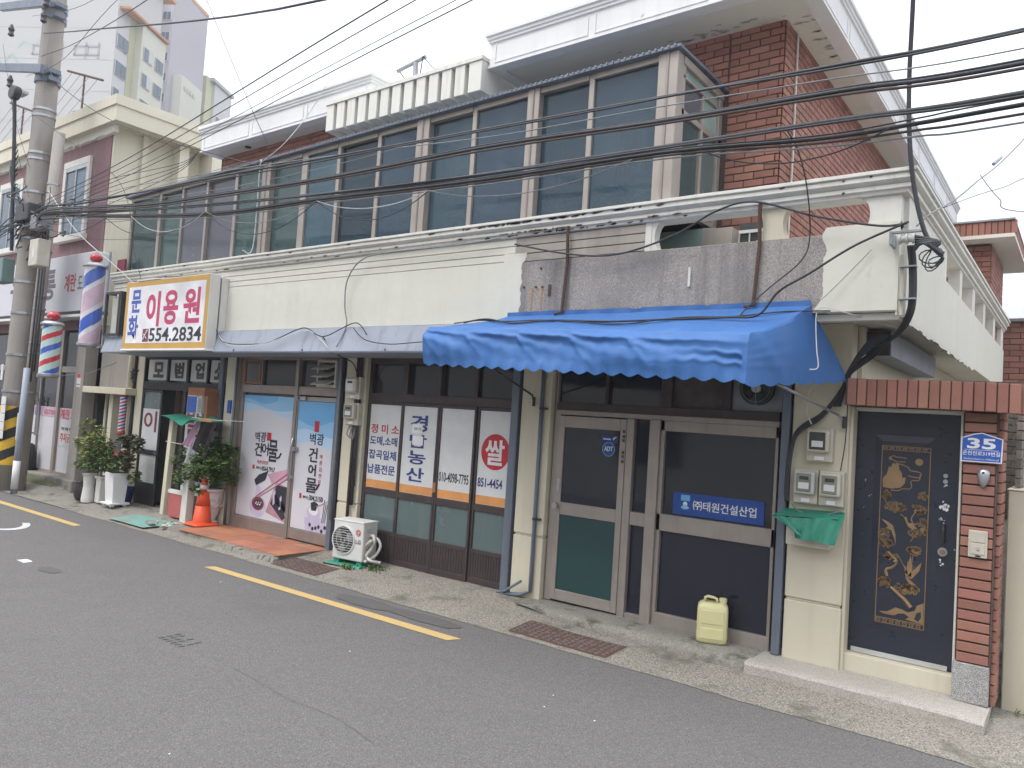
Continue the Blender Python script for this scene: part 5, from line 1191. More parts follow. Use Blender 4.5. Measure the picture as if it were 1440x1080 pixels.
# rice shop films
RP = []
def rice(i, lab): 
    a, b = xs[i]+.038, xs[i+1]-.038; dy = .02 if i in (1, 2) else 0; y = 6.805-dy
    t = poster('window_poster', a, b, 1.003, 2.072, y, lab, 'film_paper'); MB().box(a, b, y-.0021, y-.0016, 1.006, 1.105, 'film_orange').build('orange_band', t); return t, a, b, y-.0018
t, a, b, y = rice(0, 'leftmost rice shop poster with four rows of red and blue letters')
MB().text('정 미 소', a+.03, b-.02, 1.70, 1.82, y, 'ink_red', .02).text('도매,소매', a+.025, b-.035, 1.545, 1.665, y, 'ink_blue', .02).text('잡곡일체', a+.02, b-.04, 1.37, 1.49, y, 'ink_blue', .02).text('납품전문', a+.015, b-.045, 1.185, 1.305, y, 'ink_blue', .02).build('lettering', t)
t, a, b, y = rice(1, 'second rice shop poster with tall vertical blue letters partly papered over')
MB().text('경', -6.71, -6.42, 1.765, 1.97, y, 'ink_blue', .022).text('남', -6.71, -6.42, 1.565, 1.73, y, 'ink_blue', .022).text('농', -6.72, -6.42, 1.365, 1.53, y, 'ink_blue', .022).text('산', -6.73, -6.43, 1.155, 1.325, y, 'ink_blue', .022).build('lettering', t)
MB().box(-6.68, -6.50, y-.0045, y-.004, 1.745, 1.86, 'ink_white').box(-6.66, -6.48, y-.0046, y-.0041, 1.60, 1.71, 'ink_white').text('경미', -6.65, -6.53, 1.78, 1.82, y-.0045, 'ink_grey', 0).build('paper_patch', t)
t, a, b, y = rice(2, 'third rice shop poster, blank but for a mobile phone number')
MB().text('010-4098-7795', a+.01, b-.03, 1.20, 1.315, y, 'ink_dark', .012).build('lettering', t)
t, a, b, y = rice(3, 'rightmost rice shop poster with a white letter in a red disc')
mb = MB(); mb.disc(-5.365, 1.61, .205, y-.001, y, 'ink_red', 36); mb.text('쌀', -5.51, -5.235, 1.46, 1.75, y-.001, 'ink_white', .022); mb.text('851-4454', -5.595, -5.235, 1.20, 1.305, y, 'ink_blue', .02).build('lettering', t)

t = poster('window_banner', -3.18, -2.30, 1.195, 1.405, 6.838, 'blue banner with white company name in the office window', 'banner_blue', 'window banner')
MB().text('㈜태원건설산업', -2.975, -2.37, 1.255, 1.345, 6.836, 'ink_white', .01).build('lettering', t)
MB().box(-3.10, -3.01, 6.8355, 6.8365, 1.33, 1.385, 'film_blue1').disc(-3.055, 1.30, .022, 6.8355, 6.8365, 'ink_white', 14).prism([(-3.10, 1.265), (-3.055, 1.30), (-3.01, 1.265), (-3.04, 1.25), (-3.07, 1.25)], 6.8352, 6.8365, 'film_blue2').build('emblem', t)
t = poster('security_sticker', -3.99, -3.80, 1.825, 1.895, 6.7985, 'small blue rectangular sticker on the office door glass', 'ink_blue', 'sticker'); MB().box(-3.97, -3.88, 6.796, 6.797, 1.85, 1.865, 'film_blue3').prism([(-3.85, 1.85), (-3.81, 1.885), (-3.83, 1.885), (-3.86, 1.865)], 6.796, 6.797, 'film_blue3').build('print', t)
t = thing('security_sticker', 'round blue security company sticker on the office door glass', 'sticker', (-3.9, 6.797, 1.68))
MB().disc(-3.90, 1.755, .073, 6.7975, 6.7985, 'film_blue1').disc(-3.90, 1.755, .066, 6.797, 6.7975, 'banner_blue').build('film', t); MB().text('ADT', -3.95, -3.85, 1.735, 1.785, 6.797, 'ink_white', .03).build('lettering', t)

# ------------------------------------------------------------------ things on the pavement
t = thing('jerrycan', 'pale yellow plastic jerrycan standing on the step before the dark office window', 'jerrycan', (-2.66, 6.66, .125))
mb = MB()
def rbox(cx, cy, hx, hy, z, r=.04, n=5):
    P = []
    for sx, sy, a0 in ((1, 1, 0), (-1, 1, 90), (-1, -1, 180), (1, -1, 270)):
        for i in range(n+1): a = R(a0+90*i/n); P.append((cx+sx*(hx-r)+r*math.cos(a), cy+sy*(hy-r)+r*math.sin(a), z))
    return P
lv = [(.115, .075, .128), (.130, .085, .14), (.135, .09, .18), (.132, .088, .27), (.135, .09, .285), (.133, .089, .42), (.128, .084, .455), (.105, .066, .478), (.10, .062, .48)]
vs = []; fs = []
for hx, hy, z in lv: vs += rbox(0, 0, hx, hy, z)
nn = 24
for i in range(len(lv)-1):
    for j in range(nn): fs.append((i*nn+j, i*nn+(j+1) % nn, (i+1)*nn+(j+1) % nn, (i+1)*nn+j))
fs.append(tuple(range(nn))[::-1]); fs.append(tuple(range((len(lv)-1)*nn, len(lv)*nn)))
ca, sa = math.cos(R(22)), math.sin(R(22))
tr = lambda p: (-2.66+p[0]*ca-p[1]*sa, 6.67+p[0]*sa+p[1]*ca, p[2])
mb.add([tr(p) for p in vs], fs, 'can'); mb.build('body', t, smooth=True)
mb = MB()
for a, b, c, d in ((-.10, .10, .30, .42), (-.10, .10, .17, .265)):
    mb.hexa([tr(q) for q in ((a, -.094, c), (b, -.094, c), (b, -.085, c), (a, -.085, c), (a, -.094, d), (b, -.094, d), (b, -.085, d), (a, -.085, d))], 'can')
mb.build('raised_panel', t, bevel=.006, seg=2)
MB().tube([tr(q) for q in ((-.075, 0, .475), (-.07, 0, .515), (-.05, 0, .525), (.0, 0, .52), (.03, 0, .51), (.035, 0, .478))], .013, 'can', 8).build('handle', t, smooth=True)
c_ = tr((.085, 0, 0)); MB().lathe([(.03, .47), (.03, .49), (.034, .492), (.034, .52), (.028, .524)], c_[0], c_[1], 'can', 16).build('cap', t, smooth=False)

t = thing('air_conditioner', 'white outdoor air conditioner unit on the pavement before the rice shop', 'air conditioner', (-7.25, 6.4, .06))
ang = R(8); ca2, sa2 = math.cos(ang), math.sin(ang)
def T(p): return (-7.50+p[0]*ca2-p[1]*sa2, 6.36+p[0]*sa2+p[1]*ca2, .08+p[2])
def Tb(mb):
    mb.v = [T(v) for v in mb.v]; return mb
Tb(MB().box(0, .48, 0, .27, .05, .53, 'ac_white')).build('casing', t, bevel=.015, seg=2)
Tb(MB().box(-.005, .485, -.005, .275, .515, .535, 'ac_white')).build('top_cover', t, bevel=.008, seg=2)
Tb(MB().disc(.17, .29, .165, -.003, .0, 'meter_dark', 30).ring(.17, .29, .165, .18, -.012, 0, 'ac_white', 30)).build('fan_opening', t)
for i in range(3):
    a = i*2.094+.4; Tb(MB().prism([(.17+.03*math.cos(a), .29+.03*math.sin(a)), (.17+.15*math.cos(a-.5), .29+.15*math.sin(a-.5)), (.17+.155*math.cos(a), .29+.155*math.sin(a)), (.17+.13*math.cos(a+.5), .29+.13*math.sin(a+.5))], -.006, -.004, 'grey_metal')).build('fan_blade', t)
mb = MB()
for r_ in (.03, .10): mb.ring(.17, .29, r_, r_+.003, -.018, -.014, 'ac_white', 26)
for i in range(11): z = .29-.15+.03*i; w_ = math.sqrt(max(0, .165**2-(z-.29)**2)); mb.box(.17-w_, .17+w_, -.020, -.016, z-.002, z+.002, 'ac_white')
Tb(mb).build('grille', t)
Tb(MB().ring(.40, .40, .033, .040, -.003, -.001, 'ink_red', 24).text('G', .378, .422, .375, .425, -.001, 'ink_red', .02).text('LG', .365, .445, .265, .315, -.001, 'ink_grey', .03)).build('logo', t)
Tb(MB().box(.483, .490, .05, .14, .41, .45, 'grey_plastic')).build('side_grip', t, bevel=.004)
mb = MB(); mb.tube(spline([(.48, .12, .36), (.56, .10, .37), (.60, .06, .30), (.58, .04, .22), (.53, .03, .14), (.55, .06, .08), (.68, .12, .06)]), .022, 'foam', 8); mb.tube(spline([(.48, .16, .30), (.58, .14, .34), (.64, .14, .26), (.62, .10, .16), (.56, .06, .10), (.50, .03, .06)]), .018, 'cable_white', 8); mb.tube(spline([(.49, .08, .22), (.54, .02, .28), (.60, .02, .33)]), .024, 'foam', 8)
mb.tube(spline([(.52, .05, .12), (.60, .0, .10), (.66, .06, .07), (.58, .12, .05)]), .015, 'cable_white', 8); Tb(mb).build('pipes', t, smooth=True)
Tb(MB().box(.02, .10, .02, .26, 0, .05, 'tarp_green').box(.38, .46, .02, .26, 0, .05, 'tarp_green')).build('feet', t)
Tb(MB().hexa([(-.05, -.08, -.02), (.50, -.07, -.02), (.52, .3, -.02), (-.04, .3, -.02), (-.05, -.06, .004), (.50, -.05, .006), (.52, .3, .004), (-.04, .3, .004)], 'tarp_green').box(-.06, .35, -.09, -.05, -.02, -.008, 'dark_metal')).build('base_sheet', t)
mb = MB(); random.seed(2)
for i in range(160):
    x, y = -6.86+random.gauss(0, .09), 6.50+random.gauss(0, .06); a = random.random()*6.3; h = random.uniform(.02, .08); s_ = random.uniform(.015, .04)
    if i > 110: x, y = -7.12+random.gauss(0, .05), 6.30+random.gauss(0, .03)
    mb.add([(x, y, .05), (x+s_*math.cos(a), y+s_*math.sin(a), .05+h), (x+s_*1.4*math.cos(a+.4), y+s_*1.4*math.sin(a+.4), .05+h*.9), (x+s_*.6*math.cos(a+.9), y+s_*.6*math.sin(a+.9), .05+h*.4)], [(0, 1, 2, 3)], 'leaf')
tag(mb.build('weeds', kind='stuff'), 'small green weeds growing beside the air conditioner base', 'weeds')

t = thing('traffic_cone', 'orange traffic cone with a pale band before the potted bush', 'traffic cone', (-10.62, 6.44, .10))
cx, cy = -10.60, 6.44
MB().lathe([(.142, .135), (.132, .16), (.105, .40)], cx, cy, 'cone_orange', 26).build('cone', t, smooth=True); MB().lathe([(.075, .60), (.030, .80), (.024, .815)], cx, cy, 'cone_orange', 26).build('tip', t, smooth=True)
MB().lathe([(.1065, .395), (.0765, .602)], cx, cy, 'cone_orange', 26).build('body', t, smooth=True)
MB().lathe([(.072, .638), (.057, .705)], cx, cy, 'cone_band', 26).build('band', t, smooth=True)
mb = MB(); vs = []
for z, s_ in ((.10, .185), (.118, .195), (.140, .17), (.15, .14)):
    vs += rbox(cx, cy, s_, s_, z, .05)
fs = []
for i in range(3):
    for j in range(24): fs.append((i*24+j, i*24+(j+1) % 24, (i+1)*24+(j+1) % 24, (i+1)*24+j))
fs.append(tuple(range(24))[::-1]); fs.append(tuple(range(72, 96))); mb.add(vs, fs, 'cone_orange').build('base', t)

def plant(name, lab, pos, clouds, stems, seed, cat='bush'):
    t = thing(name, lab, cat, pos); mb = MB()
    for i, (c, r_, n_, s_, k) in enumerate(clouds): leafcloud(mb, n_, c, r_, s_, k, seed+i)
    o = mb.build('foliage', t, kind='stuff'); mb = MB()
    for s_ in stems: mb.tube(spline(s_, 5), .012, 'stem', 6, .003)
    mb.build('stem', t); return t
# pots at the left
t = thing('planter', 'tall square white planter with a foot rim before the barber door', 'planter', (-13.0, 6.4, .09))
mb = MB(); x0, x1, y0, y1 = -13.26, -12.95, 6.20, 6.47
mb.hexa([(x0+.03, y0+.03, .15), (x1-.03, y0+.03, .15), (x1-.03, y1-.03, .15), (x0+.03, y1-.03, .15), (x0, y0, .655), (x1, y0, .655), (x1, y1, .655), (x0, y1, .655)], 'white'); mb.build('body', t, bevel=.008, seg=2)
MB().box(x0-.03, x1+.03, y0-.03, y1+.03, .125, .155, 'white').box(x0+.0, x0+.06, y0, y0+.06, .09, .125, 'white').box(x1-.06, x1, y0, y0+.06, .09, .125, 'white').box(x0+.0, x0+.06, y1-.06, y1, .09, .125, 'white').box(x1-.06, x1, y1-.06, y1, .09, .125, 'white').build('foot', t, bevel=.004)
MB().box(x0+.02, x1-.02, y0+.02, y1-.02, .62, .66, 'soil').build('soil', t)
t = thing('planter', 'round off white fluted planter leftmost of the pots under the yellow bush', 'planter', (-13.95, 6.2, .07))
mb = MB(); mb.lathe([(.105, .07), (.110, .12), (.088, .35), (.098, .52), (.118, .55), (.118, .57), (.09, .57)], -13.88, 6.24, 'white_dirty', 20); mb.build('body', t, smooth=False); MB().lathe([(.09, .55), (.01, .56)], -13.88, 6.24, 'soil', 16).build('soil', t)
t = thing('planter', 'boxy dirty white planter between the fluted planter and the square planter', 'planter', (-13.6, 6.35, .07))
MB().box(-13.66, -13.50, 6.25, 6.42, .09, .53, 'white_dirty').box(-13.68, -13.48, 6.23, 6.44, .50, .545, 'white_dirty').build('body', t, bevel=.01); MB().box(-13.64, -13.52, 6.27, 6.40, .545, .55, 'soil').build('soil', t)
t = thing('jar', 'dark glazed earthenware jar at the left end of the pots', 'jar', (-14.2, 6.3, .06))
MB().lathe([(.07, .06), (.105, .12), (.125, .22), (.12, .32), (.09, .38), (.097, .39), (.10, .40), (.08, .41)], -14.16, 6.24, 'jar', 22).build('body', t, smooth=True)
t = thing('plant_pot', 'blue glazed pot half hidden behind the square white planter', 'plant pot', (-12.72, 6.66, .09))
MB().lathe([(.08, .09), (.11, .25), (.12, .38), (.10, .39)], -13.35, 6.64, 'pot_blue', 18).build('body', t, smooth=True)
plant('potted_bush', 'yellow green leafy bush in the pots beside the barber door', (-13.9, 6.3, .62),
      [((-13.85, 6.25, 1.0), (.34, .24, .36), 2400, .055, 'leaf_yellow'), ((-13.50, 6.28, .88), (.28, .20, .30), 2000, .055, 'leaf'), ((-14.05, 6.2, 1.36), (.16, .12, .24), 420, .05, 'leaf_yellow'), ((-13.75, 6.2, .68), (.42, .28, .13), 800, .06, 'leaf')],
      [[(-13.88, 6.24, .6), (-13.9, 6.24, .9), (-14.05, 6.2, 1.4)], [(-13.88, 6.24, .6), (-13.7, 6.25, 1.0), (-13.6, 6.2, 1.3)], [(-13.55, 6.35, .6), (-13.4, 6.3, .9), (-13.35, 6.3, 1.15)]], 100)
plant('potted_tree', 'dark reddish shrub tied with a red ribbon in the square white planter', (-13.0, 6.4, .68),
      [((-13.05, 6.40, 1.22), (.22, .2, .16), 600, .085, 'leaf_dark'), ((-12.85, 6.42, .98), (.24, .2, .30), 420, .10, 'leaf_dark'), ((-12.84, 6.5, .66), (.10, .08, .16), 90, .09, 'leaf'), ((-12.98, 6.3, .80), (.14, .12, .12), 70, .11, 'leaf')],
      [[(-13.03, 6.42, .66), (-13.0, 6.42, 1.0), (-13.08, 6.4, 1.30)], [(-12.98, 6.40, .66), (-12.93, 6.42, .95), (-12.85, 6.4, 1.2)], [(-13.08, 6.44, .66), (-13.12, 6.44, 1.28)]], 200, 'shrub')
mb = MB()
for i in range(12): a = i*.55; mb.add([(-13.0, 6.28, 1.0), (-13.0+.12*math.cos(a), 6.25, 1.0+.05*math.sin(a)), (-13.0+.12*math.cos(a+.3), 6.26, 1.0+.05*math.sin(a+.3)-.01)], [(0, 1, 2)], 'ribbon_red')
mb.tube([(-13.1, 6.3, .99), (-12.85, 6.29, 1.02)], .02, 'ribbon_red', 5); tag(mb.build('ribbon'), 'red ribbon knotted around the dark potted shrub', 'ribbon')
# urn and bush at the right of the barber window
t = thing('urn', 'pale pink embossed urn planter behind the traffic cone', 'urn', (-10.6, 6.62, .09))
mb = MB(); mb.lathe([(.13, .10), (.13, .14), (.09, .17), (.125, .24), (.165, .40), (.185, .54), (.185, .60), (.215, .61), (.215, .64), (.17, .64)], -10.68, 6.60, 'pot_pink', 26); mb.build('body', t, smooth=True)
mb = MB()
for i in range(12):
    a = i*.5236; 
    for z in (.36, .46): mb.tube([(-10.68+.172*math.cos(a), 6.60+.172*math.sin(a), z), (-10.68+.182*math.cos(a+.15), 6.60+.182*math.sin(a+.15), z+.05), (-10.68+.175*math.cos(a+.3), 6.60+.175*math.sin(a+.3), z)], .010, 'pot_pink', 5)
mb.build('ornament', t, smooth=True); MB().lathe([(.17, .62), (.01, .63)], -10.68, 6.60, 'soil', 16).build('soil', t)
plant('potted_bush', 'dense round green bush in the pink urn under the laundry', (-10.7, 6.6, .62),
      [((-10.62, 6.56, 1.0), (.44, .30, .36), 3800, .056, 'leaf'), ((-11.02, 6.48, .92), (.38, .26, .28), 2200, .056, 'leaf'), ((-10.40, 6.56, 1.18), (.24, .2, .22), 1100, .055, 'leaf'), ((-10.8, 6.5, .70), (.34, .22, .14), 900, .056, 'leaf')],
      [[(-10.68, 6.6, .6), (-10.7, 6.58, .9), (-10.6, 6.55, 1.3)], [(-10.68, 6.6, .6), (-10.9, 6.55, .8), (-11.2, 6.45, 1.0)], [(-10.68, 6.6, .6), (-10.5, 6.58, .9), (-10.35, 6.55, 1.2)]], 300)
# cream gate post, low pink board, brown post, green tarp on it
t = thing('post', 'weathered cream square post leaning by the barber window', 'post', (-11.55, 6.4, .05))
MB().hexa([(-11.73, 6.38, .04), (-11.63, 6.38, .04), (-11.63, 6.47, .04), (-11.73, 6.47, .04), (-11.65, 6.38, 1.66), (-11.55, 6.38, 1.66), (-11.55, 6.47, 1.66), (-11.65, 6.47, 1.66)], 'cream_low').build('shaft', t, bevel=.006)
MB().hexa([(-11.86, 6.26, .02), (-11.40, 6.24, .02), (-11.2, 6.6, .02), (-11.9, 6.6, .02), (-11.78, 6.32, .14), (-11.56, 6.32, .14), (-11.5, 6.5, .12), (-11.8, 6.5, .12)], 'concrete').build('footing', t, bevel=.02, seg=2)
t = thing('low_board', 'faded pink board between two posts under the laundry', 'board', (-11.3, 6.45, .1))
MB().box(-11.58, -11.18, 6.43, 6.46, .12, .48, 'pink_board').build('board', t); MB().box(-11.60, -11.16, 6.42, 6.47, .48, .54, 'cornice').build('capping', t)
tag(MB().hexa([(-11.16, 6.40, .04), (-11.0, 6.40, .04), (-11.0, 6.52, .04), (-11.16, 6.52, .04), (-11.12, 6.40, 1.0), (-10.98, 6.40, 1.0), (-10.98, 6.52, 1.0), (-11.12, 6.52, 1.0)], 'cornice').build('short_post', bevel=.006), 'short stained post behind the traffic cone', 'post')
t = thing('green_tarp', 'green sheet stretched over the post like a little roof', 'tarp', (-11.2, 6.4, 1.66))
vs = []; n1, n2 = 22, 10
for j in range(n2+1):
    for i in range(n1+1):
        u, v = i/n1, j/n2; vs.append((-11.86+1.30*u+.10*v, 6.22+.42*v, 1.665+.05*v+.025*math.sin(u*9+v*2)-.05*math.exp(-((u-.66)/.12)**2)*(1-v)*1.6-.03*abs(u-.3)))
MB().add(vs, [(j*(n1+1)+i, j*(n1+1)+i+1, (j+1)*(n1+1)+i+1, (j+1)*(n1+1)+i) for j in range(n2) for i in range(n1)], 'tarp_green').build('sheet', t, smooth=True)
def cloth(name, lab, pts, k, fold=.02, thick=6.33, seed=0):
    # pts: top-left, top-right, bottom-right, bottom-left in X,Z
    vs = []; n1, n2 = 16, 14; (a, b, c, d) = pts
    for j in range(n2+1):
        v = j/n2
        for i in range(n1+1):
            u = i/n1; x = (a[0]*(1-u)+b[0]*u)*(1-v)+(d[0]*(1-u)+c[0]*u)*v; z = (a[1]*(1-u)+b[1]*u)*(1-v)+(d[1]*(1-u)+c[1]*u)*v
            vs.append((x, thick+fold*math.sin(u*9+seed+v*2)+fold*.5*math.sin(u*21+v*4), z+.01*math.sin(u*6+seed)))
    mb = MB().add(vs, [(j*(n1+1)+i, (j+1)*(n1+1)+i, (j+1)*(n1+1)+i+1, j*(n1+1)+i+1) for j in range(n2) for i in range(n1)], k)
    return tag(mb.build(name, smooth=True), lab, 'laundry', 'laundry hanging by the barber window')
cloth('laundry', 'dark brown towel hanging folded from the line', ((-10.72, 1.68), (-10.25, 1.63), (-10.42, 1.12), (-10.86, 1.22)), 'cloth_dark', .025, 6.34, 1)
cloth('laundry', 'mauve pink towel hanging left of the dark towel', ((-10.86, 1.66), (-10.70, 1.67), (-10.95, 1.24), (-11.20, 1.26)), 'cloth_pink', .018, 6.38, 2)
cloth('laundry', 'light grey cloth hanging low behind the dark towel', ((-10.98, 1.26), (-10.80, 1.28), (-10.72, .96), (-11.06, 1.0)), 'cloth_grey', .02, 6.37, 3)
mb = MB(); mb.tube([(-11.75, 6.40, 1.28), (-11.2, 6.36, 1.27)], .006, 'cable_white', 5); mb.tube([(-10.95, 6.35, 1.70), (-10.3, 6.34, 1.69), (-9.9, 6.6, 1.70)], .006, 'cable_white', 5); tag(mb.build('clothes_line'), 'thin line and rod holding the laundry', 'clothes line')
mb = MB()
for i in range(9):
    x = -10.68+.04*i; mb.tube([(x, 6.32, 1.70), (x+.01, 6.30, 1.655)], .007, 'film_orange' if i % 3 else 'hazard_yellow', 4)
tag(mb.build('clothes_pegs'), 'yellow and orange pegs along the clothes line', 'clothes pegs')
tag(MB().tube([(-11.42, 6.66, 2.12), (-10.95, 6.50, 1.72)], .014, 'cable_white', 6).build('broom_stick'), 'thin pale stick leaning in front of the window air conditioner', 'stick')
t = thing('window_air_conditioner', 'old window air conditioner with blue side over the laundry', 'air conditioner', (-11.1, 6.6, 1.77))
MB().box(-11.38, -10.98, 6.50, 6.86, 1.76, 2.03, 'grey_plastic').build('casing', t, bevel=.006); MB().box(-11.37, -11.12, 6.494, 6.50, 1.77, 2.02, 'plate_blue').build('side_cover', t)
mb = MB()
for i in range(10): mb.box(-11.07, -10.99, 6.49, 6.50, 1.79+.022*i, 1.80+.022*i, 'grey_metal')
mb.build('grille', t); MB().box(-11.42, -10.95, 6.52, 6.9, 2.04, 2.16, 'wood_orange').box(-10.975, -10.90, 6.55, 6.80, 1.5, 2.04, 'wood_orange').build('wooden_surround', t)
# heap of broken rope and debris by the cone
t = thing('debris_heap', 'heap of broken tile pieces and rope at the left end of the orange tiles', 'debris', (-10.95, 6.2, .05)); random.seed(8)
for i in range(26):
    a, r_ = random.random()*6.28, random.uniform(.05, .34); x, y = -11.0+r_*math.cos(a)*1.25, 6.16+r_*math.sin(a)*.62; s_ = random.uniform(.02, .055); z = .06
    MB().hexa([(x-s_, y-s_*.7, z), (x+s_*.8, y-s_*.6, z), (x+s_, y+s_*.7, z), (x-s_*.7, y+s_*.8, z), (x-s_*.8, y-s_*.5, z+.022), (x+s_*.7, y-s_*.5, z+.028), (x+s_*.8, y+s_*.5, z+.02), (x-s_*.6, y+s_*.6, z+.024)], random.choice(['tile_red', 'concrete', 'concrete', 'cornice'])).build('fragment', t)
mb = MB()
for k_ in range(2): mb.tube([(-11.05+(.36+.05*k_)*math.cos(1.2+q*.30+k_)*1.1+.03*math.sin(q*2.1), 6.15+(.19+.03*k_)*math.sin(1.2+q*.30+k_), .062+.006*k_) for q in range(9)], .012, ('foam', 'concrete')[k_], 5)
mb.build('rope', t)
mb = MB(); vs = []; n1 = 24
for j in range(3):
    for i in range(n1+1): x = -12.22+1.10*i/n1; vs.append((x+.10*j, 5.82+.21*j+.02*fbm(x, j, 0, 3), pav_h(x, 5.85+.2*j)*.35+.032+.02*j+.004*fbm(x, j, 1, 7)))
mb.add(vs, [(j*(n1+1)+i, j*(n1+1)+i+1, (j+1)*(n1+1)+i+1, (j+1)*(n1+1)+i) for j in range(2) for i in range(n1)], 'turquoise'); tag(mb.build('ground_mat', smooth=True), 'worn turquoise mat lying at the road edge', 'mat')

# ------------------------------------------------------------------ barber poles
def barber_pole(x, y, z0, z1, r, lab, stripes, turns, ball, cap='steel', tilt=0, off=0.0):
    t = thing('barber_pole', lab, 'barber pole', (x, y, z0))
    h = z1-z0; nseg, nv = 72, 120
    vs = []; fs = []; mi = []
    for j in range(nv+1):
        for i in range(nseg): a = 2*math.pi*i/nseg; vs.append((x+r*math.cos(a), y+r*math.sin(a), z0+h*j/nv))
    mb = MB(); S = [(n_, w_) for n_, w_ in stripes]; tot = sum(w_ for _, w_ in S)
    buckets = {}
    for j in range(nv):
        for i in range(nseg):
            ph = ((j+.5)/nv*turns-(i+.5)/nseg+off) % 1.0*tot; k = S[-1][0]; acc = 0
            for n_, w_ in S:
                acc += w_
                if ph < acc: k = n_; break
            buckets.setdefault(k, []).append((j*nseg+i, j*nseg+(i+1) % nseg, (j+1)*nseg+(i+1) % nseg, (j+1)*nseg+i))
    b = len(mb.v); mb.v += vs
    for k, F in buckets.items():
        i_ = mb.m(k); mb.f += F; mb.mi += [i_]*len(F)
    mb.build('striped_cylinder', t, smooth=True)
    MB().lathe([(r*.6, z1+.11*h*.5), (r*.95, z1+.05), (r*1.22, z1+.012), (r*1.22, z1-.012), (r*1.02, z1-.02)], x, y, cap, 24).build('cap', t, smooth=False)
    MB().lathe([(r*1.02, z0+.02), (r*1.12, z0+.01), (r*1.12, z0-.03), (r*.8, z0-.06)], x, y, cap, 24).build('bottom_cap', t, smooth=False)
    if ball: MB().lathe([(.01, z1+.07)]+[(ball*math.sin(q), z1+.07+ball*.75-ball*.75*math.cos(q)) for q in (.4, .8, 1.2, 1.57, 2.0, 2.4, 2.8)]+[(.01, z1+.07+ball*1.5)], x, y, 'barber_red', 18).build('globe', t, smooth=True)
    return t
t = barber_pole(-13.72, 5.95, 2.80, 4.14, .165, 'large faded pink and blue barber pole high on a steel bracket', [('barber_blue', .9), ('barber_glass', .35), ('barber_pink', 1.3), ('barber_glass', .35)], 1.75, .105, off=.55)
MB().tube([(-13.46, 6.06, 4.4), (-13.46, 6.06, 2.70)], .022, 'galv', 8).box(-13.68, -13.42, 6.0, 6.03, 4.13, 4.16, 'galv').box(-13.68, -13.42, 6.0, 6.03, 2.74, 2.77, 'galv').build('bracket', t)
t = barber_pole(-14.58, 5.70, 2.24, 3.12, .155, 'red white and blue barber pole mounted lower on the utility pole', [('barber_blue', .6), ('barber_mint', .7), ('barber_red', .55), ('barber_mint', .7)], 2.0, .11)
MB().tube([(-14.6, 5.72, 3.05), (-15.3, 5.80, 3.10)], .02, 'galv', 6).tube([(-14.6, 5.72, 2.22), (-15.3, 5.80, 2.20)], .02, 'galv', 6).tube([(-14.55, 5.72, 2.20), (-13.9, 6.1, 2.32), (-13.4, 6.3, 2.52)], .006, 'cable_grey', 4).build('bracket', t)
t = barber_pole(-13.86, 6.70, 1.30, 1.95, .062, 'small slim barber pole on the wall beside the potted plants', [('barber_blue', .6), ('barber_glass', .5), ('barber_red', .6), ('barber_glass', .5)], 5.5, 0, 'ribbon_red')
# black steel frame beside the barber sign and maroon side board
t = thing('sign_frame', 'empty black steel box frame beside the barber sign', 'frame', (-12.9, 6.1, 2.9))
mb = MB(); x0, x1, y0, y1, z0_, z1_ = -13.30, -12.78, 6.0, 6.3, 2.96, 3.66
for x in (x0, x1): 
    for yy in (y0, y1): mb.box(x-.022, x+.022, yy-.02, yy+.02, z0_, z1_, 'dark_metal')
for z in (z0_, z1_):
    for yy in (y0, y1): mb.box(x0, x1, yy-.02, yy+.02, z-.02, z+.02, 'dark_metal')
    for x in (x0, x1): mb.box(x-.018, x+.018, y0, y1, z-.018, z+.018, 'dark_metal')
mb.box(x1-.12, x1-.08, y0, y1, z0_, z1_, 'dark_metal').box(x1, -12.40, 6.05, 6.09, z0_-.05, z0_, 'dark_metal').box(x1, -12.40, 6.05, 6.09, z1_-.06, z1_-.02, 'dark_metal').box(-12.62, -12.58, 6.05, 6.09, z0_-.05, z1_, 'dark_metal'); mb.build('frame_bars', t)
MB().box(x0+.03, x1-.14, y1-.01, y1, z0_+.05, z1_-.05, 'beige_plastic').build('back_sheet', t)
tag(MB().box(-13.40, -13.14, 6.16, 6.20, 3.62, 4.28, 'ink_maroon').build('side_board', bevel=.004), 'narrow maroon board standing behind the large barber pole', 'board')
mb = MB(); random.seed(12)
for i in range(14): mb.tube([(-13.17+.06*random.gauss(0, 1), 6.48+.03*random.random(), 2.32+.06*random.gauss(0, 1)) for _ in range(4)], .008, 'cable', 5)
tag(mb.build('wire_tangle'), 'tangle of black wires at the barber shop corner', 'wires')

# ------------------------------------------------------------------ neighbour building on the left
t = thing('neighbour_building', 'two storey building with plum front wall and cream parapet left of the pole', 'building', (-18, 6.8, 0))
MB().box(-36, -15.47, 6.80, 12, 3.2, 7.25, 'purple_wall').box(-36, -15.45, 6.9, 12, 3.2, 7.2, 'yellow_paint_wall').build('front_wall', t)
mb = MB(); mb.box(-15.47, -15.40, 6.82, 13, 3.2, 7.22, 'yellow_paint_wall').box(-15.40, -15.32, 7.35, 7.45, 3.2, 7.2, 'yellow_paint_wall').box(-15.40, -14.9, 8.6, 13, 3.2, 7.2, 'yellow_paint_wall').box(-15.40, -15.1, 8.0, 8.2, 3.2, 7.2, 'yellow_paint_wall').box(-14.9, -13.5, 9.2, 13, 3.0, 6.3, 'yellow_paint_wall'); mb.build('side_wall', t)
MB().box(-36, -14.95, 6.60, 14, 7.20, 7.68, 'yellow_paint_wall').box(-36, -14.92, 6.57, 14, 7.50, 7.69, 'yellow_paint_wall').build('parapet', t)
mb = MB()
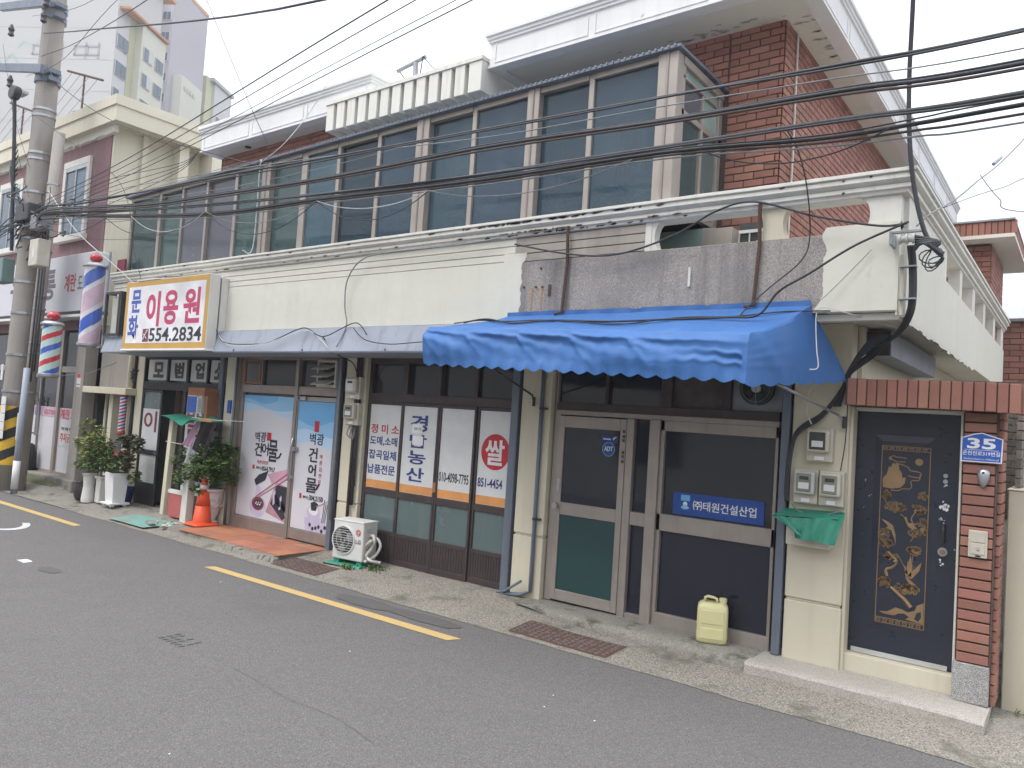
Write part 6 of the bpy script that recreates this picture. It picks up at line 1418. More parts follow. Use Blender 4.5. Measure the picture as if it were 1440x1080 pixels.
for i in range(34):
    x = -25+i*.29; mb.hexa([(x-.2, 6.74, 7.20-.10-.06*random.random()), (x+.2, 6.74, 7.20-.07-.09*random.random()), (x+.2, 6.8, 7.05), (x-.2, 6.8, 7.05), (x-.2, 6.72, 7.20), (x+.2, 6.72, 7.20), (x+.2, 6.8, 7.20), (x-.2, 6.8, 7.20)], 'soffit')
mb.build('flaking_render', t, kind='stuff')
for x0, x1 in ((-17.42, -16.23), (-20.9, -19.56)):
    f = MB().box(x0, x1, 6.74, 6.80, 6.62, 6.76, 'cornice').box(x0, x0+.12, 6.74, 6.80, 5.16, 6.62, 'cornice').box(x1-.12, x1, 6.74, 6.80, 5.16, 6.62, 'cornice').box(x0-.05, x1+.05, 6.68, 6.80, 5.04, 5.16, 'cornice').build('window', t, bevel=.006)
    f2 = MB().box(x0+.12, x1-.12, 6.745, 6.775, 6.54, 6.62, 'steel').box((x0+x1)/2-.02, (x0+x1)/2+.02, 6.745, 6.775, 5.16, 6.54, 'steel').build('sash', f)
    MB().box(x0+.12, (x0+x1)/2-.02, 6.77, 6.785, 5.16, 6.54, 'glass_far').build('pane', f); MB().box((x0+x1)/2+.02, x1-.12, 6.77, 6.785, 5.16, 6.54, 'curtain_blue').build('pane', f)
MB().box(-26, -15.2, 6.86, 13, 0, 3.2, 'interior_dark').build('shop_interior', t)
MB().box(-15.72, -15.36, 6.62, 7.2, .02, 3.3, 'concrete_pole').build('column', t, bevel=.01)
mb = MB()
for x in (-24, -21.5, -19.3, -18.42): mb.box(x-.04, x+.04, 6.78, 6.86, .3, 3.2, 'bronze_pale')
mb.box(-24, -15.72, 6.78, 6.86, 2.34, 2.46, 'bronze_pale').box(-24, -15.72, 6.78, 6.86, .26, .34, 'bronze_pale').box(-16.84, -16.72, 6.77, 6.86, .3, 3.2, 'bronze_pale').box(-17.70, -17.66, 6.78, 6.86, .34, 2.34, 'bronze_pale'); sf = mb.build('shopfront', t, bevel=.004)
for a, b in ((-18.38, -17.70), (-17.66, -16.84), (-16.72, -15.76)):
    MB().box(a, b, 6.82, 6.828, .34, 1.62, 'film_white').build('frosted_pane', sf); MB().box(a, b, 6.82, 6.828, 1.62, 2.34, 'glass_low').build('pane', sf); MB().box(a, b, 6.82, 6.828, 2.46, 3.15, 'glass_clear').build('pane', sf)
MB().box(-21.4, -18.46, 6.82, 6.828, .34, 3.15, 'glass_low').build('pane', sf)
mb = MB()
for x in (-17.78, -17.58): mb.tube([(x, 6.72, 1.0), (x, 6.72, 1.80)], .018, 'steel', 8); mb.box(x-.01, x+.01, 6.72, 6.79, 1.02, 1.05, 'steel').box(x-.01, x+.01, 6.72, 6.79, 1.70, 1.73, 'steel')
build_each(mb, 'handle', sf)
mb = MB(); mb.box(-18.38, -16.84, 6.814, 6.818, 1.42, 1.62, 'barber_pink').box(-16.72, -15.76, 6.814, 6.818, 1.42, 1.62, 'barber_pink'); mb.text('영남유통', -18.30, -17.60, 1.43, 1.59, 6.814, 'ink_signblue').text('010-7718-90', -17.45, -16.9, 1.45, 1.56, 6.814, 'ink_crimson').text('계란', -16.66, -16.26, 1.40, 1.60, 6.814, 'ink_red', .02).text('도,소매', -16.20, -15.60, 1.40, 1.60, 6.814, 'ink_signblue', .02); mb.build('lettering', sf)
MB().box(-26, -15.3, 6.55, 7.1, .0, .28, 'concrete').build('plinth', t, bevel=.02)
MB().box(-15.35, -13.45, 6.86, 7.0, 2.05, 3.25, 'concrete_pole').box(-15.3, -13.45, 7.05, 7.15, 0, 2.05, 'bluegrey').box(-14.62, -14.48, 6.8, 6.95, 0, 2.0, 'cream_low').build('gap_wall', t)
MB().box(-15.30, -13.62, 6.60, 6.86, 1.97, 2.09, 'cream_low').build('gap_lintel', t, bevel=.006)
mb = MB(); mb.tube([(-13.72, 6.72, 3.3), (-13.72, 6.72, 2.1)], .05, 'cream_low', 12); mb.tube([(-15.05, 6.95, 2.0), (-15.05, 6.95, .1)], .03, 'cream_low', 8); mb.build('drain_pipe', t, smooth=True)
MB().hexa([(-18.3, 5.95, 0), (-15.2, 6.15, 0), (-15.0, 6.6, 0), (-18.4, 6.6, 0), (-18.1, 6.12, .13), (-15.9, 6.32, .12), (-15.7, 6.6, .14), (-18.2, 6.6, .16)], 'concrete').hexa([(-17.4, 6.2, .10), (-15.6, 6.35, .08), (-15.6, 6.6, .08), (-17.5, 6.6, .10), (-17.1, 6.35, .22), (-16.1, 6.45, .19), (-16.1, 6.6, .20), (-17.2, 6.6, .24)], 'moss').build('ramp', t, bevel=.03, seg=2)
t = thing('shop_sign', 'long white fascia sign with grey and red Korean letters left of the pole', 'sign', (-17, 6.5, 3.5))
MB().box(-22, -14.98, 6.48, 6.80, 3.52, 4.64, 'film_white').build('panel', t, bevel=.01); MB().box(-22, -14.98, 6.44, 6.80, 3.40, 3.45, 'white').box(-22, -14.98, 6.5, 6.80, 3.45, 3.52, 'dark_metal').build('light_rail', t)
MB().text('통', -17.28, -16.62, 3.78, 4.40, 6.48, 'ink_grey', .03).text('유', -18.9, -18.2, 3.78, 4.40, 6.48, 'ink_grey', .03).text('계란', -16.22, -15.72, 3.90, 4.26, 6.48, 'ink_red', .02).text('도소매', -15.62, -15.05, 3.90, 4.22, 6.48, 'ink_grey', .02).build('lettering', t)
t = poster('notice', -16.62, -15.95, .86, 1.28, 6.812, 'white no parking notice with red letters on the frosted shop window', 'film_paper', 'notice')
MB().text('외부 차량 주차시', -16.57, -16.0, 1.17, 1.24, 6.810, 'ink_dark').text('주차금지', -16.59, -15.98, .94, 1.12, 6.810, 'ink_red', .02).build('lettering', t)
t = poster('notice', -15.62, -15.45, 2.06, 2.32, 6.618, 'small white notice with a red head on the grey column', 'film_paper', 'notice'); MB().box(-15.61, -15.46, 6.615, 6.6165, 2.24, 2.31, 'ink_red').box(-15.60, -15.47, 6.615, 6.6165, 2.10, 2.12, 'ink_grey').build('print', t)

# rooftop antennas
def antenna(x, y, z, h, dx, lab, n_=4, k='rust'):
    t = thing('antenna', lab, 'antenna', (x, y, z)); MB().tube([(x, y, z), (x, y, z+h)], .03, k, 6).build('mast', t)
    mb = MB(); mb.tube([(x-dx, y, z+h+.42), (x+dx, y, z+h-.40)], .035, k, 6); mb.build('boom', t)
    mb = MB()
    for i in range(n_): u = -dx+2*dx*(i+.5)/n_; mb.tube([(x+u-1.5, y-.2, z+h-1.0-.25*u), (x+u, y, z+h-.33*u)], .008, 'cable_grey', 4)
    build_each(mb, 'rod', t)
antenna(-28.1, 9.5, 7.6, 3.5, 1.2, 'rusty rooftop antenna left of the utility pole'); antenna(-23.72, 9.5, 7.6, 3.6, 1.2, 'rusty rooftop antenna right of the utility pole')
t = thing('antenna', 'grey tee shaped antenna pole behind the concrete fins', 'antenna', (-9.35, 9, 6.2)); MB().tube([(-9.35, 9, 6.2), (-9.4, 9, 8.0)], .045, 'galv', 8).build('mast', t); MB().tube([(-9.80, 8.95, 7.92), (-9.22, 9.05, 8.09)], .035, 'galv', 8).build('boom', t)
MB().tube([(-9.78, 9, 7.92), (-9.45, 9, 7.55)], .01, 'cable', 4).tube([(-9.24, 9, 8.08), (-9.30, 9, 7.6), (-9.2, 9, 7.3)], .01, 'cable', 4).tube(spline([(-9.24, 9, 8.08), (-8.9, 9, 7.75), (-8.2, 8.9, 7.3), (-7.6, 8.6, 7.0), (-7.0, 8.0, 6.9), (-6.0, 7.4, 6.8)]), .008, 'cable', 4).build('lead', t)
tag(MB().lathe([(.11, 7.69), (.13, 7.93), (.11, 7.95)], -17.45, 6.95, 'tarp_green', 14).build('bucket'), 'green bucket on the neighbouring roof edge', 'bucket')

# ------------------------------------------------------------------ apartment tower in the distance
th = R(32); bx_, by_ = -math.sin(th), math.cos(th); ax_, ay_ = -math.cos(th), -math.sin(th); OX, OY = -80.7, 34.9
def TP(a, b, z): return (OX+ax_*a+bx_*b, OY+ay_*a+by_*b, z)
def tbox(mb, a0, a1, b0, b1, z0, z1, k): return mb.hexa([TP(a0, b0, z0), TP(a0, b1, z0), TP(a1, b1, z0), TP(a1, b0, z0), TP(a0, b0, z1), TP(a0, b1, z1), TP(a1, b1, z1), TP(a1, b0, z1)][:], k)
t = thing('apartment_tower', 'tall pale apartment block with windows and orange eaves behind the pole', 'apartment block', (OX, OY, 0))
tbox(MB(), 0, 14.5, 0, 7.7, 0, 47, 'tower_white').build('wall', t)
mb = MB()
for i in range(12): tbox(mb, 0.02, 14.4, -.02, 0, 3+3.3*i, 3.04+3.3*i, 'tower_white')
mb.build('floor_line', t)
tbox(MB(), -.06, .0, 2.2, 3.2, 0, 41.6, 'tower_olive').build('stripe', t); tbox(MB(), -.8, 0, 3.2, 7.7, 0, 41.5, 'tower_cream').build('wall', t)
def twin(b0, b1, z, h=1.35, a=-.06, depth=0):
    f = tbox(MB(), a-.05+depth, a+.0+depth, b0-.08, b1+.08, z-.08, z+h+.08, 'tower_white').build('window', t)
    tbox(MB(), a-.09+depth, a-.05+depth, b0, (b0+b1)/2-.04, z, z+h, 'glass_far').build('pane', f); tbox(MB(), a-.09+depth, a-.05+depth, (b0+b1)/2+.04, b1, z, z+h, 'curtain_white' if int(z*3+b0) % 3 == 0 else 'glass_far').build('pane', f)
for i in range(11):
    z = 9.4+2.82*i; 
    twin(.25, 1.95, z); twin(3.7, 5.2, z+.3, 1.3, -.84); twin(5.9, 7.3, z+.2, 1.3, -.84)
mb = MB(); tbox(mb, -1.1, .2, .3, 7.9, 41.6, 41.85, 'tower_orange'); tbox(mb, -.7, 15, -.4, 9.2, 47, 47.3, 'tower_orange'); mb.build('eaves', t)
tbox(MB(), 6.0, 9.6, -.9, 0, 36.6, 37.2, 'tower_orange').build('eaves', t) if False else None
# emblem and lettering strokes on the gable, too faint to read
mb = MB()
for a, z in ((9.9, 37.9), (8.0, 38.3), (11.2, 36.4), (12.6, 35.6)):
    mb.add([TP(a+.8, -.02, z-.8), TP(a, -.02, z+.3), TP(a-.8, -.02, z-.8), TP(a-.55, -.02, z-.8), TP(a, -.02, z-.1), TP(a+.55, -.02, z-.8)], [(0, 1, 2, 3, 4, 5)], 'tower_green')
mb.build('emblem', t)
mb = MB()
for i, a in enumerate((9.0, 7.0, 4.4, 3.0)):
    for (da, dz, w_, h_) in ((0, 0, 1.4, .18), (0, .9, 1.4, .18), (.0, 0, .2, 1.1), (1.2, -.3, .2, 1.7)): tbox(mb, a-da-w_, a-da, -.04, -.01, 36.4+dz, 36.4+dz+h_, 'tower_lilac')
mb.build('lettering', t)
t = thing('apartment_wing', 'lilac apartment wing with orange roof rim behind the cream block', 'apartment block', TP(11, 28, 0))
tbox(MB(), 11, 14, 28, 37.4, 0, 60.5, 'tower_lilac').build('wall', t); tbox(MB(), 10.9, 14, 27.9, 37.5, 60.5, 61.0, 'tower_orange').build('roof_rim', t)
tbox(MB(), 12.9, 20, 24, 30, 0, 58.5, 'tower_lilac').build('wall', t)
for i in range(12):
    z = 31.5+2.95*i
    f = tbox(MB(), 11.2, 12.5, 27.9, 28, z, z+1.25, 'tower_white').build('window', t); tbox(MB(), 11.3, 11.82, 27.86, 27.9, z+.08, z+1.17, 'glass_far').build('pane', f); tbox(MB(), 11.9, 12.42, 27.86, 27.9, z+.08, z+1.17, 'glass_far').build('pane', f)
t = thing('apartment_annex', 'cream annex with small round vents in front of the lilac wing', 'apartment block', TP(9, 26, 0))
tbox(MB(), 9.6, 11.0, 29.2, 35, 0, 47.8, 'tower_cream').build('wall', t)
mb = MB()
for i in range(4): c_ = TP(9.58, 30.2+.8*i, 46.2); mb.tube([c_, TP(9.5, 30.2+.8*i, 46.2)], .35, 'foam', 12)
mb.build('vent', t)
t = thing('apartment_block', 'pale green and white apartment end right of the lilac wing', 'apartment block', TP(11, 41, 0))
tbox(MB(), 11, 20, 38.5, 40.5, 0, 52, 'tower_olive').build('wall', t); tbox(MB(), 10.6, 20, 40.5, 46, 0, 51.5, 'tower_white').build('wall', t); tbox(MB(), 10.3, 20, 39.5, 46.4, 51.6, 52.1, 'tower_lilac').build('roof_rim', t)
for i in range(5):
    z = 33+3.0*i; f = tbox(MB(), 10.5, 10.6, 41.2, 43.2, z, z+1.7, 'tower_cream').build('window', t); tbox(MB(), 10.44, 10.5, 41.3, 43.1, z+.1, z+1.6, 'glass_far').build('pane', f)

# opposite side of the lane, behind the viewer (seen in the panes only)
t = thing('opposite_building', 'plain grey building across the lane mirrored in the windows', 'building', (-6, -5, 0))
MB().box(-30, 12, -9, -4.6, 0, 5.2, 'opposite_wall').build('wall', t)
for i in range(9):
    x = -27+4.2*i
    for z in (1.0, 3.6):
        if z < 2 and i % 2: continue
        f = MB().box(x, x+1.9, -4.6, -4.55, z, z+1.2, 'bronze').build('window', t); MB().box(x+.08, x+.91, -4.55, -4.54, z+.08, z+1.12, 'glass_low').box(x+.99, x+1.82, -4.55, -4.54, z+.08, z+1.12, 'glass_low').build('pane', f)

# ------------------------------------------------------------------ poles
t = thing('utility_pole', 'thick concrete utility pole with hazard stripes and many cables', 'utility pole', (-16.4, 5.9, 0))
PX0, PX1 = -16.53, -16.36          # the pole leans a little along the street
def pole_x(z): return -16.50+.016*z
MB().tube([(pole_x(z), 5.9, z) for z in (0, 2, 4, 6, 8, 10, 13)], .225, 'concrete_pole', 24, .175).build('shaft', t, smooth=True)
mb = MB()
for z in (1.9, 2.6, 3.4, 4.0, 4.85, 5.05, 5.75, 6.4, 6.52, 7.25, 7.38): mb.tube([(pole_x(z), 5.9, z-.022), (pole_x(z), 5.9, z+.022)], .235-.0052*z+.010, 'steel', 20)
build_each(mb, 'strap', t)
# hazard wrap with diagonal stripes
n = 90; buckets = {}
mb = MB(); nv = 70; zz0, zz1 = .50, 1.62
vs = [(pole_x(zz0+(zz1-zz0)*j/nv)+.243*math.cos(2*math.pi*i/n), 5.9+.243*math.sin(2*math.pi*i/n), zz0+(zz1-zz0)*j/nv) for j in range(nv+1) for i in range(n)]
mb.v = vs
for j in range(nv):
    for i in range(n):
        k = mb.m('hazard_yellow' if ((j/nv*3.0-i/n*2.0) % 1.0) < .5 else 'hazard_black'); mb.f.append((j*n+i, j*n+(i+1) % n, (j+1)*n+(i+1) % n, (j+1)*n+i)); mb.mi.append(k)
mb.build('hazard_wrap', t, smooth=True)
mb = MB()
for z, dz in ((8.05, 0), (9.35, 0)):
    mb.hexa([(-18.6, 5.74, z+.55), (-16.0, 5.70, z-.10), (-16.0, 5.62, z-.10), (-18.6, 5.66, z+.55), (-18.6, 5.74, z+.72), (-16.0, 5.70, z+.08), (-16.0, 5.62, z+.08), (-18.6, 5.66, z+.72)], 'bluegrey')
build_each(mb, 'crossarm', t, bevel=.01)
mb = MB()
for z in (7.95, 8.10, 9.2, 9.4): mb.tube([(pole_x(z), 5.9, z-.05), (pole_x(z), 5.9, z+.05)], .225, 'bluegrey', 18); mb.box(pole_x(z)+.2, pole_x(z)+.32, 5.8, 6.0, z-.04, z+.04, 'bluegrey')
build_each(mb, 'crossarm_clamp', t)
mb = MB()
for x, z in ((-16.0, 9.05), (-15.95, 9.35), (-17.6, 9.2), (-17.4, 8.1)): mb.lathe([(.02, z-.15), (.06, z-.12), (.04, z-.06), (.06, z), (.04, z+.05), (.02, z+.1)], x, 5.6, 'dark_metal', 10)
build_each(mb, 'insulator', t)
MB().lathe([(.16, -.06), (.17, -.03), (.17, .05), (.15, .07)], 0, 0, 'dark_metal', 24).build('street_light', t)
o = bpy.data.objects['street_light']; 
for v in o.data.vertices:
    w_ = v.co+ORG[t.name]; v.co = Vector((w_.x*1.0-16.62, -w_.z+5.45, w_.y*.78+7.62))-ORG[t.name]
MB().tube([(-16.62, 5.45, 7.5), (-16.64, 5.5, 7.0), (-16.66, 5.66, 4.6)], .035, 'dark_metal', 8).build('street_light_arm', t)
MB().box(-16.80, -16.50, 5.50, 5.64, 7.63, 7.68, 'grey_plastic').build('lamp_lens', t)
for (x0, x1, z0_, z1_, k, nm, y0) in ((-15.72, -15.34, 4.22, 4.72, 'beige_plastic', 'junction_box', 5.62), (-17.20, -16.72, 3.98, 4.46, 'box_green', 'control_box', 5.55), (-16.35, -15.75, 5.10, 5.42, 'dark_metal', 'splice_box', 5.55), (-15.75, -15.25, 4.90, 5.18, 'grey_metal', 'splice_box', 5.60)):
    b_ = MB().box(x0, x1, y0, y0+.22, z0_, z1_, k).build(nm, t, bevel=.02, seg=2)
    if nm == 'junction_box': MB().box(x0+.17, x1-.12, y0-.004, y0, z0_+.15, z0_+.32, 'film_paper').build('sticker', b_)
mb = MB(); random.seed(31)
for i in range(5): zz = 1.0+.16*i; mb.box(-16.44+.02*random.gauss(0, 1), -16.22, 5.655, 5.66, zz, zz+.15, 'film_paper')
mb.box(-16.60, -16.50, 5.655, 5.66, 2.1, 2.4, 'film_paper'); mb.build('torn_notices', t)
t = thing('small_pole', 'thinner concrete pole standing right beside the utility pole', 'pole', (-16.0, 5.95, 0))
MB().tube([(-16.22, 6.02, 0), (-16.10, 6.02, 3.5), (-15.90, 6.02, 6.9)], .105, 'concrete_pole', 18, .10).build('shaft', t, smooth=True)
mb = MB()
for z in (1.9, 2.65, 2.85, 3.5, 3.75, 4.6, 5.9): mb.tube([(-16.22+.043*z, 6.02, z-.015), (-16.22+.043*z, 6.02, z+.015)], .112, 'steel', 16)
build_each(mb, 'strap', t)
MB().box(-16.02, -15.86, 5.80, 5.81, 1.0, 1.5, 'film_paper').build('notice_sheet', t)
mb = MB()
for i, (x, y) in enumerate(((-15.96, 5.90), (-15.92, 5.93), (-15.88, 5.96))): mb.tube([(x, y, 1.9+.2*i), (x+.02, y, 3.0), (x+.06, y, 5.2)], .017, 'cable' if i != 1 else 'dark_metal', 7)
build_each(mb, 'riser_cable', t, smooth=True)
t = thing('steel_pole', 'slim blue grey steel pole with a white wrap at its foot', 'pole', (-15.75, 5.82, 0))
MB().tube([(-15.86, 5.80, -.02), (-15.78, 5.80, 2.35)], .055, 'bluegrey_pale', 16).build('shaft', t, smooth=True); MB().tube([(-15.858, 5.80, .10), (-15.835, 5.80, .62)], .060, 'white', 16).build('white_wrap', t, smooth=True)
mb = MB(); random.seed(5)
for i in range(46):
    p = [Vector((-15.9+random.gauss(0, .35), 5.55+random.uniform(-.05, .35), 5.1+random.gauss(0, .17)))]
    for _ in range(4): p.append(p[-1]+Vector((random.gauss(0, .22), random.gauss(0, .05), random.gauss(0, .10))))
    mb.tube([tuple(v) for v in spline(p, 4)], random.choice((.008, .011, .016)), random.choice(('cable', 'cable', 'cable', 'cable_grey', 'cable_brown')), 5)
for i in range(14):
    a = [(-16.75+.03*i, 5.62, 6.7-.12*i), (-16.9+.05*i, 5.58, 6.2-.05*i), (-16.6, 5.6, 5.6), (-16.2+.05*i, 5.6, 5.2)]
    mb.tube([tuple(v) for v in spline(a, 5)], .010, 'cable' if i % 3 else 'box_green', 5)
tag(mb.build('cable_tangle', kind='stuff'), 'dense tangle of cables and splices around the utility pole', 'cable tangle')
t = thing('notice_bag', 'dark bag or bin standing behind the steel pole', 'bag', (-15.6, 6.2, .28))
MB().lathe([(.12, .28), (.13, .33), (.12, .62), (.07, .80), (.02, .84)], -17.55, 6.66, 'hazard_black', 16).build('body', t, smooth=True)
for v in bpy.data.objects['body'].data.vertices: pass

# ------------------------------------------------------------------ overhead cables
def cable(pts, r, lab, k='cable', n=8, cat='cable', grp='overhead cables'):
    mb = MB(); mb.tube([tuple(v) for v in spline(pts, n)], r*.74, k, 7); return tag(mb.build('cable', smooth=True), lab, cat, grp)
def yc(y, xz, ext=True):
    P = [(x, y, z) for x, z in xz if x > -15]+[(-15.5, 5.62, 5.10+.05*(y-5.3)*10), (-16.2, 5.66, 5.12)]
    if ext: x, z = xz[0]; P = [(x+32, y, z+1.0), (x+12, y, z+.35), (x+7, y, z+.2), (x+3, y, z+.05)]+P
    return P
cable(yc(5.3, [(-.38, 4.52), (-1.43, 4.55), (-2.76, 4.60), (-4.57, 4.67), (-6.83, 4.76), (-9.12, 4.86), (-12.78, 4.97), (-14.36, 5.10), (-15.3, 5.2)]), .017, 'topmost thick street cable crossing the whole facade')
cable(yc(5.28, [(-.38, 4.50), (-1.43, 4.52), (-2.40, 4.575), (-3.34, 4.60), (-5.71, 4.69), (-7.61, 4.75), (-10.97, 4.90), (-14.36, 5.06), (-16.1, 5.2)]), .011, 'thin cable lashed just under the topmost street cable')
cable(yc(5.4, [(-.38, 4.45), (-1.55, 4.51), (-2.99, 4.58), (-4.48, 4.63), (-6.48, 4.79), (-8.81, 4.95), (-12, 5.1), (-16.1, 5.4)]), .007, 'thin pale messenger wire between the top two black cables', 'cable_grey')
for i, (dz, r_, lab) in enumerate(((0, .020, 'second thick black street cable from the top'), (-.030, .014, 'brownish cable bundled under the second street cable'), (.022, .010, 'slim cable riding on the second street cable'))):
    cable(yc(5.2, [(-.37, 4.27+dz), (-1.39, 4.32+dz*.9), (-2.69, 4.36+dz*.7), (-4.47, 4.45+dz), (-6.68, 4.48+dz*.8), (-8.91, 4.57+dz), (-10.72, 4.66+dz), (-13.84, 4.95+dz), (-16.1, 5.15+dz)]), r_, lab, 'cable' if i != 1 else 'cable_brown')
cable(yc(5.25, [(-.36, 4.11), (-1.31, 4.14), (-2.08, 4.16), (-3.35, 4.19), (-5.61, 4.26), (-8.98, 4.48), (-10.82, 4.62), (-13.96, 4.92), (-16.1, 5.1)]), .024, 'thickest black cable, third from the top')
cable(yc(5.23, [(-.36, 4.085), (-1.31, 4.12), (-2.5, 4.150), (-4.2, 4.20), (-6.72, 4.32), (-8.98, 4.455), (-12.0, 4.70), (-16.1, 5.06)]), .012, 'slim companion under the thickest cable')
for i, (dz, r_, k, lab) in enumerate(((0, .020, 'cable', 'lowest thick black street cable'), (-.026, .012, 'cable_brown', 'reddish brown cable under the lowest street cable'), (-.05, .009, 'cable_grey', 'thin grey cable at the bottom of the street bundle'), (.02, .008, 'cable', 'thin black cable on the lowest street bundle'))):
    cable(yc(5.35, [(-.37, 4.08+dz*2.2), (-.94, 4.07+dz*1.7), (-1.56, 4.075+dz*1.2), (-2.75, 4.17+dz), (-4.58, 4.21+dz), (-6.97, 4.32+dz), (-9.13, 4.40+dz), (-12.12, 4.70+dz), (-14.23, 4.96+dz), (-16.1, 5.05+dz)]), r_, lab, k)
for i, (z0_, z1_, r_) in enumerate(((5.15, 4.75, .02), (5.05, 4.55, .016), (5.2, 5.15, .014), (5.1, 4.95, .012), (5.25, 4.35, .012), (5.0, 4.7, .009))):
    cable([(-16.1, 5.60, z0_), (-17.0, 5.58, z0_-.12), (-18.5, 5.5, z1_-.12), (-21, 5.4, z1_-.1), (-27, 5.3, z1_+.2), (-55, 5.3, z1_+1.2)], r_, ('highest', 'second', 'third', 'fourth', 'fifth', 'lowest')[i]+' of the cables leaving the pole to the left edge')
# looping slack wires below the bundle
for i, (a, za, b, zb, sag, k, lab) in enumerate(((-3.0, 4.15, -5.3, 4.20, .16, 'cable_grey', 'slack grey loop under the bundle before the wide mullion'), (-5.25, 4.19, -7.0, 4.30, .26, 'cable', 'slack loop hanging between the middle panes'), (-5.25, 4.19, -7.0, 4.30, .13, 'cable_white', 'pale slack loop between the middle panes'), (-7.0, 4.30, -9.3, 4.44, .34, 'cable', 'long slack loop before the green panes'), (-7.0, 4.30, -9.3, 4.44, .20, 'cable_grey', 'shallow grey loop before the green panes'), (-9.3, 4.44, -12.1, 4.66, .30, 'cable', 'slack loop at the left panes'), (-9.3, 4.44, -11.3, 4.6, .25, 'cable_white', 'white slack loop at the left panes'), (-12.1, 4.66, -14.8, 4.95, .25, 'cable', 'slack loop nearest the utility pole'), (-1.1, 4.06, -2.4, 4.12, .16, 'cable', 'slack loop across the brick side wall'))):
    cable([(a+(b-a)*t_, 5.33, za+(zb-za)*t_-sag*4*t_*(1-t_)) for t_ in (0, .15, .3, .5, .7, .85, 1)], .007, lab, k, 5)
cable([(-1.75, 5.25, 4.15), (-1.73, 5.5, 4.05), (-1.78, 5.9, 3.9), (-1.80, 6.09, 3.60), (-1.86, 6.10, 3.4), (-2.12, 6.10, 3.18), (-2.28, 6.0, 2.98), (-2.30, 5.9, 2.86)], .007, 'thin wire dropping from the bundle to the awning')
# cross wires over the lane
def far(p, q, f): return tuple(p[i]+(q[i]-p[i])*f for i in range(3))
A1 = (-16.2, 5.8, 5.35)
for i, ((x1, y1, z1), r_, lab) in enumerate((((-3.98, 3.5, 4.86), .008, 'leftmost black drop wire slanting up to the right'), ((-3.70, 3.5, 4.78), .006, 'second thin drop wire slanting up to the right'), ((-3.34, 3.5, 4.67), .0045, 'third thin drop wire slanting up to the right'), ((-3.20, 3.5, 4.63), .006, 'fourth drop wire slanting up to the right'))):
    P0 = (A1[0]+.1*i, A1[1], A1[2]-.05*i+.1); P1 = (x1, y1, z1); mid = far(P0, P1, .5); cable([P0, (mid[0], mid[1], mid[2]-.10), P1, far(P0, P1, 1.6), far(P0, P1, 3.0)], r_, lab)
cable([(-16.0, 5.7, 8.15), (-15.3, 5.8, 7.55), (-13.0, 5.9, 6.45), (-9.60, 6.0, 5.36), (-9.40, 6.22, 5.32)], .009, 'wire running down from the crossarm to the balcony roof')
cable([(-16.1, 5.65, 8.3), (-15.0, 5.8, 8.35), (-7.16, 3.5, 5.90), (-2.0, 1.8, 4.4), (8.0, -1.4, 3.6)], .008, 'wire leaving the pole top towards the viewer')
cable([(-16.1, 5.65, 8.75), (-12.8, 5.2, 7.75), (-4.70, 3.5, 5.07), (0, 2.4, 4.1), (12, -.6, 4.6)], .014, 'thick sagging cable high above the lane at the left')
for i, (p, q) in enumerate((((-16.6, 5.6, 9.2), (-6.6, 3.5, 6.3)), ((-16.6, 5.6, 8.0), (-9.6, 4.2, 6.9)), ((-18.0, 5.6, 9.0), (-16.3, 5.7, 6.2)), ((-17.5, 5.6, 8.2), (-16.2, 5.7, 5.6)))):
    mid = far(p, q, .5); cable([p, (mid[0], mid[1], mid[2]-.25), q]+([far(p, q, 2.0)] if i < 2 else []), .005, ('highest', 'second', 'steep outer', 'steep inner')[i]+' fine wire strung from the crossarms of the utility pole')
cable([(-11.2, 5.9, 8.6), (-10.4, 6.5, 6.6), (-9.93, 6.75, 5.62), (-9.90, 6.6, 5.38)], .007, 'guy wire coming down onto the balcony roof at the left')
cable([(-16.2, 5.6, 7.2), (-15.0, 5.7, 6.6), (-13.0, 5.9, 5.5), (-12.4, 5.95, 4.3), (-12.2, 6.0, 3.85)], .006, 'thin wire from the pole down to the barber sign')
cable([(-15.3, 5.7, 5.6), (-14.1, 5.75, 4.75), (-13.0, 5.95, 4.1), (-12.45, 6.0, 3.80)], .009, 'pale wire from the pole to the barber sign corner', 'cable_white')
for i, (za, xb, zb, sag, nm) in enumerate(((5.35, -9.7, 5.42, .10, 'first'), (5.25, -8.9, 5.30, .22, 'second'), (5.45, -7.6, 5.42, .18, 'third'), (5.15, -10.6, 4.9, .16, 'fourth'), (5.5, -6.2, 5.1, .25, 'fifth'), (5.05, -12.4, 4.55, .12, 'sixth'))):
    cable([(-15.9+(xb+15.9)*q, 5.75+.35*q, za+(zb-za)*q-sag*4*q*(1-q)) for q in (0, .15, .35, .5, .65, .85, 1)], .005, nm+' of the fine service wires sagging from the pole across the left balcony panes', 'cable' if i % 2 else 'cable_grey')
for i in range(4): cable([(-15.9, 5.7, 5.15+.05*i), (-14.8, 5.75, 4.95+.1*i), (-13.6, 5.9, 5.15+.15*i), (-12.3, 6.5, 5.75+.05*i), (-12.0, 6.66, 6.10)], .007, ('lowest', 'second', 'third', 'highest')[i]+' of the fan of wires rising from the pole to the left roof', 'cable')
cable([(-9.42, 6.18, 5.38), (-9.48, 6.20, 5.32), (-9.52, 6.22, 4.2), (-9.5, 6.05, 4.1)], .010, 'white conduit wire down the wide left mullion', 'cable_white')
cable([(-9.42, 6.18, 5.38), (-9.0, 6.25, 5.62), (-8.9, 6.55, 6.15), (-8.6, 6.60, 6.56)], .007, 'white wire from the mullion up over the left roof', 'cable_white')
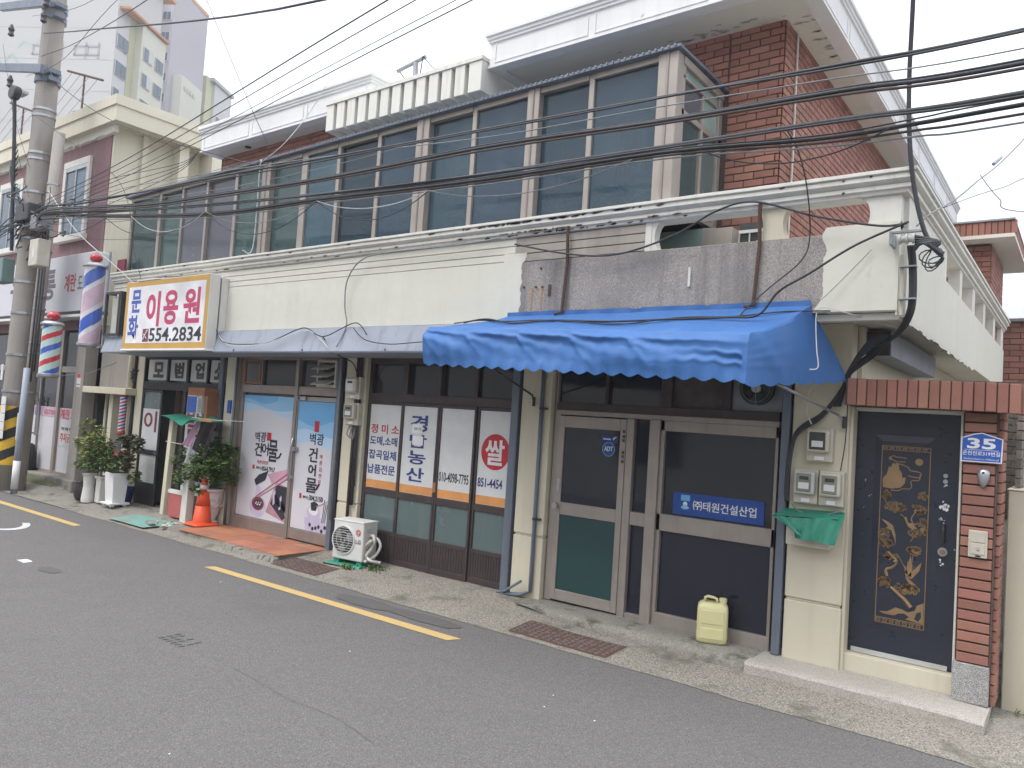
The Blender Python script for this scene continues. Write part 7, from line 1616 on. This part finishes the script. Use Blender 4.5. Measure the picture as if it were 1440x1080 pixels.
# along the parapet
cable([(-4.73, 6.09, 3.78), (-4.15, 6.08, 3.64), (-3.67, 6.08, 3.575), (-3.30, 6.08, 3.61), (-2.89, 6.06, 3.72), (-2.57, 6.04, 3.86), (-2.24, 6.03, 3.90), (-1.75, 6.05, 3.73), (-1.30, 6.05, 3.61), (-1.10, 6.02, 3.60)], .012, 'black cable looping along the parapet to the corner insulator')
def on_awning(u, q, h): x, y, z = pt_top(u, q); return (x, y, z+h)
cable([(-1.08, 5.98, 3.60), (-1.43, 5.95, 3.45), (-1.72, 5.85, 3.24), (-1.93, 5.82, 3.11)]+[on_awning(u, .42, h) for u, h in ((.93, .06), (.85, .03), (.7, .018), (.5, .018), (.3, .018), (.15, .018))]+[(-4.95, 5.98, 3.0), (-5.3, 6.04, 2.98)], .012, 'black cable sagging across the top of the blue awning')
cable([(-1.62, 6.10, 2.99)]+[on_awning(u, q, .015) for u, q in ((.96, .2), (.85, .34), (.7, .36), (.55, .50), (.4, .48), (.25, .36), (.1, .3))]+[(-5.05, 6.0, 2.99), (-5.4, 6.0, 2.97)], .008, 'thinner cable lying on the blue awning')
cable([(-1.35, 6.12, 3.45), (-1.62, 6.10, 3.15), (-1.76, 6.08, 3.02)], .004, 'fine grey wire down the corner parapet', 'cable_grey')
cable([(-1.20, 6.6, 2.90), (-1.5, 6.12, 2.97), (-1.68, 6.08, 3.02), (-1.72, 6.08, 2.95), (-1.70, 6.06, 2.7), (-1.68, 6.05, 2.55), (-1.74, 6.04, 2.53)], .006, 'white wire hanging beside the awning end', 'cable_white')
cable([(-4.93, 6.09, 3.86), (-5.51, 6.08, 3.835), (-6.6, 6.08, 3.84), (-7.05, 6.08, 3.78), (-7.27, 6.08, 3.55), (-7.28, 6.08, 3.24), (-7.20, 6.06, 2.99), (-7.22, 5.95, 2.72)], .011, 'grey cable bending down the plain wall to the shops', 'cable_grey')
cable([(-9.95, 6.02, 3.0), (-9.6, 5.93, 2.80), (-9.0, 5.92, 2.76), (-8.5, 5.93, 2.80), (-7.96, 6.0, 2.97), (-7.6, 5.95, 2.87), (-7.4, 5.95, 2.86), (-7.03, 6.05, 3.02), (-6.7, 5.95, 2.86)], .009, 'black cables drooping over the blue grey canopy band')
cable([(-9.9, 6.0, 2.95), (-9.5, 5.92, 2.77), (-9.0, 5.91, 2.735), (-8.3, 5.93, 2.83), (-7.8, 5.97, 2.93), (-7.3, 5.9, 2.70)], .006, 'pale wire drooping over the blue grey canopy band', 'cable_white')
cable([(-7.0, 6.0, 2.95), (-6.7, 5.93, 2.80), (-6.3, 5.92, 2.745), (-5.9, 5.93, 2.76), (-5.4, 6.0, 2.80)], .008, 'black cable loop left of the awning')
cable([(-7.5, 5.95, 2.85), (-7.6, 6.3, 2.66), (-7.62, 6.6, 2.55), (-7.58, 6.68, 2.1), (-7.55, 6.69, 1.0)], .010, 'black cable running down to the meters by the fish shop')
# vertical service drop at the corner
cable([(-.5, -4.5, 9.6), (-.9, 3.2, 8.4), (-1.05, 5.6, 6.6), (-1.09, 5.85, 5.25), (-1.115, 5.97, 4.65), (-1.10, 6.0, 4.2), (-1.06, 6.02, 3.85), (-.98, 6.02, 3.52), (-.88, 6.02, 3.36)], .022, 'thick black service cable dropping to the building corner')
cable([(9.0, 6.5, 16.0), (2.0, 7.5, 8.0), (-.30, 8.0, 5.1), (-.80, 6.8, 4.05), (-.98, 6.2, 3.70), (-1.04, 6.05, 3.58)], .008, 'guy wire with a strainer rising to the right edge', 'cable_grey')
tag(MB().tube([(-.64, 7.18, 4.38), (-.68, 7.08, 4.30)], .014, 'galv', 8).build('wire_strainer'), 'small metal strainer on the guy wire', 'strainer')
t = thing('corner_insulator', 'porcelain spool insulator on the parapet corner with looped cable', 'insulator', (-1.10, 6.05, 3.4))
mb = MB(); mb.tube([(-1.14, 6.02, 3.485), (-1.05, 6.02, 3.485)], .026, 'grey_plastic', 16)
for x in (-1.14, -1.095, -1.05): mb.tube([(x-.008, 6.02, 3.485), (x+.008, 6.02, 3.485)], .038, 'grey_plastic', 18)
mb.build('spool', t); MB().box(-1.20, -1.0, 6.005, 6.035, 3.53, 3.545, 'galv').box(-1.21, -1.19, 6.0, 6.15, 3.45, 3.545, 'galv').build('bracket', t)
mb = MB()
for i in range(5): mb.tube([(-.94+.012*i+(.07-.008*i)*math.cos(q*.5+i), 6.02+.015*math.sin(q*.7+i), 3.345+(.05+.012*(i % 3))*math.sin(q*.5+i*1.3)-.02*i*math.sin(q*.25)) for q in range(13)], .005, 'cable', 5)
for i in range(6): mb.tube([tuple(v) for v in spline([(-1.04, 6.02, 3.40+.02*i), (-.98+.02*i, 6.0, 3.44), (-.86-.015*i, 6.0, 3.33+.012*i)], 4)], .011, 'cable', 5)
mb.tube([(-.95, 6.0, 3.43), (-.86, 6.0, 3.35)], .02, 'cable', 8); mb.build('cable_coil', t)
t = thing('service_conduit', 'black cable bundle strapped down the corner to the meters', 'conduit', (-1.06, 6.1, 3.0))
mb = MB()
for i, dx in enumerate((0, .016, .030)):
    mb.tube([tuple(v) for v in spline([(-1.10+dx, 6.12, 3.46), (-1.085+dx, 6.14, 3.30), (-1.08+dx, 6.15, 3.08), (-1.10+dx, 6.18, 2.96), (-1.17+dx, 6.3, 2.87), (-1.27, 6.45+dx, 2.80), (-1.42, 6.6+dx, 2.72-dx), (-1.60, 6.68, 2.58-dx), (-1.66, 6.68, 2.42), (-1.80, 6.68, 2.22-dx), (-1.98, 6.67, 2.08-dx), (-2.05+dx*.6, 6.67, 1.90), (-2.07+dx*.6, 6.67, 1.62), (-2.06+dx*.6, 6.66, 1.45)], 6)], .013 if i != 1 else .010, 'cable' if i != 2 else 'dark_metal', 7)
mb.build('bundle', t, smooth=True)
mb = MB(); mb.tube([(-1.145, 6.16, 3.40), (-1.14, 6.16, 2.95)], .014, 'beige_plastic', 8); mb.tube([(-1.175, 6.16, 3.3), (-1.17, 6.16, 2.95)], .010, 'beige_plastic', 8); mb.build('pipe', t)
mb = MB()
for z in (3.30, 3.06): mb.box(-1.155, -1.04, 6.105, 6.165, z, z+.010, 'galv')
build_each(mb, 'strap', t)
mb = MB(); random.seed(14)
for i in range(13):
    e = random.uniform(0, 1); mb.tube([tuple(v) for v in spline([(-1.24+random.gauss(0, .02), 6.42, 2.83), (-1.38-.05*e, 6.50, 2.76+.04*e), (-1.52-.08*e, 6.6, 2.66-.10*e), (-1.62-.03*e, 6.66, 2.45-.05*e), (-1.66-.06*e, 6.68, 2.28)], 5)], .010, 'cable', 5)
mb.build('loose_wires', t, kind='stuff')
cable([(-1.78, 6.67, 2.52), (-1.90, 6.66, 2.42), (-1.93, 6.66, 2.25), (-1.88, 6.66, 2.12)], .009, 'white wire loop from the exhaust hood to the upper meter', 'cable_white')
cable([(-1.61, 6.70, 2.35), (-1.615, 6.70, 2.0), (-1.64, 6.69, 1.75)], .006, 'thin black wire down the column edge beside the gate')
cable([(-2.02, 6.68, 1.44), (-1.95, 6.66, 1.38), (-1.80, 6.65, 1.36), (-1.62, 6.68, 1.42)], .008, 'grey wires looping under the pair of meters', 'cable_grey')
for z in (2.06, 1.72): pass
mb = MB()
for i in range(3): mb.tube([tuple(v) for v in spline([(-7.74+.06*i, 6.70, 1.77), (-7.74+.06*i, 6.66, 1.66-.02*i), (-7.66+.02*i, 6.68, 1.62), (-7.60, 6.70, 1.78)], 4)], .009, 'cable_grey', 5)
tag(mb.build('meter_wires'), 'grey wire loops under the fish shop meters', 'wires')
# curtain wall wires on the far right sky
cable([(4, 9, 3.9), (0, 9.5, 4.85), (-1.0, 11, 5.25), (-2.0, 13, 5.6)], .006, 'thin wire in the sky at the right edge')
cable([(-1.35, 12.4, 5.9), (-1.1, 12.3, 5.5), (-.8, 12.2, 5.25), (1.5, 11, 4.6)], .010, 'wire loop over the stair tower roof', 'cable_grey')
